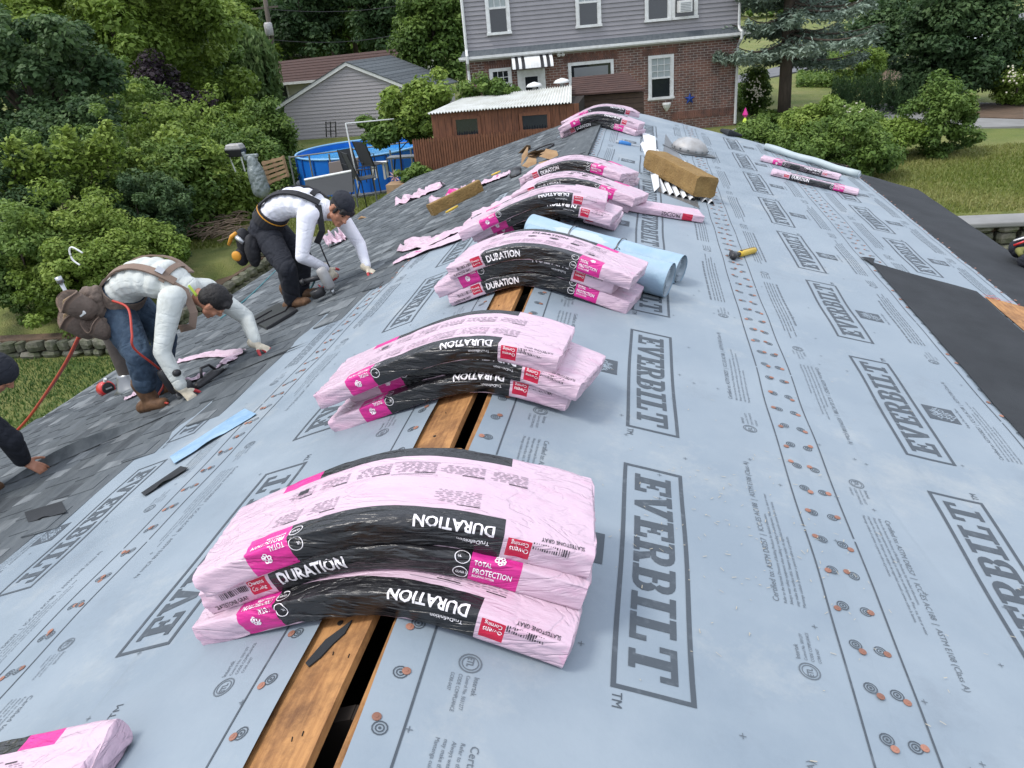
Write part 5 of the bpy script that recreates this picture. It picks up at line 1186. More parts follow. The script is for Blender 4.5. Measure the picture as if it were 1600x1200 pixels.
# blue tape strip and dark strip on the left underlayment
m_bluefilm = mat('blue_film', (.20, .34, .50), .35, (.30, .44, .58), ns=8, bump=.6, bs=30, bdist=.004)
def strip(pts, name, m, lab, cat, o=.016, th=.002):
    P = [Vector(onL(p, o)) for p in pts]; mb = MB(); n = 16
    A, B_, C_, D = P
    f = lambda u, v: lerpv(lerpv(A, B_, u), lerpv(D, C_, u), v)+NL*(.008*max(0, math.sin(u*9+v*4))*v)
    mb.grid(f, linspace(0, 1, n), linspace(0, 1, 6)); mb.grid(lambda u, v: f(u, v)-NL*th, linspace(0, 1, n), linspace(0, 1, 6), flip=True)
    mb.build(name, m, None, origin=A, smooth=True, label=lab, cat=cat)
strip([(265, 713), (382, 638), (401, 647), (272, 724)], 'release_film', m_bluefilm, 'bright blue film strip lying across the left underlayment', 'film strip')
strip([(220, 770), (282, 728), (294, 731), (226, 774)], 'felt_scrap', m_felt, 'short black strip of felt on the left underlayment', 'felt strip')
strip([(38, 800), (96, 783), (104, 800), (44, 816)], 'felt_scrap', m_felt, 'small dark scrap tucked at the shingle edge, far left', 'felt strip', o=.02)
# long roll at the right slope's far edge
a, b = VR((1196, 229), .05), VR((1342, 273), .05); root = empty('edge_roll', a, 'long thin roll of pale sheet along the far right rake', 'roll'); mb = MB(); d = b-a
mb.tube([a+d*t+NR*.006*math.sin(t*14) for t in linspace(0, 1, 14)], .042, 14); mb.build('rolled_sheet', mat('pale_roll', (.40, .46, .47), .5, (.34, .40, .42), ns=7, bump=.4, bs=14, bdist=.01), root, smooth=True)
mb = MB(); mb.tube([b, b+d.normalized()*.012], .03, 14); mb.build('roll_end', m_rollin, root)
mb = MB(); mb.tube([VR((1128, 204), .03), VR((1140, 208), .05), VR((1158, 212), .03)], [.03, .05, .02], 8); mb.build('dark_scrap', m_felt, None, origin=VR((1128, 204)), label='curled black scrap at the far right end of the roof', cat='scrap')
# sawdust-like wood chips on the right slope
mb = MB(); m_chip = mat('wood_chips', (.40, .36, .28), .9)
for i in range(230):
    if random.random() < .7: cx_, cy_ = random.gauss(1.02, .22), random.gauss(2.0, .3)
    else: cx_, cy_ = random.uniform(.2, 2.2), random.uniform(.8, 5)
    s_ = cx_; y_ = cy_
    a_ = random.uniform(0, 3.14); L_ = random.uniform(.002, .009); w_ = random.uniform(.0006, .0013); o = .0125
    P = lambda u, v: PR(s_+u*math.cos(a_)-v*math.sin(a_), y_+u*math.sin(a_)+v*math.cos(a_), o)
    mb.add([P(-L_, -w_), P(L_, -w_), P(L_, w_), P(-L_, w_)], [(0, 1, 2, 3)])
mb.build('wood_chips', m_chip, None, origin=PR(1, 2), label='scattered pale wood chips on the right underlayment', cat='debris', kind='stuff')
# ================================================================== the ground
ZR, ZL = -2.1, -3.3
def gz(x, y):
    k = sstep(-5.5, -.5, x-(y-20)*.12); z = ZL+(ZR-ZL)*k
    # far left ground climbs gently towards the wood
    z += .035*max(0, y-45)*(1-k)
    if x < -9: z -= .30*(1-sstep(12.5, 15.5, y))*sstep(9, 10, -x)
    # lower terrace round the house we stand on
    yw = (12.55-(-9.6-x)*.08 if x < -9.6 else 12.55+min(1, (x+9.6)/.5)*5.4) if x < -3 else 12.75+5.2*(1-sstep(-5, -1, x)); yw = yw if x < -3 else yw
    low = (1-sstep(0, 1, (x-9.5)/.5))*(1-sstep(0, 1, (y-yw)/.35))*sstep(-60, -50, x)
    zl = -4.0 if x < 0 else -3.7
    return z*(1-low)+zl*low+(.03*math.sin(x*.7)*math.sin(y*.5) if low < .5 else 0)
def clump_axis(a, b, fine0, fine1, fs, cs):
    out = []; v = a
    while v < b:
        out.append(v); v += fs if fine0 <= v < fine1 else (cs if abs(v) < 120 else 40)
    return out+[b]
mb = MB(); xs = clump_axis(-420, 420, -26, 20, .35, 4); ys = clump_axis(-60, 520, -4, 34, .35, 4)
mb.grid(lambda x, y: (x, y, gz(x, y)), xs, ys)
m_lawn = mat('lawn', (.12, .155, .030), .95, (.20, .20, .066), ns=.55, detail=12, bump=1, bs=30, bdist=.05, lo=.36, hi=.66)
add_dust_tint(m_lawn, (.05, .095, .018), .9, .48, .7, .7, 4); add_dust_tint(m_lawn, (.24, .21, .10), 3.2, .58, .78, .5, 7)
mb.build('ground', m_lawn, kind='structure', smooth=True)
m_conc = mat('concrete', (.24, .24, .235), .9, (.17, .17, .165), ns=1.2, detail=10, bump=.4, bs=30)
m_asph = mat('asphalt', (.145, .148, .155), .9, (.11, .112, .12), ns=1.5, detail=10, bump=.4, bs=60)
m_gravel = mat('gravel', (.17, .18, .19), .95, (.09, .095, .10), ns=24, detail=6, bump=1, bs=40, bdist=.03)
m_dirt = mat('bare_soil', (.13, .085, .055), .95, (.08, .055, .035), ns=3, bump=.8, bs=20, bdist=.02)
def flat(name, pts, z, m, th=.05, kerb=False):
    P = [onZ(p, z) for p in pts]; mb = MB(); n = len(P)
    mb.add([(p[0], p[1], z) for p in P]+[(p[0], p[1], z-th-.3) for p in P], [tuple(range(n))]+[(i, (i+1) % n, (i+1) % n+n, i+n) for i in range(n)])
    return mb.build(name, m, kind='structure')
flat('road', [(1150, 118), (1200, 108), (1260, 92), (1300, 84), (1330, 70), (1400, 52), (1600, 20), (1600, 84), (1560, 86), (1480, 78), (1340, 84), (1300, 100), (1220, 117), (1150, 130)], ZR+.05, m_asph)
flat('far_road', [(1500, 62), (1600, 36), (1700, 30), (1700, 90), (1600, 88), (1545, 84)], ZR+.075, m_asph)
flat('driveway', [(1290, 172), (1400, 160), (1520, 160), (1640, 162), (1640, 196), (1560, 198), (1420, 200), (1300, 205)], ZR+.04, m_conc)
flat('garden_path', [(1100, 222), (1160, 196), (1250, 190), (1262, 205), (1236, 222), (1160, 236)], ZR+.045, m_conc)
flat('soil_bed', [(1330, 108), (1470, 100), (1520, 122), (1440, 128), (1340, 122)], ZR+.03, m_dirt)
flat('soil_bed', [(1480, 165), (1600, 158), (1600, 185), (1500, 182)], ZR+.06, m_dirt)
flat('patio', [(452, 268), (500, 246), (640, 238), (668, 262), (640, 292), (560, 306), (470, 300)], ZL+.07, m_gravel)
# ------------------------------------------------------------------ brick and siding house
m_brick = mat('red_brown_brick', (.21, .105, .078), .9, (.105, .062, .052), ns=3.2, detail=4, bump=.6, bs=60, lo=.42, hi=.6); add_dust_tint(m_brick, (.18, .085, .06), 7, .55, .62, .8, 3)
m_mortar = mat('mortar', (.42, .38, .34), .95)
m_siding = mat('mauve_siding', (.285, .272, .285), .6, (.255, .245, .256), ns=3, objrand=.05)
m_glass = mat('window_glass', (.018, .022, .026), .08, spec=.8); m_curt = mat('pale_curtain', (.36, .40, .40), .8, (.28, .32, .32), ns=12, stretch=(3, 3, .5))
m_skirt = m_sh[0]
HB = np.array([3.22, 24.78, ZR]); HD = np.array([-.978, -.208, 0]); HN = np.array([.208, -.978, 0])
def HP(s, z, o=0.0): q = HB+HD*s+HN*o; return (q[0], q[1], z)
def hbox(mb, s0, s1, z0, z1, o0, o1, m=0): mb.hexa([HP(s0, z0, o0), HP(s1, z0, o0), HP(s1, z0, o1), HP(s0, z0, o1)], [HP(s0, z1, o0), HP(s1, z1, o0), HP(s1, z1, o1), HP(s0, z1, o1)], m)
bh = empty('brick_house', HB, 'large house with mauve siding over a brown brick ground floor, striped awning above its door', 'house')
holes = [(1.90, 2.64, -1.18, .02), (3.64, 4.95, -.85, .03), (6.58, 7.22, -.74, .06), (5.62, 6.42, -2.1, -.05)]
mb = MB(); hbox(mb, 0, 7.87, ZR-.4, .35, -.25, 0); mb.build('mortar_wall', m_mortar, bh)
mb = MB(); row = 0; z = ZR
r_ = random.Random(5)
while z < .28:
    s = -.0 if row % 2 else -.1
    while s < 7.86:
        segs = [(max(0, s), min(7.87, s+.195))]
        for h0, h1, h2, h3 in holes:
            if z+.06 > h2-.02 and z < h3+.02:
                segs = [q for a, b in segs for q in ((a, min(b, h0)), (max(a, h1), b)) if q[1]-q[0] > .02]
        for a, b in segs:
            if b-a > .03: o = .012+r_.uniform(-.004, .004); hbox(mb, a+.006, b-.006, z+.007, z+.060, -.02, o)
        s += .203
    z += .068; row += 1
for h0, h1, h2, h3 in holes[:3]:            # soldier course lintels
    s = h0-.12
    while s < h1+.10: hbox(mb, s, s+.058, h3+.01, min(h3+.19, .33), .013, .028); s += .068
mb.build('brick', m_brick, bh, kind='stuff')
for lo_, hi_, zc in ((.05, 1.95, -1.68),):       # band of upright bricks low on the wall
    s = lo_; mb = MB()
    while s < hi_: hbox(mb, s, s+.055, zc-.1, zc+.1, .0, .024+r_.uniform(-.003, .003)); s += .068
    mb.build('brick_band', m_brick, bh)
z = .55
while z < 3.3:
    mb = MB(); z1 = z+.118
    mb.hexa([HP(0, z, 0), HP(7.83, z, 0), HP(7.83, z, .036), HP(0, z, .036)], [HP(0, z1, 0), HP(7.83, z1, 0), HP(7.83, z1, .006), HP(0, z1, .006)]); mb.build('siding_board', m_siding, bh); z += .115
mb = MB(); hbox(mb, .0, 7.83, .34, 3.4, -7.5, -.01); mb.build('core_wall', m_siding, bh)
mb = MB(); mb.hexa([HP(-.15, .42, .0), HP(8.0, .42, .0), HP(8.0, .42, .27), HP(-.15, .42, .27)], [HP(-.1, .58, 0), HP(7.9, .58, 0), HP(7.9, .58, .04), HP(-.1, .58, .04)]); mb.build('skirt_roof', m_skirt, bh)
mb = MB(); hbox(mb, -.18, 8.02, .335, .42, 0.0, .29); hbox(mb, -.20, 8.04, .37, .435, .291, .35); mb.build('gutter', m_white, bh)
for s in (.06, 7.80):
    mb = MB(); mb.tube([HP(s, 3.3, .06), HP(s, .62, .08), HP(s, .52, .14), HP(s, .45, .40), HP(s, .28, .38), HP(s, .08, .07), HP(s, ZR+.05 if s < 1 else ZR+.1, .07)], .042, 6); mb.build('downspout', m_white, bh)
mb = MB(); mb.hexa([HP(-.3, 3.3, .4), HP(8.2, 3.3, .4), HP(8.2, 3.3, -8), HP(-.3, 3.3, -8)], [HP(-.3, 5.6, -3.4), HP(8.2, 5.6, -3.4), HP(8.2, 5.6, -4), HP(-.3, 5.6, -4)]); mb.build('roof', m_sh[0], bh)
def window(s0, s1, z0, z1, o=.03, grid=(3, 2), kind='hung', fr=.085, curtain=True):
    mb = MB(); f = fr
    hbox(mb, s0, s0+f, z0, z1, o-.03, o+.03); hbox(mb, s1-f, s1, z0, z1, o-.03, o+.03); hbox(mb, s0+f, s1-f, z1-f, z1, o-.03, o+.03); hbox(mb, s0-.02, s1+.02, z0, z0+f*.8, o-.03, o+.05)
    w = mb.build('window', m_white, bh); a, b, c, d = s0+f, s1-f, z0+f*.8, z1-f; zm = (c+d)/2
    if kind == 'hung':
        mb = MB(); hbox(mb, a, b, zm-.025, zm+.025, o-.02, o+.015); t = .022
        for q0, q1 in ((c, zm), (zm, d)): hbox(mb, a, a+t, q0, q1, o-.02, o+.008); hbox(mb, b-t, b, q0, q1, o-.02, o+.008)
        if grid:
            for k in range(1, grid[0]): x = a+(b-a)*k/grid[0]; hbox(mb, x-.008, x+.008, zm+.025, d, o-.015, o+.002)
            for k in range(1, grid[1]): zz = zm+(d-zm)*k/grid[1]; hbox(mb, a+t, b-t, zz-.008, zz+.008, o-.014, o+.003)
        mb.build('sash', m_white, w)
        mb = MB(); hbox(mb, a, b, zm, d, o-.028, o-.018); mb.build('pane', m_curt if curtain else m_glass, w); mb = MB(); hbox(mb, a, b, c, zm, o-.028, o-.017); mb.build('pane', m_glass, w)
    else:
        mb = MB(); hbox(mb, a, b, c, d, o-.028, o-.018); mb.build('pane', m_glass, w)
    return w
window(1.90, 2.64, -1.18, .02, grid=(3, 3)); window(6.58, 7.22, -.74, .06, grid=(3, 2), curtain=False)
window(6.5, 7.17, .93, 2.3, o=.06); window(3.96, 4.67, .91, 2.2, o=.06)
w = window(1.24, 1.98, .90, 2.1, o=.06, grid=None); w = window(1.985, 2.73, .90, 2.1, o=.06, grid=None, curtain=False)
mb = MB(); hbox(mb, 1.46, 1.83, 1.07, 1.37, .03, .34); ac = mb.build('air_conditioner', m_white, bh, bevel=.01); mb = MB()
for k in range(6): hbox(mb, 1.50, 1.79, 1.10+k*.04, 1.115+k*.04, .341, .347)
mb.build('grille', m_alud, ac)
window(3.64, 4.95, -.85, .03, kind='picture'); mb = MB(); hbox(mb, 3.8, 4.78, -.7, -.12, .013, .02); mb.build('window_screen', m_alud, bh)
mb = MB(); hbox(mb, 5.62, 5.77, ZR, -.05, .0, .05); hbox(mb, 6.27, 6.42, ZR, -.05, .0, .05); hbox(mb, 5.77, 6.27, -.16, -.05, .0, .05); dd = mb.build('door', m_white, bh)
mb = MB(); hbox(mb, 5.77, 6.27, ZR, -.16, .005, .03); mb.build('door_leaf', m_white, dd); mb = MB(); hbox(mb, 5.84, 6.2, -1.2, -.24, .03, .036); mb.build('door_glass', m_glass, dd); mb = MB(); mb.lathe([(.025, 0), (.025, .05)], HP(5.83, -1.3, .04), 10); mb.build('handle', m_steel, dd)
# striped awning: each stripe a curved metal slat
for k in range(13):
    a, b = 5.42+k*.088, 5.42+(k+1)*.088; mb = MB(); m_ = m_black if k in (1, 2, 10, 11) and k != 0 else m_white
    m_ = m_black if k in (1, 3, 9, 11) else m_white
    sg = 8
    P = lambda s, t: HP(s, .345-.02*t-.30*t*t, .03+.62*math.sin(t*1.35)+(.012 if k % 2 else 0))
    mb.grid(lambda s, t: P(s, t), [a, b], linspace(0, 1, sg)); mb.grid(lambda s, t: tuple(np.array(P(s, t))-np.array([0, 0, .008])), [a, b], linspace(0, 1, sg), flip=True); mb.build('awning_slat', m_, bh, smooth=True)
mb = MB(); mb.add([HP(5.42, .33, .03), HP(5.42, .03, .03), HP(5.42, .03, .63)], [(0, 1, 2)]); mb.add([HP(6.56, .33, .03), HP(6.56, .03, .03), HP(6.56, .03, .63)], [(0, 1, 2)]); mb.build('awning_side', m_white, bh)
for s in (5.08, 5.20): mb = MB(); mb.lathe([(.05, 0), (.06, .06), (.03, .10)], HP(s, .26, .10), 10, rot=Matrix.Rotation(1.2, 3, 'X')); mb.build('floodlight', m_white, bh)
# blue star
m_poolpost = mat('pool_post', (.01, .08, .32), .5)
m_star = mat('blue_metal', (.02, .06, .28), .35, metal=.3); mb = MB(); c = np.array(HP(1.42, -1.24, .05)); P = []
for k in range(10): r = .17 if k % 2 == 0 else .07; a = math.pi/2+k*math.pi/5; P.append(tuple(c-HD*r*math.cos(a)+np.array([0, 0, r*math.sin(a)])))
P.append(tuple(c+HN*.05)); P.append(tuple(c-HN*.02)); mb.add(P, [(i, (i+1) % 10, 10) for i in range(10)]+[((i+1) % 10, i, 11) for i in range(10)]); mb.build('wall_star', m_star, None, origin=c, label='blue metal star hung on the brick wall', cat='ornament')
mb = MB(); c2 = HP(2.12, -1.42, .12); mb.lathe([(.02, -.1), (.09, 0), (.13, .1), (.12, .14)], c2, 12); mb.build('flower_pot', m_white, None, origin=c2, label='white hanging pot under the brick house window', cat='flower pot')
# ------------------------------------------------------------------ picket fence and shed
m_stain = mat('red_brown_stain', (.185, .075, .038), .8, (.10, .042, .024), ns=7, detail=9, stretch=(4, 4, .6), objrand=.12, lo=.35, hi=.65)
FA, FB = onY((645, 217), 17), onY((892, 196), 17); fz = FA[2]; fb_ = -2.9
fence = empty('picket_fence', (FA[0], 17, fb_), 'reddish brown picket fence standing behind the shingled roof edge', 'fence')
nP = 62
for i in range(nP):
    t = i/(nP-1); x = FA[0]+(FB[0]-FA[0])*t; zt = FA[2]+(FB[2]-FA[2])*t+.01*math.sin(i*2.1); y = 17+.003*math.sin(i*3); w = .022
    mb = MB(); mb.prism([(-w, 0), (w, 0), (w, zt-fb_-.05), (0, zt-fb_), (-w, zt-fb_-.05)], .02, lambda a, b, c: (x+a, y+c, fb_+b)); mb.build('picket', m_stain, fence)
mb = MB(); mb.box(((FA[0]+FB[0])/2, 17.05, -1.75), (FB[0]-FA[0], .04, .08)); mb.box(((FA[0]+FB[0])/2, 17.05, -2.7), (FB[0]-FA[0], .04, .08)); mb.build('rail', m_stain, fence)
mb = MB(); mb.hexa([(FA[0], 17.03, fb_), (FB[0], 17.03, fb_), (FB[0], 17.045, fb_), (FA[0], 17.045, fb_)], [(FA[0], 17.03, fz-.09), (FB[0], 17.03, FB[2]-.09), (FB[0], 17.045, FB[2]-.09), (FA[0], 17.045, fz-.09)]); mb.build('backing_board', m_stain, fence)
sx0, sx1, sy0, sy1 = onY((673, 178), 17.35)[0], onY((905, 178), 17.35)[0], 17.35, 19.0
zt0, zt1 = onY((673, 180), 17.35)[2]-.03, onY((893, 162), 17.35)[2]
shed = empty('wooden_shed', (sx0, sy0, fb_), 'red brown shed with two dark windows and a white corrugated roof', 'shed')
wz0, wz1 = onY((712, 187), 17.35)[2], onY((748, 209), 17.35)[2]; wa, wb = onY((712, 187), 17.35)[0], onY((748, 209), 17.35)[0]; wc, wd = onY((816, 181), 17.35)[0], onY((856, 199), 17.35)[0]; wy0, wy1 = onY((816, 181), 17.35)[2], onY((856, 200), 17.35)[2]
ztop = max(zt0, zt1)
x = sx0; mb_i = 0
while x < sx1-.01:
    x2 = min(x+.15, sx1); zs = [(fb_, ztop)]
    for a, b, lo_, hi_ in ((wa, wb, wz1, wz0), (wc, wd, wy1, wy0)):
        if x2 > a+.06 and x < b-.06: zs = [(fb_, lo_), (hi_, ztop)]
    for lo_, hi_ in zs: mb = MB(); mb.box(((x+x2)/2, sy0, (lo_+hi_)/2), (x2-x-.006, .02, hi_-lo_)); mb.build('wall_board', m_stain, shed)
    x = x2
mb = MB(); mb.box(((sx0+sx1)/2, (sy0+sy1)/2+.06, (fb_+ztop)/2), (sx1-sx0-.02, sy1-sy0, ztop-fb_-.02)); mb.build('inner_wall', m_dark, shed)
for a, b, lo_, hi_ in ((wa, wb, wz1, wz0), (wc, wd, wy1, wy0)):
    mb = MB(); mb.box(((a+b)/2, sy0-.012, (lo_+hi_)/2), (b-a, .03, hi_-lo_)); mb.build('window', m_glass, shed); f = .07; mb = MB()
    mb.box((a-f/2, sy0-.022, (lo_+hi_)/2), (f, .03, hi_-lo_+.1)); mb.box((b+f/2, sy0-.022, (lo_+hi_)/2), (f, .03, hi_-lo_+.1)); mb.box(((a+b)/2, sy0-.022, lo_-f/2), (b-a, .03, f)); mb.box(((a+b)/2, sy0-.022, hi_+f/2), (b-a, .03, f)); mb.build('window_frame', m_stain, shed)
m_corr = mat('white_corrugated', (.66, .67, .64), .5, (.50, .50, .45), ns=3, detail=9, bump=.2)
r0, r1 = onY((667, 178), 17.25), onY((893, 160), 17.25); rb0, rb1 = onY((722, 154), 19.4), onY((893, 133), 19.4)
mb = MB(); n = 160
mb.grid(lambda u, v: tuple(np.array(lerp(lerp(r0, r1, u), lerp(rb0, rb1, u), v))+np.array([0, 0, .018*math.sin(u*2*math.pi*46)])), linspace(0, 1, 46*6+1), linspace(0, 1, 4))
mb.grid(lambda u, v: tuple(np.array(lerp(lerp(r0, r1, u), lerp(rb0, rb1, u), v))+np.array([0, 0, .018*math.sin(u*2*math.pi*46)-.006])), linspace(0, 1, 46*6+1), linspace(0, 1, 4), flip=True)
mb.build('corrugated_roof', m_corr, shed, smooth=True)
for px, py in ((835, 131), (878, 125)): mb = MB(); c = onY((px, py+4), 19.5); mb.lathe([(.05, -.35), (.05, 0), (.21, .0), (.15, .06), (.02, .10)], c, 14); mb.build('garden_umbrella', m_white, None, origin=c, smooth=True, label='closed white umbrella top showing above the shed roof, '+('left one' if px < 850 else 'right one, nearer the brown roof'), cat='umbrella', group='white umbrellas behind the shed roof')
m_brownroof = mat('brown_shingles', (.075, .040, .032), .9, (.05, .028, .024), ns=5, stretch=(1, 1, 6), bump=.6, bs=40); m_oldwood = mat('weathered_wood', (.10, .065, .048), .9, (.06, .042, .034), ns=8, stretch=(1, 1, 8), objrand=.15)
h0, h1 = onY((893, 148), 19.3), onY((1008, 140), 19.3); g0, g1 = onY((893, 121), 20.8), onY((980, 113), 20.8)
hut = empty('wooden_hut', (h0[0], 19.4, -2.9), 'weathered hut with brown shingle roof between white shed roof and brick wall', 'hut')
for k in range(9): a, b = k/9, (k+1)/9; mb = MB(); A, B_, C_, D = lerp(h0, g0, a), lerp(h1, g1, a), lerp(h1, g1, b), lerp(h0, g0, b); mb.hexa([(p[0], p[1], p[2]-.03) for p in (A, B_, C_, D)], [(A[0], A[1], A[2]+.012), (B_[0], B_[1], B_[2]+.012), (C_[0], C_[1], C_[2]+.0), (D[0], D[1], D[2]+.0)]); mb.build('roof_course', m_brownroof, hut)
z = -2.9; zt = min(h0[2], h1[2])-.06
while z < zt-.05: mb = MB(); mb.box(((h0[0]+h1[0])/2, 19.5, z+.06), (h1[0]-h0[0]-.06, .03, .112)); mb.build('wall_board', m_oldwood, hut); z += .12
mb = MB(); mb.box(((h0[0]+h1[0])/2, 20.2, (zt-2.9)/2), (h1[0]-h0[0]-.12, 1.3, zt+2.9)); mb.build('inner_wall', m_dark, hut)
# ------------------------------------------------------------------ grey garage
gl, gp, gr = onY((430, 168), 38), onY((541, 97), 38), onY((657, 142), 38); gy = 38
zr = gr[2]; fe = onZ((717, 128), zr); dv = fe-gr; dv[2] = 0
ga = empty('garage', (gl[0], gy, ZL-.1), 'grey clapboard garage with white gable trim beyond the blue pool', 'garage')
m_gs = mat('grey_siding', (.35, .33, .345), .65, objrand=.04)
def gx(z):  # wall span at height z
    L0, R0 = gl[0]+.45, gr[0]-.3
    a = L0 if z < gl[2] else L0+(gp[0]-L0)*(z-gl[2])/(gp[2]-gl[2]); b = R0 if z < gr[2] else R0+(gp[0]-R0)*(z-gr[2])/(gp[2]-gr[2]); return a, b
z = ZL-.1
while z < gp[2]-.12:
    z1 = z+.165; a, b = gx(z); a1, b1 = gx(z1)
    mb = MB(); mb.hexa([(a, gy-.03, z), (b, gy-.03, z), (b, gy+.1, z), (a, gy+.1, z)], [(a1, gy-.004, z1), (b1, gy-.004, z1), (b1, gy+.1, z1), (a1, gy+.1, z1)]); mb.build('siding_board', m_gs, ga); z += .16
mb = MB(); L0, R0 = gl[0]+.45, gr[0]-.3
for s in (0, 1):
    o = dv*s; 
mb.add([(L0, gy+.1, ZL-.1), (R0, gy+.1, ZL-.1), (R0, gy+.1, gr[2]), (gp[0], gy+.1, gp[2]-.06), (L0, gy+.1, gl[2])]+[(L0+dv[0], gy+dv[1], ZL-.1), (R0+dv[0], gy+dv[1], ZL-.1), (R0+dv[0], gy+dv[1], gr[2]), (gp[0]+dv[0], gy+dv[1], gp[2]-.06), (L0+dv[0], gy+dv[1], gl[2])], [(0, 1, 2, 3, 4), (5, 6, 7, 8, 9), (0, 1, 6, 5), (1, 2, 7, 6), (2, 3, 8, 7), (3, 4, 9, 8), (4, 0, 5, 9)]); mb.build('inner_wall', m_gs, ga)
for A, B_ in ((gl, gp), (gp, gr)):
    mb = MB(); mb.hexa([(A[0], gy-.12, A[2]-.16), (B_[0], gy-.12, B_[2]-.16), (B_[0], gy-.06, B_[2]-.16), (A[0], gy-.06, A[2]-.16)], [(A[0], gy-.12, A[2]+.02), (B_[0], gy-.12, B_[2]+.02), (B_[0], gy-.06, B_[2]+.02), (A[0], gy-.06, A[2]+.02)]); mb.build('gable_trim', m_white, ga)
    for k in range(12):
        a, b = k/12, (k+1)/12
        if A is gp: a, b = 1-b, 1-a
        P = [lerp(A, B_, a), lerp(A, B_, b)]; hi_ = 0 if A is gl else 1
        mb = MB(); q = [(P[0][0], gy-.14, P[0][2]), (P[1][0], gy-.14, P[1][2]), (P[1][0]+dv[0], gy-.14+dv[1], P[1][2]), (P[0][0]+dv[0], gy-.14+dv[1], P[0][2])]
        up = [.045, .03, .03, .045] if hi_ == 0 else [.03, .045, .045, .03]
        mb.hexa([(p[0], p[1], p[2]+.0) for p in q], [(p[0], p[1], p[2]+u) for p, u in zip(q, up)]); mb.build('roof_course', m_sh[0], ga)
wx = onY((612, 166), gy-.05); wx2 = onY((632, 196), gy-.05); mb = MB(); mb.box(((wx[0]+wx2[0])/2, gy-.04, (wx[2]+wx2[2])/2), (wx2[0]-wx[0], .06, wx[2]-wx2[2])); wf = mb.build('window', m_white, ga); mb = MB(); mb.box(((wx[0]+wx2[0])/2, gy-.075, (wx[2]+wx2[2])/2), (wx2[0]-wx[0]-.2, .02, wx[2]-wx2[2]-.2)); mb.build('pane', m_glass, wf)
c = onY((604, 173), gy-.1); mb = MB(); mb.tube([c, c+np.array([0, -.15, .1])], .03, 6); mb.lathe([(.06, -.2), (.11, .0), (.04, .08)], c+np.array([0, -.15, 0]), 8); mb.build('wall_lamp', m_black, ga)
# ------------------------------------------------------------------ house with a long brown roof, behind
b0, b1, e0, e1 = onY((398, 100), 52), onY((640, 74), 52), onY((398, 133), 48.5), onY((640, 112), 48.5)
bb = empty('brown_roofed_house', (b0[0], 49, -3), 'low house with long brown shingle roof showing behind the grey garage', 'house')
for k in range(8): a, b = k/8, (k+1)/8; A, B_, C_, D = lerp(e0, b0, a), lerp(e1, b1, a), lerp(e1, b1, b), lerp(e0, b0, b); mb = MB(); mb.hexa([(p[0], p[1], p[2]-.08) for p in (A, B_, C_, D)], [(A[0], A[1], A[2]+.03), (B_[0], B_[1], B_[2]+.03), C_, D]); mb.build('roof_course', m_brownroof, bb)
m_cream = mat('cream_siding', (.45, .44, .38), .7)
mb = MB(); mb.hexa([(e0[0]+.3, 49.3, -3.4), (e1[0]-.3, 49.3, -3.4), (e1[0]-.3, 56, -3.4), (e0[0]+.3, 56, -3.4)], [(e0[0]+.3, 49.3, e0[2]), (e1[0]-.3, 49.3, e1[2]), (e1[0]-.3, 56, b1[2]-.1), (e0[0]+.3, 56, b0[2]-.1)]); mb.build('wall', m_cream, bb)
mb = MB(); mb.hexa([(e0[0], 48.4, e0[2]-.14), (e1[0], 48.4, e1[2]-.14), (e1[0], 48.5, e1[2]-.14), (e0[0], 48.5, e0[2]-.14)], [(e0[0], 48.4, e0[2]), (e1[0], 48.4, e1[2]), (e1[0], 48.5, e1[2]), (e0[0], 48.5, e0[2])]); mb.build('eave_trim', m_white, bb)
for px in (428, 444):
    c = onY((px, 146), 49.25); mb = MB(); mb.box((c[0], 49.26, c[2]), (.62, .06, 1.1)); w = mb.build('window', m_white, bb); mb = MB(); mb.box((c[0], 49.22, c[2]), (.44, .03, .92)); mb.build('pane', m_glass, w)
# ------------------------------------------------------------------ pool
m_pool = mat('blue_liner', (.012, .17, .62), .4, (.010, .14, .55), ns=2); m_water = mat('pool_water', (.04, .26, .55), .06, (.09, .36, .62), ns=1.6, bump=.3, bs=3, bdist=.05, spec=.7); m_poolrim = mat('pale_blue_rim', (.20, .42, .66), .4)
zt = -2.15; cL, cR = onZ((463, 242), zt), onZ((652, 226), zt); cc = (cL+cR)/2; rp_ = np.linalg.norm((cR-cL)[:2])/2; gpz = ZL+.02; cc[1] += .3; rp_ *= 1.04
pool = empty('round_pool', (cc[0], cc[1], gpz), 'round above-ground pool with bright blue wall in front of the garage', 'pool'); nP = 22
for k in range(nP):
    a0, a1 = 2*math.pi*k/nP, 2*math.pi*(k+1)/nP; mb = MB()
    mb.grid(lambda a, z: (cc[0]+rp_*math.cos(a)*(1-.01*math.sin(math.pi*(a-a0)/(a1-a0))), cc[1]+rp_*math.sin(a), z), linspace(a0, a1, 5), [gpz, zt-.02]); mb.grid(lambda a, z: (cc[0]+(rp_-.05)*math.cos(a), cc[1]+(rp_-.05)*math.sin(a), z), linspace(a0, a1, 5), [gpz, zt-.02]); mb.build('wall_panel', m_pool, pool, smooth=True)
    mb = MB(); p = (cc[0]+(rp_+.03)*math.cos(a0), cc[1]+(rp_+.03)*math.sin(a0)); mb.tube([(p[0], p[1], gpz), (p[0], p[1], zt)], .022, 6); mb.build('upright', m_poolpost, pool)
mb = MB(); mb.tube([(cc[0]+rp_*math.cos(a), cc[1]+rp_*math.sin(a), zt) for a in linspace(0, 2*math.pi, 60)], .035, 8); mb.build('rim', m_poolrim, pool, smooth=True)
mb = MB(); mb.lathe([(rp_-.06, 0), (.01, .0)], (cc[0], cc[1], zt-.18), 48, caps=False); mb.build('water', m_water, pool)
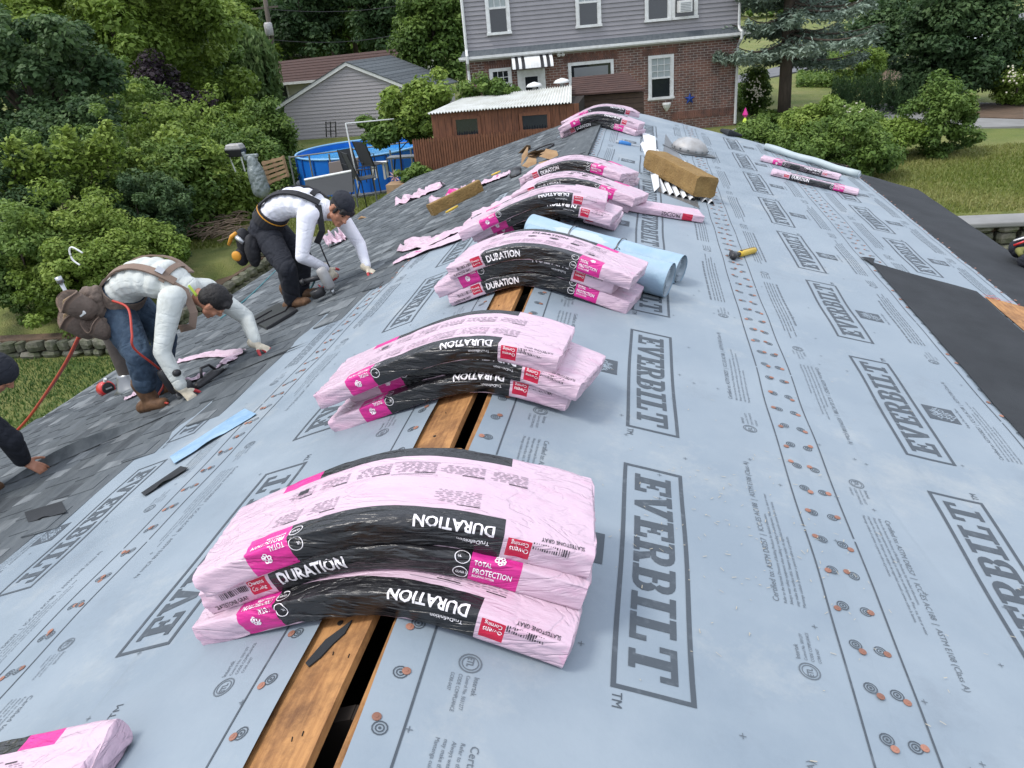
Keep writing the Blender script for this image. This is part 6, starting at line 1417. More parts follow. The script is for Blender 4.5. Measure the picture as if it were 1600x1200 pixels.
# low wire fence, folding table, chairs, stool in front of the pool
m_grey = mat('grey_metal_post', (.16, .17, .165), .6)
fe_ = empty('metal_fence', onZ((470, 290), ZL), 'low grey pipe fence in front of the blue pool', 'fence'); Yf = 21.5
P0, P1 = onY((452, 246), Yf), onY((640, 222), Yf)
for i in range(7): x = P0[0]+(P1[0]-P0[0])*i/6; mb = MB(); mb.tube([(x, Yf, ZL), (x, Yf, P0[2]+.03)], .025, 6); mb.build('post', m_grey, fe_)
mb = MB(); mb.tube([P0, P1], .022, 6); mb.build('top_rail', m_grey, fe_)
for k in range(0): x = P0[0]+(P1[0]-P0[0])*k/26; mb = MB(); mb.tube([(x, Yf, ZL+.1), (x, Yf, P0[2])], .004, 4); mb.build('wire', m_grey, fe_)
m_dkgrey = mat('dark_grey_board', (.045, .048, .052), .8)
m_brtable = mat('brown_board', (.22, .185, .175), .7); Yt = 20.4
q = [onY((513, 254), Yt), onY((560, 246), Yt), onY((560, 272), Yt), onY((515, 276), Yt)]; tb = empty('folding_table', (q[3][0], Yt, ZL), 'grey brown table top tipped on its side in front of the pool', 'table')
mb = MB(); mb.hexa(q, [(p[0], p[1]+.04, p[2]) for p in q]); mb.build('table_top', m_brtable, tb, bevel=.015)
for p in (q[2], q[3]):
    mb = MB(); mb.tube([(p[0], Yt+.06, p[2]+.1), (p[0], Yt+.25, ZL+.07)], .015, 6); mb.build('leg', m_black, tb)
q = [onY((573, 238), Yt+.6), onY((592, 234), Yt+.6), onY((595, 256), Yt+.6), onY((576, 262), Yt+.6)]
def chair(px, py, Y, rz, lab, k=1.0):
    c = onY((px, py), Y); z0 = c[2]; root = empty('patio_chair', c, lab, 'chair', 'dark patio chairs on the gravel'); B = Matrix.Rotation(rz, 3, 'Z'); T = lambda x, y, z: Vector(c)+B @ Vector((x*k, y*k, z*k))
    mb = MB(); mb.hexa([T(-.24, -.22, .40), T(.24, -.22, .40), T(.24, .2, .38), T(-.24, .2, .38)], [T(-.24, -.22, .415), T(.24, -.22, .415), T(.24, .2, .395), T(-.24, .2, .395)]); mb.build('seat', m_dkgrey, root)
    mb = MB(); mb.hexa([T(-.24, .2, .38), T(.24, .2, .38), T(.24, .22, .38), T(-.24, .22, .38)], [T(-.24, .40, 1.05), T(.24, .40, 1.05), T(.24, .42, 1.05), T(-.24, .42, 1.05)]); mb.build('backrest', m_dkgrey, root)
    for s in (-.26, .26):
        mb = MB(); mb.tube([T(s, -.28, 0), T(s, -.25, .62), T(s, .25, .64)], .014, 6); mb.build('leg', m_black, root); mb = MB(); mb.tube([T(s, .34, 0), T(s, .2, .38), T(s, .42, 1.06)], .014, 6); mb.build('leg', m_black, root)
chair(574, 303, 17.6, 2.2, 'dark patio chair seen edge-on, nearest to the white pole', .95); chair(588, 279, 19.8, 2.6, 'dark sling patio chair right of the white pole', .95); chair(556, 286, 19.4, .8, 'dark patio chair turned away, left of the white pole', .8)
c = onY((596, 279), 20.5); st = empty('white_stool', c, 'small white plastic stool by the pool wall', 'stool'); mb = MB(); mb.box((c[0], c[1], c[2]+.42), (.42, .35, .04)); mb.build('seat', m_white, st, bevel=.01)
for sx_ in (-.15, .15):
    for sy_ in (-.12, .12): mb = MB(); mb.box((c[0]+sx_, c[1]+sy_, c[2]+.2), (.05, .05, .4)); mb.build('leg', m_white, st)
c = onY((635, 272), 20.0); st = empty('side_table', c, 'low grey side table with things on it beside the fence end', 'table'); mb = MB(); mb.box((c[0], c[1], c[2]+.45), (.85, .4, .04)); mb.build('table_top', m_alud, st)
for s in (-.35, .35): mb = MB(); mb.tube([(c[0]+s, c[1], c[2]-.05), (c[0]+s*.7, c[1], c[2]+.43)], .02, 6); mb.build('leg', m_black, st)
fr = empty('white_pole_frame', onY((562, 302), 17.4), 'thin white pipe frame, upright pole and crossbar, in front of the pool', 'pipe frame')
mb = MB(); mb.tube([onY((562, 303), 17.4), onY((540, 193), 17.4)], .018, 8); mb.build('upright', m_white, fr); mb = MB(); mb.tube([onY((540, 193), 17.4), onY((615, 186), 18.6)], .015, 8); mb.build('crossbar', m_white, fr)
q = [onY((476, 281), 17.2), onY((549, 267), 17.2), onY((552, 300), 16.9), onY((480, 310), 16.9)]; mb = MB(); mb.hexa(q, [(p[0], p[1]+.05, p[2]) for p in q]); pn = mb.build('folding_board', m_dkgrey, None, origin=q[3], label='dark flat panel with white top edge behind the man in white', cat='panel')
mb = MB(); mb.tube([q[0], q[1]], .03, 6); mb.build('top_edge', m_white, pn)
tr = empty('garden_trellis', onY((517, 214), 37), 'small dark trellis leaning on the garage wall', 'trellis')
for x_ in (509, 516, 524): mb = MB(); mb.tube([onY((x_+1, 214), 37), onY((x_, 190), 37)], .03, 5); mb.build('upright', m_black, tr)
for y_ in (192, 199, 206): mb = MB(); mb.tube([onY((509, y_), 37), onY((524, y_-1), 37)], .02, 5); mb.build('crossbar', m_black, tr)
# pallet, wrapped column, grill, planter
m_pal = mat('pallet_wood', (.36, .24, .14), .85, (.26, .17, .10), ns=6, objrand=.12)
pa_ = empty('wooden_pallet', onY((430, 290), 18.5), 'light wooden pallet standing on end behind the man in white', 'pallet'); A, B_, C_, D = (np.array(onY(p, 18.5)) for p in ((408, 253), (441, 244), (450, 277), (420, 290)))
for k in range(5):
    a, b = .02+k*.2, .02+k*.2+.13; q = [A+(D-A)*a, B_+(C_-B_)*a, B_+(C_-B_)*b, A+(D-A)*b]; mb = MB(); mb.hexa(q, [p+np.array([0, .025, 0]) for p in q]); mb.build('slat', m_pal, pa_)
for a, b in ((.0, .08), (.46, .54), (.92, 1)):
    q = [A+(B_-A)*a, A+(B_-A)*b, D+(C_-D)*b, D+(C_-D)*a]; mb = MB(); mb.hexa([p+np.array([0, .026, 0]) for p in q], [p+np.array([0, .11, 0]) for p in q]); mb.build('stringer', m_pal, pa_)
m_film = mat('cloudy_plastic', (.22, .25, .25), .3, (.13, .16, .16), ns=9, bump=1, bs=14, bdist=.03, spec=.7)
c0, c1 = Vector(onY((408, 296), 18)), Vector(onY((394, 250), 18)); q = Shape(); q.cap(c0, .22, lerpv(c0, c1, .6), .20); q.cap(lerpv(c0, c1, .6), .18, c1, .13); wr = empty('wrapped_bundle', c0, 'upright bundle wrapped in cloudy plastic film beside the pallet', 'wrapped bundle'); q.fuse('film', m_film, wr, .03, 4, .02, 9); mb = MB(); mb.box(c1+Vector((0, 0, .1)), (.34, .1, .08)); mb.tube([c1+Vector((-.15, 0, 0)), c1+Vector((-.2, 0, .2))], .05, 8); mb.build('white_top', m_film, wr, bevel=.02)
c = Vector(onY((374, 262), 20)); gr_ = empty('barbecue', c, 'grey kettle grill with silver lid beside the green bushes', 'grill'); mb = MB(); mb.box(c+Vector((0, 0, .40)), (.42, .3, .2), taper=1.15); mb.build('fire_box', m_black, gr_, bevel=.02); mb = MB(); mb.box(c+Vector((0, 0, .56)), (.48, .34, .14), taper=.8); mb.build('lid', m_galv, gr_, bevel=.03)
for s in (-.14, .14): mb = MB(); mb.tube([c+Vector((s, 0, -.1)), c+Vector((s*1.2, -.1, .35))], .02, 6); mb.build('leg', m_white, gr_)
c = Vector(onY((645, 292), 16.6)); mb = MB(); mb.box(c, (1.1, .4, .22)); mb.build('planter_box', m_pal, None, origin=c, label='wooden planter box with green plants at the left end of the fence', cat='planter', bevel=.01)
m_pinkfl = mat('pink_petals', (.62, .30, .36), .6, (.7, .6, .58), ns=20)
for px, py, r, lab in ((617, 275, .15, 'pink and white garden pinwheel, left of the pair'), (641, 268, .11, 'pale pink garden pinwheel just above the planter')):
    c = Vector(onY((px, py), 16.8)); root = empty('garden_pinwheel', c-Vector((0, 0, .6)), lab, 'pinwheel', 'pink pinwheels by the planter')
    for k in range(8): a = k*math.pi/4; mb = MB(); P = lambda rr, t: c+Vector((rr*math.cos(a+t), -.02+.03*t, rr*math.sin(a+t))); mb.add([P(.01, 0), P(r*.6, -.22), P(r, 0), P(r*.6, .22), P(r*.5, 0)+Vector((0, .01, 0))], [(0, 1, 4), (1, 2, 4), (2, 3, 4), (3, 0, 4)]); mb.build('petal', m_pinkfl, root)
    mb = MB(); mb.tube([c, c-Vector((0, 0, .7))], .008, 5); mb.build('stem', m_grey, root)
c = Vector(onY((1164, 188), 22)); root = empty('garden_pinwheel', c-Vector((0, 0, .8)), 'pink and green garden spinner at the foot of the brick house corner', 'pinwheel')
for k, (mt, z0, z1) in enumerate(((m_mag, .05, .32), (m_lime, -.12, .1), (m_star, -.2, -.08))): mb = MB(); mb.lathe([(.005, z0), (.075 if k < 2 else .05, (z0+z1)/2-.04), (.005, z1)], c, 6); mb.build('vane', mt, root)
mb = MB(); mb.tube([c+Vector((.0, .02, -.1)), c-Vector((0, -.02, 1.0))], .012, 5); mb.build('stem', m_galv, root)
# ------------------------------------------------------------------ utility pole
up = empty('utility_pole', onY((436, 205), 47), 'leaning wooden utility pole with transformer box and street lamp', 'utility pole'); mb = MB(); mb.tube([onY((436, 210), 47), onY((424, 60), 47), onY((411, -20), 47)], [.16, .14, .12], 10); m_pole = mat('pole_wood', (.10, .085, .07), .9); mb.build('pole', m_pole, up, smooth=True)
c = onY((420, 46), 46.7); mb = MB(); mb.lathe([(.2, -.35), (.24, -.3), (.24, .3), (.16, .38)], c, 14); mb.build('transformer', m_galv, up, smooth=True)
c = onY((406, 68), 46.7); mb = MB(); mb.tube([onY((426, 78), 47), onY((415, 68), 46.8), c], .035, 6); mb.build('lamp_arm', m_grey, up); mb = MB(); mb.lathe([(.08, .06), (.2, 0), (.14, -.08), (.02, -.12)], c, 12); mb.build('lamp_head', m_white, up, smooth=True)
mb = MB(); mb.box(onY((414, 12), 47), (1.6, .1, .1)); mb.build('crossarm', m_pole, up)
for k, (a, b) in enumerate((((414, 14), (760, -30)), ((424, 62), (720, 20)), ((425, 82), (-40, 180)))):
    A, B_ = Vector(onY(a, 47)), Vector(onY(b, 60 if k < 2 else 30)); mb = MB(); mb.tube([lerpv(A, B_, t)-Vector((0, 0, 3.2*t*(1-t))) for t in linspace(0, 1, 14)], .018, 5); mb.build('power_line', m_black, None, origin=A, label=('highest power line running right from the pole top', 'middle power line sagging across the dark evergreens', 'cable sagging left from the pole across the trees')[k], cat='cable')
# ------------------------------------------------------------------ stone walls
m_stone = mat('field_stone', (.17, .16, .13), .95, (.075, .085, .045), ns=5, detail=9, bump=.9, bs=14, bdist=.03, objrand=.25)
def stonewall(P, h, lab, seed, size=.3, face=-1, cap=None, zb=-4.0):
    r = random.Random(seed); P = [np.array(p[:2]) for p in P]; root = empty('stone_wall', (P[0][0], P[0][1], zb), lab, 'stone wall'); Ls = [0]
    for a, b in zip(P, P[1:]): Ls.append(Ls[-1]+np.linalg.norm(b-a))
    def at(t):
        for i in range(len(P)-1):
            if t <= Ls[i+1] or i == len(P)-2: k = (t-Ls[i])/(Ls[i+1]-Ls[i]); return P[i]+(P[i+1]-P[i])*k, (P[i+1]-P[i])/np.linalg.norm(P[i+1]-P[i])
    z = 0; cnt = 0
    while z < h-.04:
        hh = min(r.uniform(.12, .22), h-z); t = r.uniform(-.2, 0)
        while t < Ls[-1]:
            w = r.uniform(.18, .48); p, d = at(max(0, min(Ls[-1], t+w/2))); n = np.array([d[1], -d[0]])*face
            q = MB(); ang = math.atan2(d[1], d[0]); Bz = Matrix.Rotation(ang, 3, 'Z') @ Matrix.Rotation(r.uniform(-.08, .08), 3, 'Y')
            c = Vector((p[0]+n[0]*r.uniform(0, .05), p[1]+n[1]*r.uniform(0, .05), zb+z+hh/2)); m_, k_ = 4, 8
            for i in range(m_+1):
                th = math.pi*i/m_
                for j in range(k_):
                    ph = 2*math.pi*(j+.5)/k_; sgn = lambda v, e=.55: math.copysign(abs(v)**e, v)
                    v = Vector((w/2*.93*sgn(math.sin(th)*math.cos(ph)), .17*sgn(math.sin(th)*math.sin(ph)), hh/2*.96*sgn(math.cos(th)))); v *= 1+.28*mnoise.noise(v*7+c); q.v.append(tuple(c+Bz @ v))
            for i in range(m_):
                for j in range(k_): j2 = (j+1) % k_; q.f.append((i*k_+j, i*k_+j2, (i+1)*k_+j2, (i+1)*k_+j)); q.m.append(0)
            q.build('stone', m_stone, root); cnt += 1; t += w*r.uniform(.93, 1.02)
        z += hh*.97
    mb = MB()
    for i in range(len(P)-1):
        a, b = P[i], P[i+1]; d = (b-a)/np.linalg.norm(b-a); n = np.array([d[1], -d[0]])*face; o = -n*.12
        mb.hexa([(a[0]+o[0]-n[0]*.2, a[1]+o[1]-n[1]*.2, zb), (b[0]+o[0]-n[0]*.2, b[1]+o[1]-n[1]*.2, zb), (b[0]+o[0]+n[0]*.12, b[1]+o[1]+n[1]*.12, zb), (a[0]+o[0]+n[0]*.12, a[1]+o[1]+n[1]*.12, zb)], [(a[0]+o[0]-n[0]*.2, a[1]+o[1]-n[1]*.2, zb+h-.03), (b[0]+o[0]-n[0]*.2, b[1]+o[1]-n[1]*.2, zb+h-.03), (b[0]+o[0]+n[0]*.12, b[1]+o[1]+n[1]*.12, zb+h-.03), (a[0]+o[0]+n[0]*.12, a[1]+o[1]+n[1]*.12, zb+h-.03)])
        if cap: cm = MB(); cm.hexa([(a[0]-n[0]*.3, a[1]-n[1]*.3, zb+h), (b[0]-n[0]*.3, b[1]-n[1]*.3, zb+h), (b[0]+n[0]*.22, b[1]+n[1]*.22, zb+h), (a[0]+n[0]*.22, a[1]+n[1]*.22, zb+h)], [(a[0]-n[0]*.3, a[1]-n[1]*.3, zb+h+.08), (b[0]-n[0]*.3, b[1]-n[1]*.3, zb+h+.08), (b[0]+n[0]*.22, b[1]+n[1]*.22, zb+h+.08), (a[0]+n[0]*.22, a[1]+n[1]*.22, zb+h+.08)]); cm.build('capstone', cap, root, bevel=.02)
    mb.build('core', m_dirt, root)
stonewall([(-15.5, 12.1), (-9.55, 12.5), (-9.05, 14.4), (-9.0, 17.9)], .38, 'low stone retaining wall below the green hedge at left', 3, cap=None, face=1)
stonewall([(-9.2, 17.95), (-4.5, 18.0)], .62, 'stone wall with flat pale top between the two bending men', 4, cap=m_conc, face=1)
stonewall([(4.3, 12.75), (10.2, 12.8)], 1.52, 'stone retaining wall holding the right lawn, beyond the eave', 5, cap=m_conc, zb=-3.7, face=1)
# a parked pale car glimpsed beyond the right tree
c = Vector(onZ((1598, 88), ZR+.1)); car = empty('parked_car', c, 'pale parked car cut off by the right picture edge near the road', 'car'); m_car = mat('white_car_paint', (.6, .62, .64), .25, coat=.6); mb = MB()
prof = [(-2.2, .35), (-2.25, .7), (-1.6, .85), (-.9, 1.38), (.8, 1.42), (1.6, .98), (2.2, .85), (2.25, .35)]
mb.prism(prof, 1.7, lambda x, y, z: (c.x+x, c.y+z, c.z+y)); mb.build('body', m_car, car, bevel=.06)
mb = MB(); mb.prism([(-1.35, .92), (-.85, 1.30), (.75, 1.33), (1.3, .98)], 1.74, lambda x, y, z: (c.x+x, c.y+z-.02, c.z+y)); mb.build('window', m_glass, car)
for x_ in (-1.4, 1.4):
    for y_ in (.0, 1.7): mb = MB(); mb.lathe([(.33, -.1), (.33, .1)], (c.x+x_, c.y+y_, c.z+.33), 16, rot=Matrix.Rotation(math.pi/2, 3, 'X')); w = mb.build('wheel', m_black, car); mb = MB(); mb.lathe([(.19, -.12), (.19, .12)], (c.x+x_, c.y+y_, c.z+.33), 12, rot=Matrix.Rotation(math.pi/2, 3, 'X')); mb.build('rim', m_galv, w)
# ================================================================== vegetation
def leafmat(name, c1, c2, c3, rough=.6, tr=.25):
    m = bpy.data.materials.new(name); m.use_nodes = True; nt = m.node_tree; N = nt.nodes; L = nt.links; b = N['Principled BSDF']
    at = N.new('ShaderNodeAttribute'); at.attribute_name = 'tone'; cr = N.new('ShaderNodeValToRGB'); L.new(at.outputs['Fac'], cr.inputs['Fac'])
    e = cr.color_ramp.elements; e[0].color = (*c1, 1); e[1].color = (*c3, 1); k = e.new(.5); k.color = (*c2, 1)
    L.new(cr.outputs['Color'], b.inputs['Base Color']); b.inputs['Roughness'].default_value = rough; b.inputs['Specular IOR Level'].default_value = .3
    t = N.new('ShaderNodeBsdfTranslucent'); L.new(cr.outputs['Color'], t.inputs['Color']); mix = N.new('ShaderNodeMixShader'); mix.inputs['Fac'].default_value = tr+.08
    L.new(b.outputs['BSDF'], mix.inputs[1]); L.new(t.outputs['BSDF'], mix.inputs[2]); L.new(mix.outputs['Shader'], N['Material Output'].inputs['Surface']); return m
def leaves(name, C, S, T, m, parent=None, up=.4, aspect=.55, down=0.0, seed=0, out=None, **kw):
    """C centres (N,3), S sizes (N), T tones (N): one folded leaf (two quads) or flat quad each"""
    g = np.random.default_rng(seed+11); N = len(C); C = np.asarray(C, float)
    n = g.normal(size=(N, 3)); n[:, 2] = np.abs(n[:, 2])+up*1.5
    if out is not None: n += out*1.2
    n /= np.linalg.norm(n, axis=1)[:, None]; d = g.normal(size=(N, 3)); d[:, 2] -= down*2; d -= n*(d*n).sum(1)[:, None]; d /= np.linalg.norm(d, axis=1)[:, None]; w = np.cross(n, d)
    S = np.asarray(S)[:, None]; off = np.array(origin_of(parent)) if parent is not None else np.zeros(3); o_ = kw.pop('origin', None)
    if parent is None and o_ is not None: off = np.array([float(v) for v in o_])
    C = C-off; bend = n*S*.18
    V = np.empty((N, 6, 3)); V[:, 0] = C-d*S; V[:, 1] = C-w*S*aspect-d*S*.1+bend; V[:, 2] = C+d*S; V[:, 3] = C+w*S*aspect-d*S*.1+bend
    V = V[:, :4].reshape(-1, 3)
    me = bpy.data.meshes.new(name); me.vertices.add(4*N); me.vertices.foreach_set('co', V.ravel().astype(np.float32)); me.loops.add(4*N); me.loops.foreach_set('vertex_index', np.arange(4*N, dtype=np.int32))
    me.polygons.add(N); me.polygons.foreach_set('loop_start', np.arange(0, 4*N, 4, dtype=np.int32)); me.polygons.foreach_set('loop_total', np.full(N, 4, np.int32))
    a = me.attributes.new('tone', 'FLOAT', 'FACE'); a.data.foreach_set('value', np.clip(T, 0, 1).astype(np.float32)); me.materials.append(m); me.update(calc_edges=True); me.validate()
    ob = bpy.data.objects.new(name, me); COL.objects.link(ob)
    if parent is not None: ob.parent = parent
    else: ob.location = Vector(off)
    return tag(ob, kw.get('label'), kw.get('cat'), kw.get('group'), kw.get('kind'))
m_bark = mat('bark', (.085, .065, .05), .95, (.05, .04, .03), ns=8, stretch=(2, 2, .4), bump=.8, bs=20, bdist=.02)
G_light = leafmat('light_green_leaves', (0.074, 0.126, 0.017), (0.150, 0.228, 0.034), (0.264, 0.348, 0.072))
G_mid = leafmat('mid_green_leaves', (0.045, 0.092, 0.018), (0.095, 0.165, 0.031), (0.175, 0.259, 0.056))
G_dark = leafmat('dark_green_leaves', (0.021, 0.048, 0.017), (0.046, 0.092, 0.034), (0.095, 0.157, 0.056))
G_blue = leafmat('blue_needles', (.07, .105, .070), (.155, .215, .16), (.27, .34, .27), tr=.1)
G_purple = leafmat('purple_leaves', (.008, .006, .010), (.018, .012, .018), (.035, .022, .03))
G_willow = leafmat('willow_leaves', (0.054, 0.108, 0.032), (0.115, 0.189, 0.059), (0.203, 0.277, 0.101))
G_yellow = leafmat('yellow_green_leaves', (0.068, 0.128, 0.016), (0.142, 0.223, 0.032), (0.243, 0.331, 0.068))
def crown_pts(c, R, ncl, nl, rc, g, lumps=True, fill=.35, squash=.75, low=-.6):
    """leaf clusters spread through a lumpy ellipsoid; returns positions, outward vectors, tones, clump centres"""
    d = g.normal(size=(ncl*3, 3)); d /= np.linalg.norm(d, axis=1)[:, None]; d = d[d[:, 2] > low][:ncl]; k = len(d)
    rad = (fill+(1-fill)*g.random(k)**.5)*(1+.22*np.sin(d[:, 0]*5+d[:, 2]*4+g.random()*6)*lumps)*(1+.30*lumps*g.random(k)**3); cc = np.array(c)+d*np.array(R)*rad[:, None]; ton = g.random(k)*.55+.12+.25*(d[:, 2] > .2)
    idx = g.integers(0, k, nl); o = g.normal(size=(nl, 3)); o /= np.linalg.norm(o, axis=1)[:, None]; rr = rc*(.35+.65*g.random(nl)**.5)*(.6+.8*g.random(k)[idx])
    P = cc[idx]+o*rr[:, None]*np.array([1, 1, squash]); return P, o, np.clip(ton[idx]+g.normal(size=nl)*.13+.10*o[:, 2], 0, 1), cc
def tree(name, base, c, R, m, ncl, nl, rc, ls, lab, cat='tree', group=None, seed=0, trunk=.2, limbs=8, **kw):
    g = np.random.default_rng(seed+100); root = empty(name, base, lab, cat, group); P, o, T, cc = crown_pts(c, R, ncl, nl, rc, g, **kw)
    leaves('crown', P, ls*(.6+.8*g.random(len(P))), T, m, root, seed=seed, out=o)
    mb = MB(); b = Vector([float(v) for v in base]); ct = Vector([float(v) for v in c]); mid = lerpv(b, ct, .5)+Vector((g.normal()*.1, 0, 0)); mb.tube([b, lerpv(b, mid, .5), mid, ct, ct+Vector((0, 0, R[2]*.6))], [trunk, trunk*.85, trunk*.7, trunk*.4, trunk*.1], 9)
    mb.build('trunk', m_bark, root, smooth=True)
    for i in range(limbs):
        q = Vector(cc[g.integers(0, len(cc))]); s = lerpv(mid, ct, g.random()*.9); mb = MB(); mb.tube([s, lerpv(s, q, .5)+Vector((0, 0, .1*R[2]*g.random())), q], [trunk*.35, trunk*.2, trunk*.05], 6); mb.build('branch', m_bark, root, smooth=True)
    return root
def px_tree(name, px, py, rx, ry, Y, m, lab, ncl, nl, ls, rc=None, zb=None, seed=0, trunk=.2, cat='tree', ryd=None, **kw):
    """crown centre and half sizes in picture units at distance Y"""
    c = onY((px, py), Y); dist = float(np.linalg.norm(c-CAMP)); s = dist/F; R_ = (rx*s, (ryd or rx*.9)*s, ry*s*1.03); b = (c[0], c[1], gz(c[0], c[1]) if zb is None else zb)
    if cat in ('bush', 'plant') and kw.get('tofloor', True) and b[2] < c[2]:
        top = c[2]+R_[2]
        if top-b[2] < 3.2*R_[2]: c = np.array([c[0], c[1], (top+b[2])/2]); R_ = (R_[0], R_[1], (top-b[2])/2); kw.setdefault('low', -.98)
    kw.pop('tofloor', None)
    if b[2] > c[2]-.1: b = (b[0], b[1], c[2]-.3)
    return tree(name, b, c, R_, m, int(ncl*1.4), int(nl*1.75), (rc or .3*R_[0])*.85, ls*.68, lab, cat, seed=seed, trunk=trunk, **kw)
GT = 'tall trees filling the upper left'
px_tree('broadleaf_tree', 190, 60, 135, 150, 33, G_light, 'tall bright green tree, the largest behind the left lawn', 120, 34000, .17, .95, seed=1, trunk=.3)
px_tree('broadleaf_tree', 30, 30, 130, 110, 40, G_light, 'pale green tree in the top left corner, paler than the maple below it', 90, 20000, .19, 1.1, seed=2, trunk=.3)
px_tree('maple_tree', 55, 165, 95, 115, 21, G_dark, 'dark green maple at the left edge with broad leaves', 80, 15000, .13, .52, seed=3, trunk=.22)
px_tree('broadleaf_tree', 262, 102, 66, 84, 40, G_mid, 'mid green tree between bright tree and willow', 70, 14000, .18, .9, seed=4)
px_tree('broadleaf_tree', 335, 52, 60, 42, 60, G_light, 'distant light green tree left of the pole top', 60, 9000, .26, 1.1, seed=5)
px_tree('purple_shrub', 275, 165, 52, 42, 29, G_purple, 'dark purple-leaved bush in the shade left of the willow', 30, 6000, .11, .5, cat='bush', seed=6, trunk=.05, limbs=3)
def willow():
    c = onY((372, 105), 44); g = np.random.default_rng(5); s = 44.5/F; root = empty('willow_tree', (c[0], c[1], gz(c[0], c[1])), 'drooping willow left of the utility pole', 'tree'); P, T = [], []
    for i in range(420):
        a = g.random()*6.283; r = g.random()**.5; x, y = c[0]+r*62*s*math.cos(a), c[1]+r*55*s*math.sin(a); zt = c[2]+58*s*math.sqrt(max(0, 1-r*r))*(.75+.35*g.random()); L = (1.2+2.6*g.random())*(1+.6*r); t0 = g.random()*.6+.1
        n = int(26*L/2.5); zz = zt-np.linspace(0, L, n); P += [(x+g.normal()*.08+.12*math.sin(z_), y+g.normal()*.08, z_) for z_ in zz]; T += list(np.clip(t0+g.normal(size=n)*.12+.2*np.linspace(1, 0, n), 0, 1))
    leaves('crown', P, .16+.1*g.random(len(P)), np.array(T), G_willow, root, down=1.2, aspect=.35, up=-.2, seed=5)
    mb = MB(); mb.tube([(c[0], c[1], gz(c[0], c[1])), c, (c[0], c[1], c[2]+1.2)], [.35, .25, .1], 9); mb.build('trunk', m_bark, root, smooth=True)
    for i in range(7): a = i*.9; mb = MB(); mb.tube([c, (c[0]+1.0*math.cos(a), c[1]+math.sin(a), c[2]+1.1), (c[0]+1.8*math.cos(a), c[1]+1.6*math.sin(a), c[2]+1.0)], [.12, .08, .03], 6); mb.build('branch', m_bark, root, smooth=True)
willow()
GE = 'dark evergreens behind the brown-roofed house'
for i, (px, py, rx, ry, Y) in enumerate(((470, 20, 52, 70, 66), (545, 10, 60, 80, 70), (610, 25, 50, 70, 64), (410, 15, 45, 45, 72), (505, -20, 60, 60, 76), (590, -30, 70, 60, 78), (345, 0, 50, 40, 80))):
    px_tree('evergreen_tree', px, py, rx, ry, Y, G_dark if i % 2 == 0 else G_mid, ('dark evergreen right of the utility pole', 'broad dark evergreen over the middle of the brown roof', 'dark evergreen right of centre above the brown roof', 'dark evergreen behind the pole top', 'tall evergreen at the very top, above the garage peak', 'tall evergreen at the very top near the brick house', 'evergreen at the top, left of the pole')[i], 70, 9000, .26, 1.2, group=None, seed=20+i, trunk=.3)
px_tree('broadleaf_tree', 678, 60, 52, 85, 44, G_mid, 'leafy green tree just left of the brick house', 90, 15000, .17, .75, seed=8, trunk=.25)
px_tree('broadleaf_tree', 690, 20, 40, 60, 52, G_light, 'lighter green tree top behind the tree beside the brick house', 50, 7000, .2, .8, seed=9)
px_tree('leafy_vine', 655, 172, 52, 38, 19.5, G_light, 'bushy vine with pale tips climbing over the shed end', 60, 9000, .085, .28, cat='bush', seed=10, trunk=.05, limbs=3)
px_tree('leafy_vine', 622, 205, 48, 22, 19.3, G_mid, 'lower vine mass spilling towards the pool', 40, 6000, .085, .25, cat='bush', seed=11, trunk=.04, limbs=2)
px_tree('garden_shrub', 762, 140, 36, 14, 19.7, G_mid, 'small green shrub in front of the brick house kitchen window', 24, 2600, .07, .18, cat='bush', seed=12, trunk=.03, limbs=1)
px_tree('planter_plants', 650, 276, 26, 14, 16.6, G_mid, 'green plants growing in the wooden planter box', 20, 1600, .06, .14, cat='plant', seed=13, trunk=.02, limbs=1)
# hedge bank at the left, bush by bush
hb = [(330, 205, 60, 45, 27, G_yellow, 'yellow-green bush left of the garage, above the others'), (420, 215, 38, 48, 29, G_mid, 'green bush against the left corner of the garage'), (385, 250, 60, 35, 24, G_mid, 'low green bush behind the grill'), (250, 215, 60, 38, 24, G_yellow, 'olive bush below the purple one'),
 (165, 255, 45, 55, 17.5, G_mid, 'bush with upright pale shoots left of centre'), (70, 290, 60, 60, 16.5, G_mid, 'broad bush with pale upright shoots near the left edge'), (20, 330, 55, 75, 15.5, G_dark, 'dark bush at the left edge above the stone wall'), (262, 280, 55, 40, 19.0, G_mid, 'rounded bush in the middle of the hedge bank'),
 (305, 265, 45, 42, 20, G_light, 'light bush above the brush pile'), (215, 330, 60, 42, 16.5, G_dark, 'dark shrub just behind the brush pile'), (120, 375, 70, 62, 14.6, G_light, 'bright green bush in the middle of the near hedge'), (45, 430, 62, 75, 13.6, G_mid, 'large bush above the low stone wall, far left'),
 (130, 465, 62, 62, 13.4, G_light, 'bright bush hanging over the stone wall near the harness bags'), (222, 400, 52, 36, 15.2, G_yellow, 'bright yellow-green bush above the near worker\'s back'), (180, 430, 60, 50, 14.0, G_light, 'bright green bush behind the near worker'), (350, 300, 36, 30, 20.5, G_light, 'light green bush between grill and brush pile'), (100, 225, 60, 50, 19.5, G_dark, 'dark shrub below the maple'), (210, 180, 60, 55, 26, G_mid, 'green undergrowth behind the pale shoots')]
for i, (px, py, rx, ry, Y, m, lab) in enumerate(hb):
    near = Y < 18; px_tree('hedge_bush', px, py, rx, ry, Y, m, lab, int(46+rx*.5), 10500 if near else 6000, .062 if near else .10, .27 if near else .4, cat='bush', group='bushes of the left hedge bank', seed=40+i, trunk=.05, limbs=4, fill=.45)
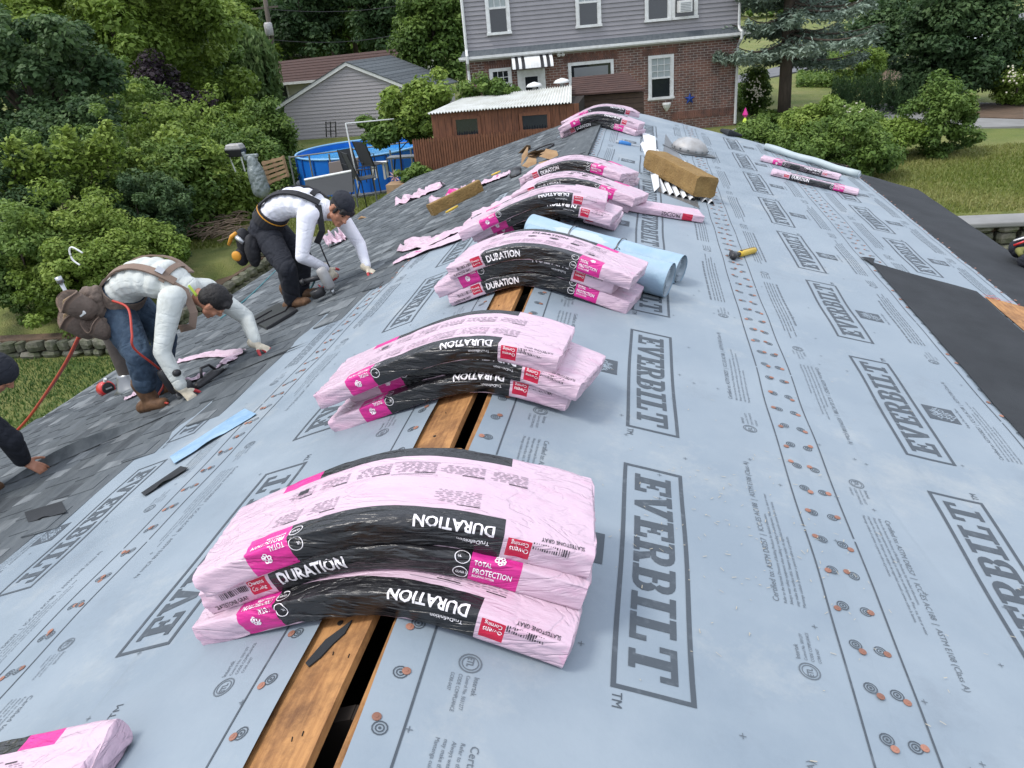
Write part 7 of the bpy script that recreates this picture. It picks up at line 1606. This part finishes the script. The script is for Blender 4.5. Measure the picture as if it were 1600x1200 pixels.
# upright pale shoots
for i, (px, py, h, Y) in enumerate(((165, 225, 62, 16.6), (105, 232, 55, 16.2), (20, 250, 60, 15.6), (60, 258, 48, 16), (210, 260, 40, 17.4), (140, 250, 48, 16.4))):
    b = onY((px+4, py+h*.6), Y); t = onY((px, py-h*.55), Y); g = np.random.default_rng(70+i); n = 520; u = g.random(n); P = np.array(b)+(np.array(t)-np.array(b))*u[:, None]; P += g.normal(size=(n, 3))*(.02+.16*np.sqrt(1-u))[:, None]
    root = empty('tall_shoot', b, ('pale-tipped shoot rising highest in the middle of the hedge', 'pale-tipped shoot left of the highest one', 'pale shoot at the far left edge', 'short shoot between the two left ones', 'pale shoot on the right of the group', 'shoot just left of the highest, lower')[i], 'plant', 'upright shoots in the left hedge'); leaves('foliage', P, .05+.04*g.random(n), .45+.5*u+g.normal(size=n)*.1, G_light, root, seed=70+i)
    mb = MB(); mb.tube([b, t], [.02, .006], 5); mb.build('stem', m_bark, root)
# right side
def spruce():
    b = np.array(onZ((1224, 192), ZR)); g = np.random.default_rng(9); root = empty('blue_spruce', b, 'blue spruce with bare lower trunk, its pale branches crossing the top of the picture', 'tree'); top = np.array(onY((1250, -330), b[1]))
    mb = MB(); mb.tube([b, b+(top-b)*.3, b+(top-b)*.7, top], [.19, .16, .08, .03], 12); mb.build('trunk', m_bark, root, smooth=True); P, T, O = [], [], []
    for i in range(64):
        u = .225+.70*(i/64.); p0 = b+(top-b)*u; a = g.random()*6.283 if i > 22 else (i*.75+g.random()*.5); L = (3.5 if a % 6.283 < 1.9 or a % 6.283 > 4.9 else 2.4)*(1-u*.75)*(.8+.4*g.random()); dv_ = np.array([math.cos(a), math.sin(a), 0]); pts = []
        for k in range(9): t = k/8; pts.append(p0+dv_*L*t+np.array([0, 0, -.5*math.sin(t*2.2)*(.6)+.25*t*t]))
        mb = MB(); mb.tube(pts, linspace(.05, .01, 9), 5); mb.build('branch', m_bark, root, smooth=True); sd = np.array([-dv_[1], dv_[0], 0])
        n = int(1000*L/3); t = g.random(n)**.8; base = np.array(pts)[np.minimum((t*8).astype(int), 7)]; w = .62*(1.05-t)*(g.random(n)*2-1)*min(1, L/2.5)+.05*g.normal(size=n)
        q = base+dv_*(L/8*(g.random(n)))[:, None]+sd*w[:, None]+dv_*(np.abs(w)*.5)[:, None]; q[:, 2] += -.12-.25*np.abs(w)+.07*g.normal(size=n)
        P.append(q); T.append(np.clip(.25+.5*g.random()+.25*t+g.normal(size=n)*.12, 0, 1))
    P = np.concatenate(P); leaves('needles', P, .062+.05*g.random(len(P)), np.concatenate(T), G_blue, root, aspect=.28, up=.6, seed=9)
spruce()
px_tree('broadleaf_tree', 1500, 78, 60, 84, 25.5, G_dark, 'dense dark green tree in front of the driveway at right', 110, 26000, .10, .55, seed=60, trunk=.14, squash=.6)
px_tree('evergreen_tree', 1392, 52, 40, 32, 40, G_dark, 'dark low evergreen behind the spruce branches', 70, 11000, .14, .7, seed=61, trunk=.2)
px_tree('round_yew', 1341, 106, 31, 27, 33.5, G_yellow, 'round clipped yew in front of the road', 60, 9000, .06, .22, cat='bush', seed=63, trunk=.05, limbs=1, lumps=False, fill=.75)
GR = 'shrubs along the right lawn'
for i, (px, py, rx, ry, Y, m, lab) in enumerate(((1318, 222, 66, 34, 16.4, G_mid, 'large leafy shrub just beyond the far right end of the roof'), (1268, 200, 34, 28, 17.6, G_light, 'light green shrub left of the large one'), (1478, 180, 38, 34, 18.2, G_mid, 'shrub with tan stems before the driveway'), (1405, 208, 30, 11, 18.2, G_yellow, 'low yellow-green plants between the two larger shrubs'), (1180, 212, 24, 12, 18.5, G_mid, 'low green plant by the foot of the brick corner'), (1345, 190, 40, 14, 20, G_mid, 'rose bush in the flower bed'), (1592, 128, 30, 34, 25, G_light, 'shrub with white flowers at the right edge'), (1180, 135, 15, 26, 27, G_mid, 'flowering shrub behind the brick house corner'))):
    px_tree('garden_shrub', px, py, rx, ry, Y, m, lab, int(30+rx*.8), int(4500+rx*95), .055, .24, cat='bush', group=GR, seed=80+i, trunk=.04, limbs=2, fill=.45)
# stake-like flower bed and low borders
g = np.random.default_rng(4); P, T = [], []
for i in range(190):
    c = onZ((1300+g.random()*135, 150+g.random()*32), ZR); h = .45+.55*g.random(); n = 46; u = g.random(n); q = c+np.stack([g.normal(size=n)*.05, g.normal(size=n)*.05, u*h], 1); P.append(q); T.append(np.clip(.2+.5*u+g.normal(size=n)*.12, 0, 1))
P = np.concatenate(P); leaves('flower_bed', P, .05+.03*g.random(len(P)), np.concatenate(T), G_dark, None, down=-1, aspect=.2, up=-.3, seed=4, origin=onZ((1360, 170), ZR), label='bed of tall dark green stems in the right garden', cat='flower bed', kind='stuff')
P = []
for (x0, x1, y0, y1, n, h) in ((1245, 1350, 122, 138, 3500, .35), (1250, 1310, 88, 100, 2200, .45), (1185, 1330, 186, 200, 3000, .3), (1150, 1180, 150, 176, 900, .5)):
    for k in range(n): c = onZ((x0+g.random()*(x1-x0), y0+g.random()*(y1-y0)), ZR); P.append((c[0], c[1], ZR+g.random()*h))
P = np.array(P); leaves('border_plants', P, .06+.05*g.random(len(P)), np.clip(.2+.9*g.random(len(P)), 0, 1), G_mid, None, seed=6, origin=onZ((1300, 130), ZR), label='low green border plants round the right lawn', cat='border plants', kind='stuff')
# blossoms
m_blos = mat('cream_blossom', (.62, .58, .46), .7); mb = MB()
for (px, py, rx, ry, Y, n) in ((1182, 140, 12, 20, 26, 60), (1585, 120, 16, 24, 24.6, 26), (1340, 176, 30, 14, 20.6, 24)):
    for k in range(n): c = Vector(onY((px+random.gauss(0, rx*.5), py+random.gauss(0, ry*.5)), Y-.6+random.uniform(-.5, .3))); mb.box(c, (.035, .035, .03), rot=Matrix.Rotation(random.random()*3, 3, 'X'))
mb.build('blossoms', m_blos, None, origin=onY((1182, 140), 26), label='cream blossoms dotted on the right garden shrubs', cat='flowers', kind='stuff')
c = Vector(onY((1297, 187), 21)); q = Shape(); q.ell(c, (.09, .09, .09)); q.build('gazing_ball', m_galv, None, origin=c, smooth=True, label='small shiny ball ornament between the right shrubs', cat='ornament')
# brush pile
mb = MB(); r = random.Random(3)
for i in range(240):
    c = Vector(onZ((255+r.random()*125, 330+r.random()*40), gz(-11, 20)+.1+r.random()*.35)); a = r.gauss(.4, .6); L = r.uniform(.3, 1.1); d = Vector((math.cos(a), math.sin(a)*.6, r.uniform(-.15, .35)))*L; mb.tube([c-d*.5, c+Vector((0, 0, .05)), c+d*.5], [.014, .01, .004], 4)
mb.build('brush_pile', mat('dry_twigs', (.17, .125, .09), .9, (.10, .075, .055), ns=3), None, origin=onZ((320, 350), -3.3), label='pile of dry cut branches at the edge of the left lawn', cat='brush pile', kind='stuff')
# far wood closing the view
P, T = [], []; g = np.random.default_rng(8)
for i in range(130):
    px = -120+i*14.5; 
    if 730 < px < 1160: continue
    Y = 92+g.random()*26 if px < 800 else 150+g.random()*30; base = onY((px, 60 if px < 800 else -20), Y); h = 7+8*g.random(); n = 420
    o = g.normal(size=(n, 3))*np.array([3.4, 2.5, h*.33]); P.append(np.array([base[0], base[1], (-2 if px > 800 else 0)+h*.5])+o); T.append(np.clip(.15+.5*g.random()+g.normal(size=n)*.12, 0, 1))
P = np.concatenate(P); leaves('far_wood', P, .55+.4*g.random(len(P)), np.concatenate(T), G_mid, None, seed=8, origin=(0, 100, -2), label='far belt of mixed trees closing the view', cat='woodland', kind='stuff')
# grass tufts on the nearer lawns
def grass(name, quad, n, lab, hh=.05, zf=None, m=None, seed=0):
    g = np.random.default_rng(seed); P = []
    a, b, c, d = [np.array(q, float) for q in quad]; u, v = g.random(n), g.random(n)
    xy = (a*(1-u)[:, None]+b*u[:, None])*(1-v)[:, None]+(d*(1-u)[:, None]+c*u[:, None])*v[:, None]
    Z = np.array([gz(x, y) for x, y in xy]); P = np.column_stack([xy, Z+hh*.5]); leaves(name, P, hh*(.6+.8*g.random(n)), np.clip(.5+.35*np.sin(xy[:, 0]*1.3+2*np.sin(xy[:, 1]*.9))+g.normal(size=n)*.25, 0, 1), m, None, down=-1.5, aspect=.16, up=-.4, seed=seed, origin=(xy[0][0], xy[0][1], Z[0]), label=lab, cat='grass', kind='stuff')
G_grass2 = leafmat('deep_grass_blades', (.03, .075, .014), (.06, .12, .022), (.10, .16, .04), tr=.15)
G_grass = leafmat('grass_blades', (.11, .155, .022), (.18, .205, .046), (.26, .255, .09), tr=.15)
grass('grass', [(-15, 4), (-4.8, 4), (-4.8, 12.3), (-15, 12.1)], 70000, 'green lawn grass below the left eave', .045, m=G_grass2, seed=1)
grass('grass', [(-14, 17), (-4, 18.4), (-5, 24), (-14, 24)], 38000, 'patchy lawn grass behind the men, left of the pool', .05, m=G_grass, seed=2)
grass('grass', [(3.5, 13.2), (12, 13.2), (16, 19), (4.5, 19)], 60000, 'patchy right lawn grass beyond the eave', .045, m=G_grass, seed=3)
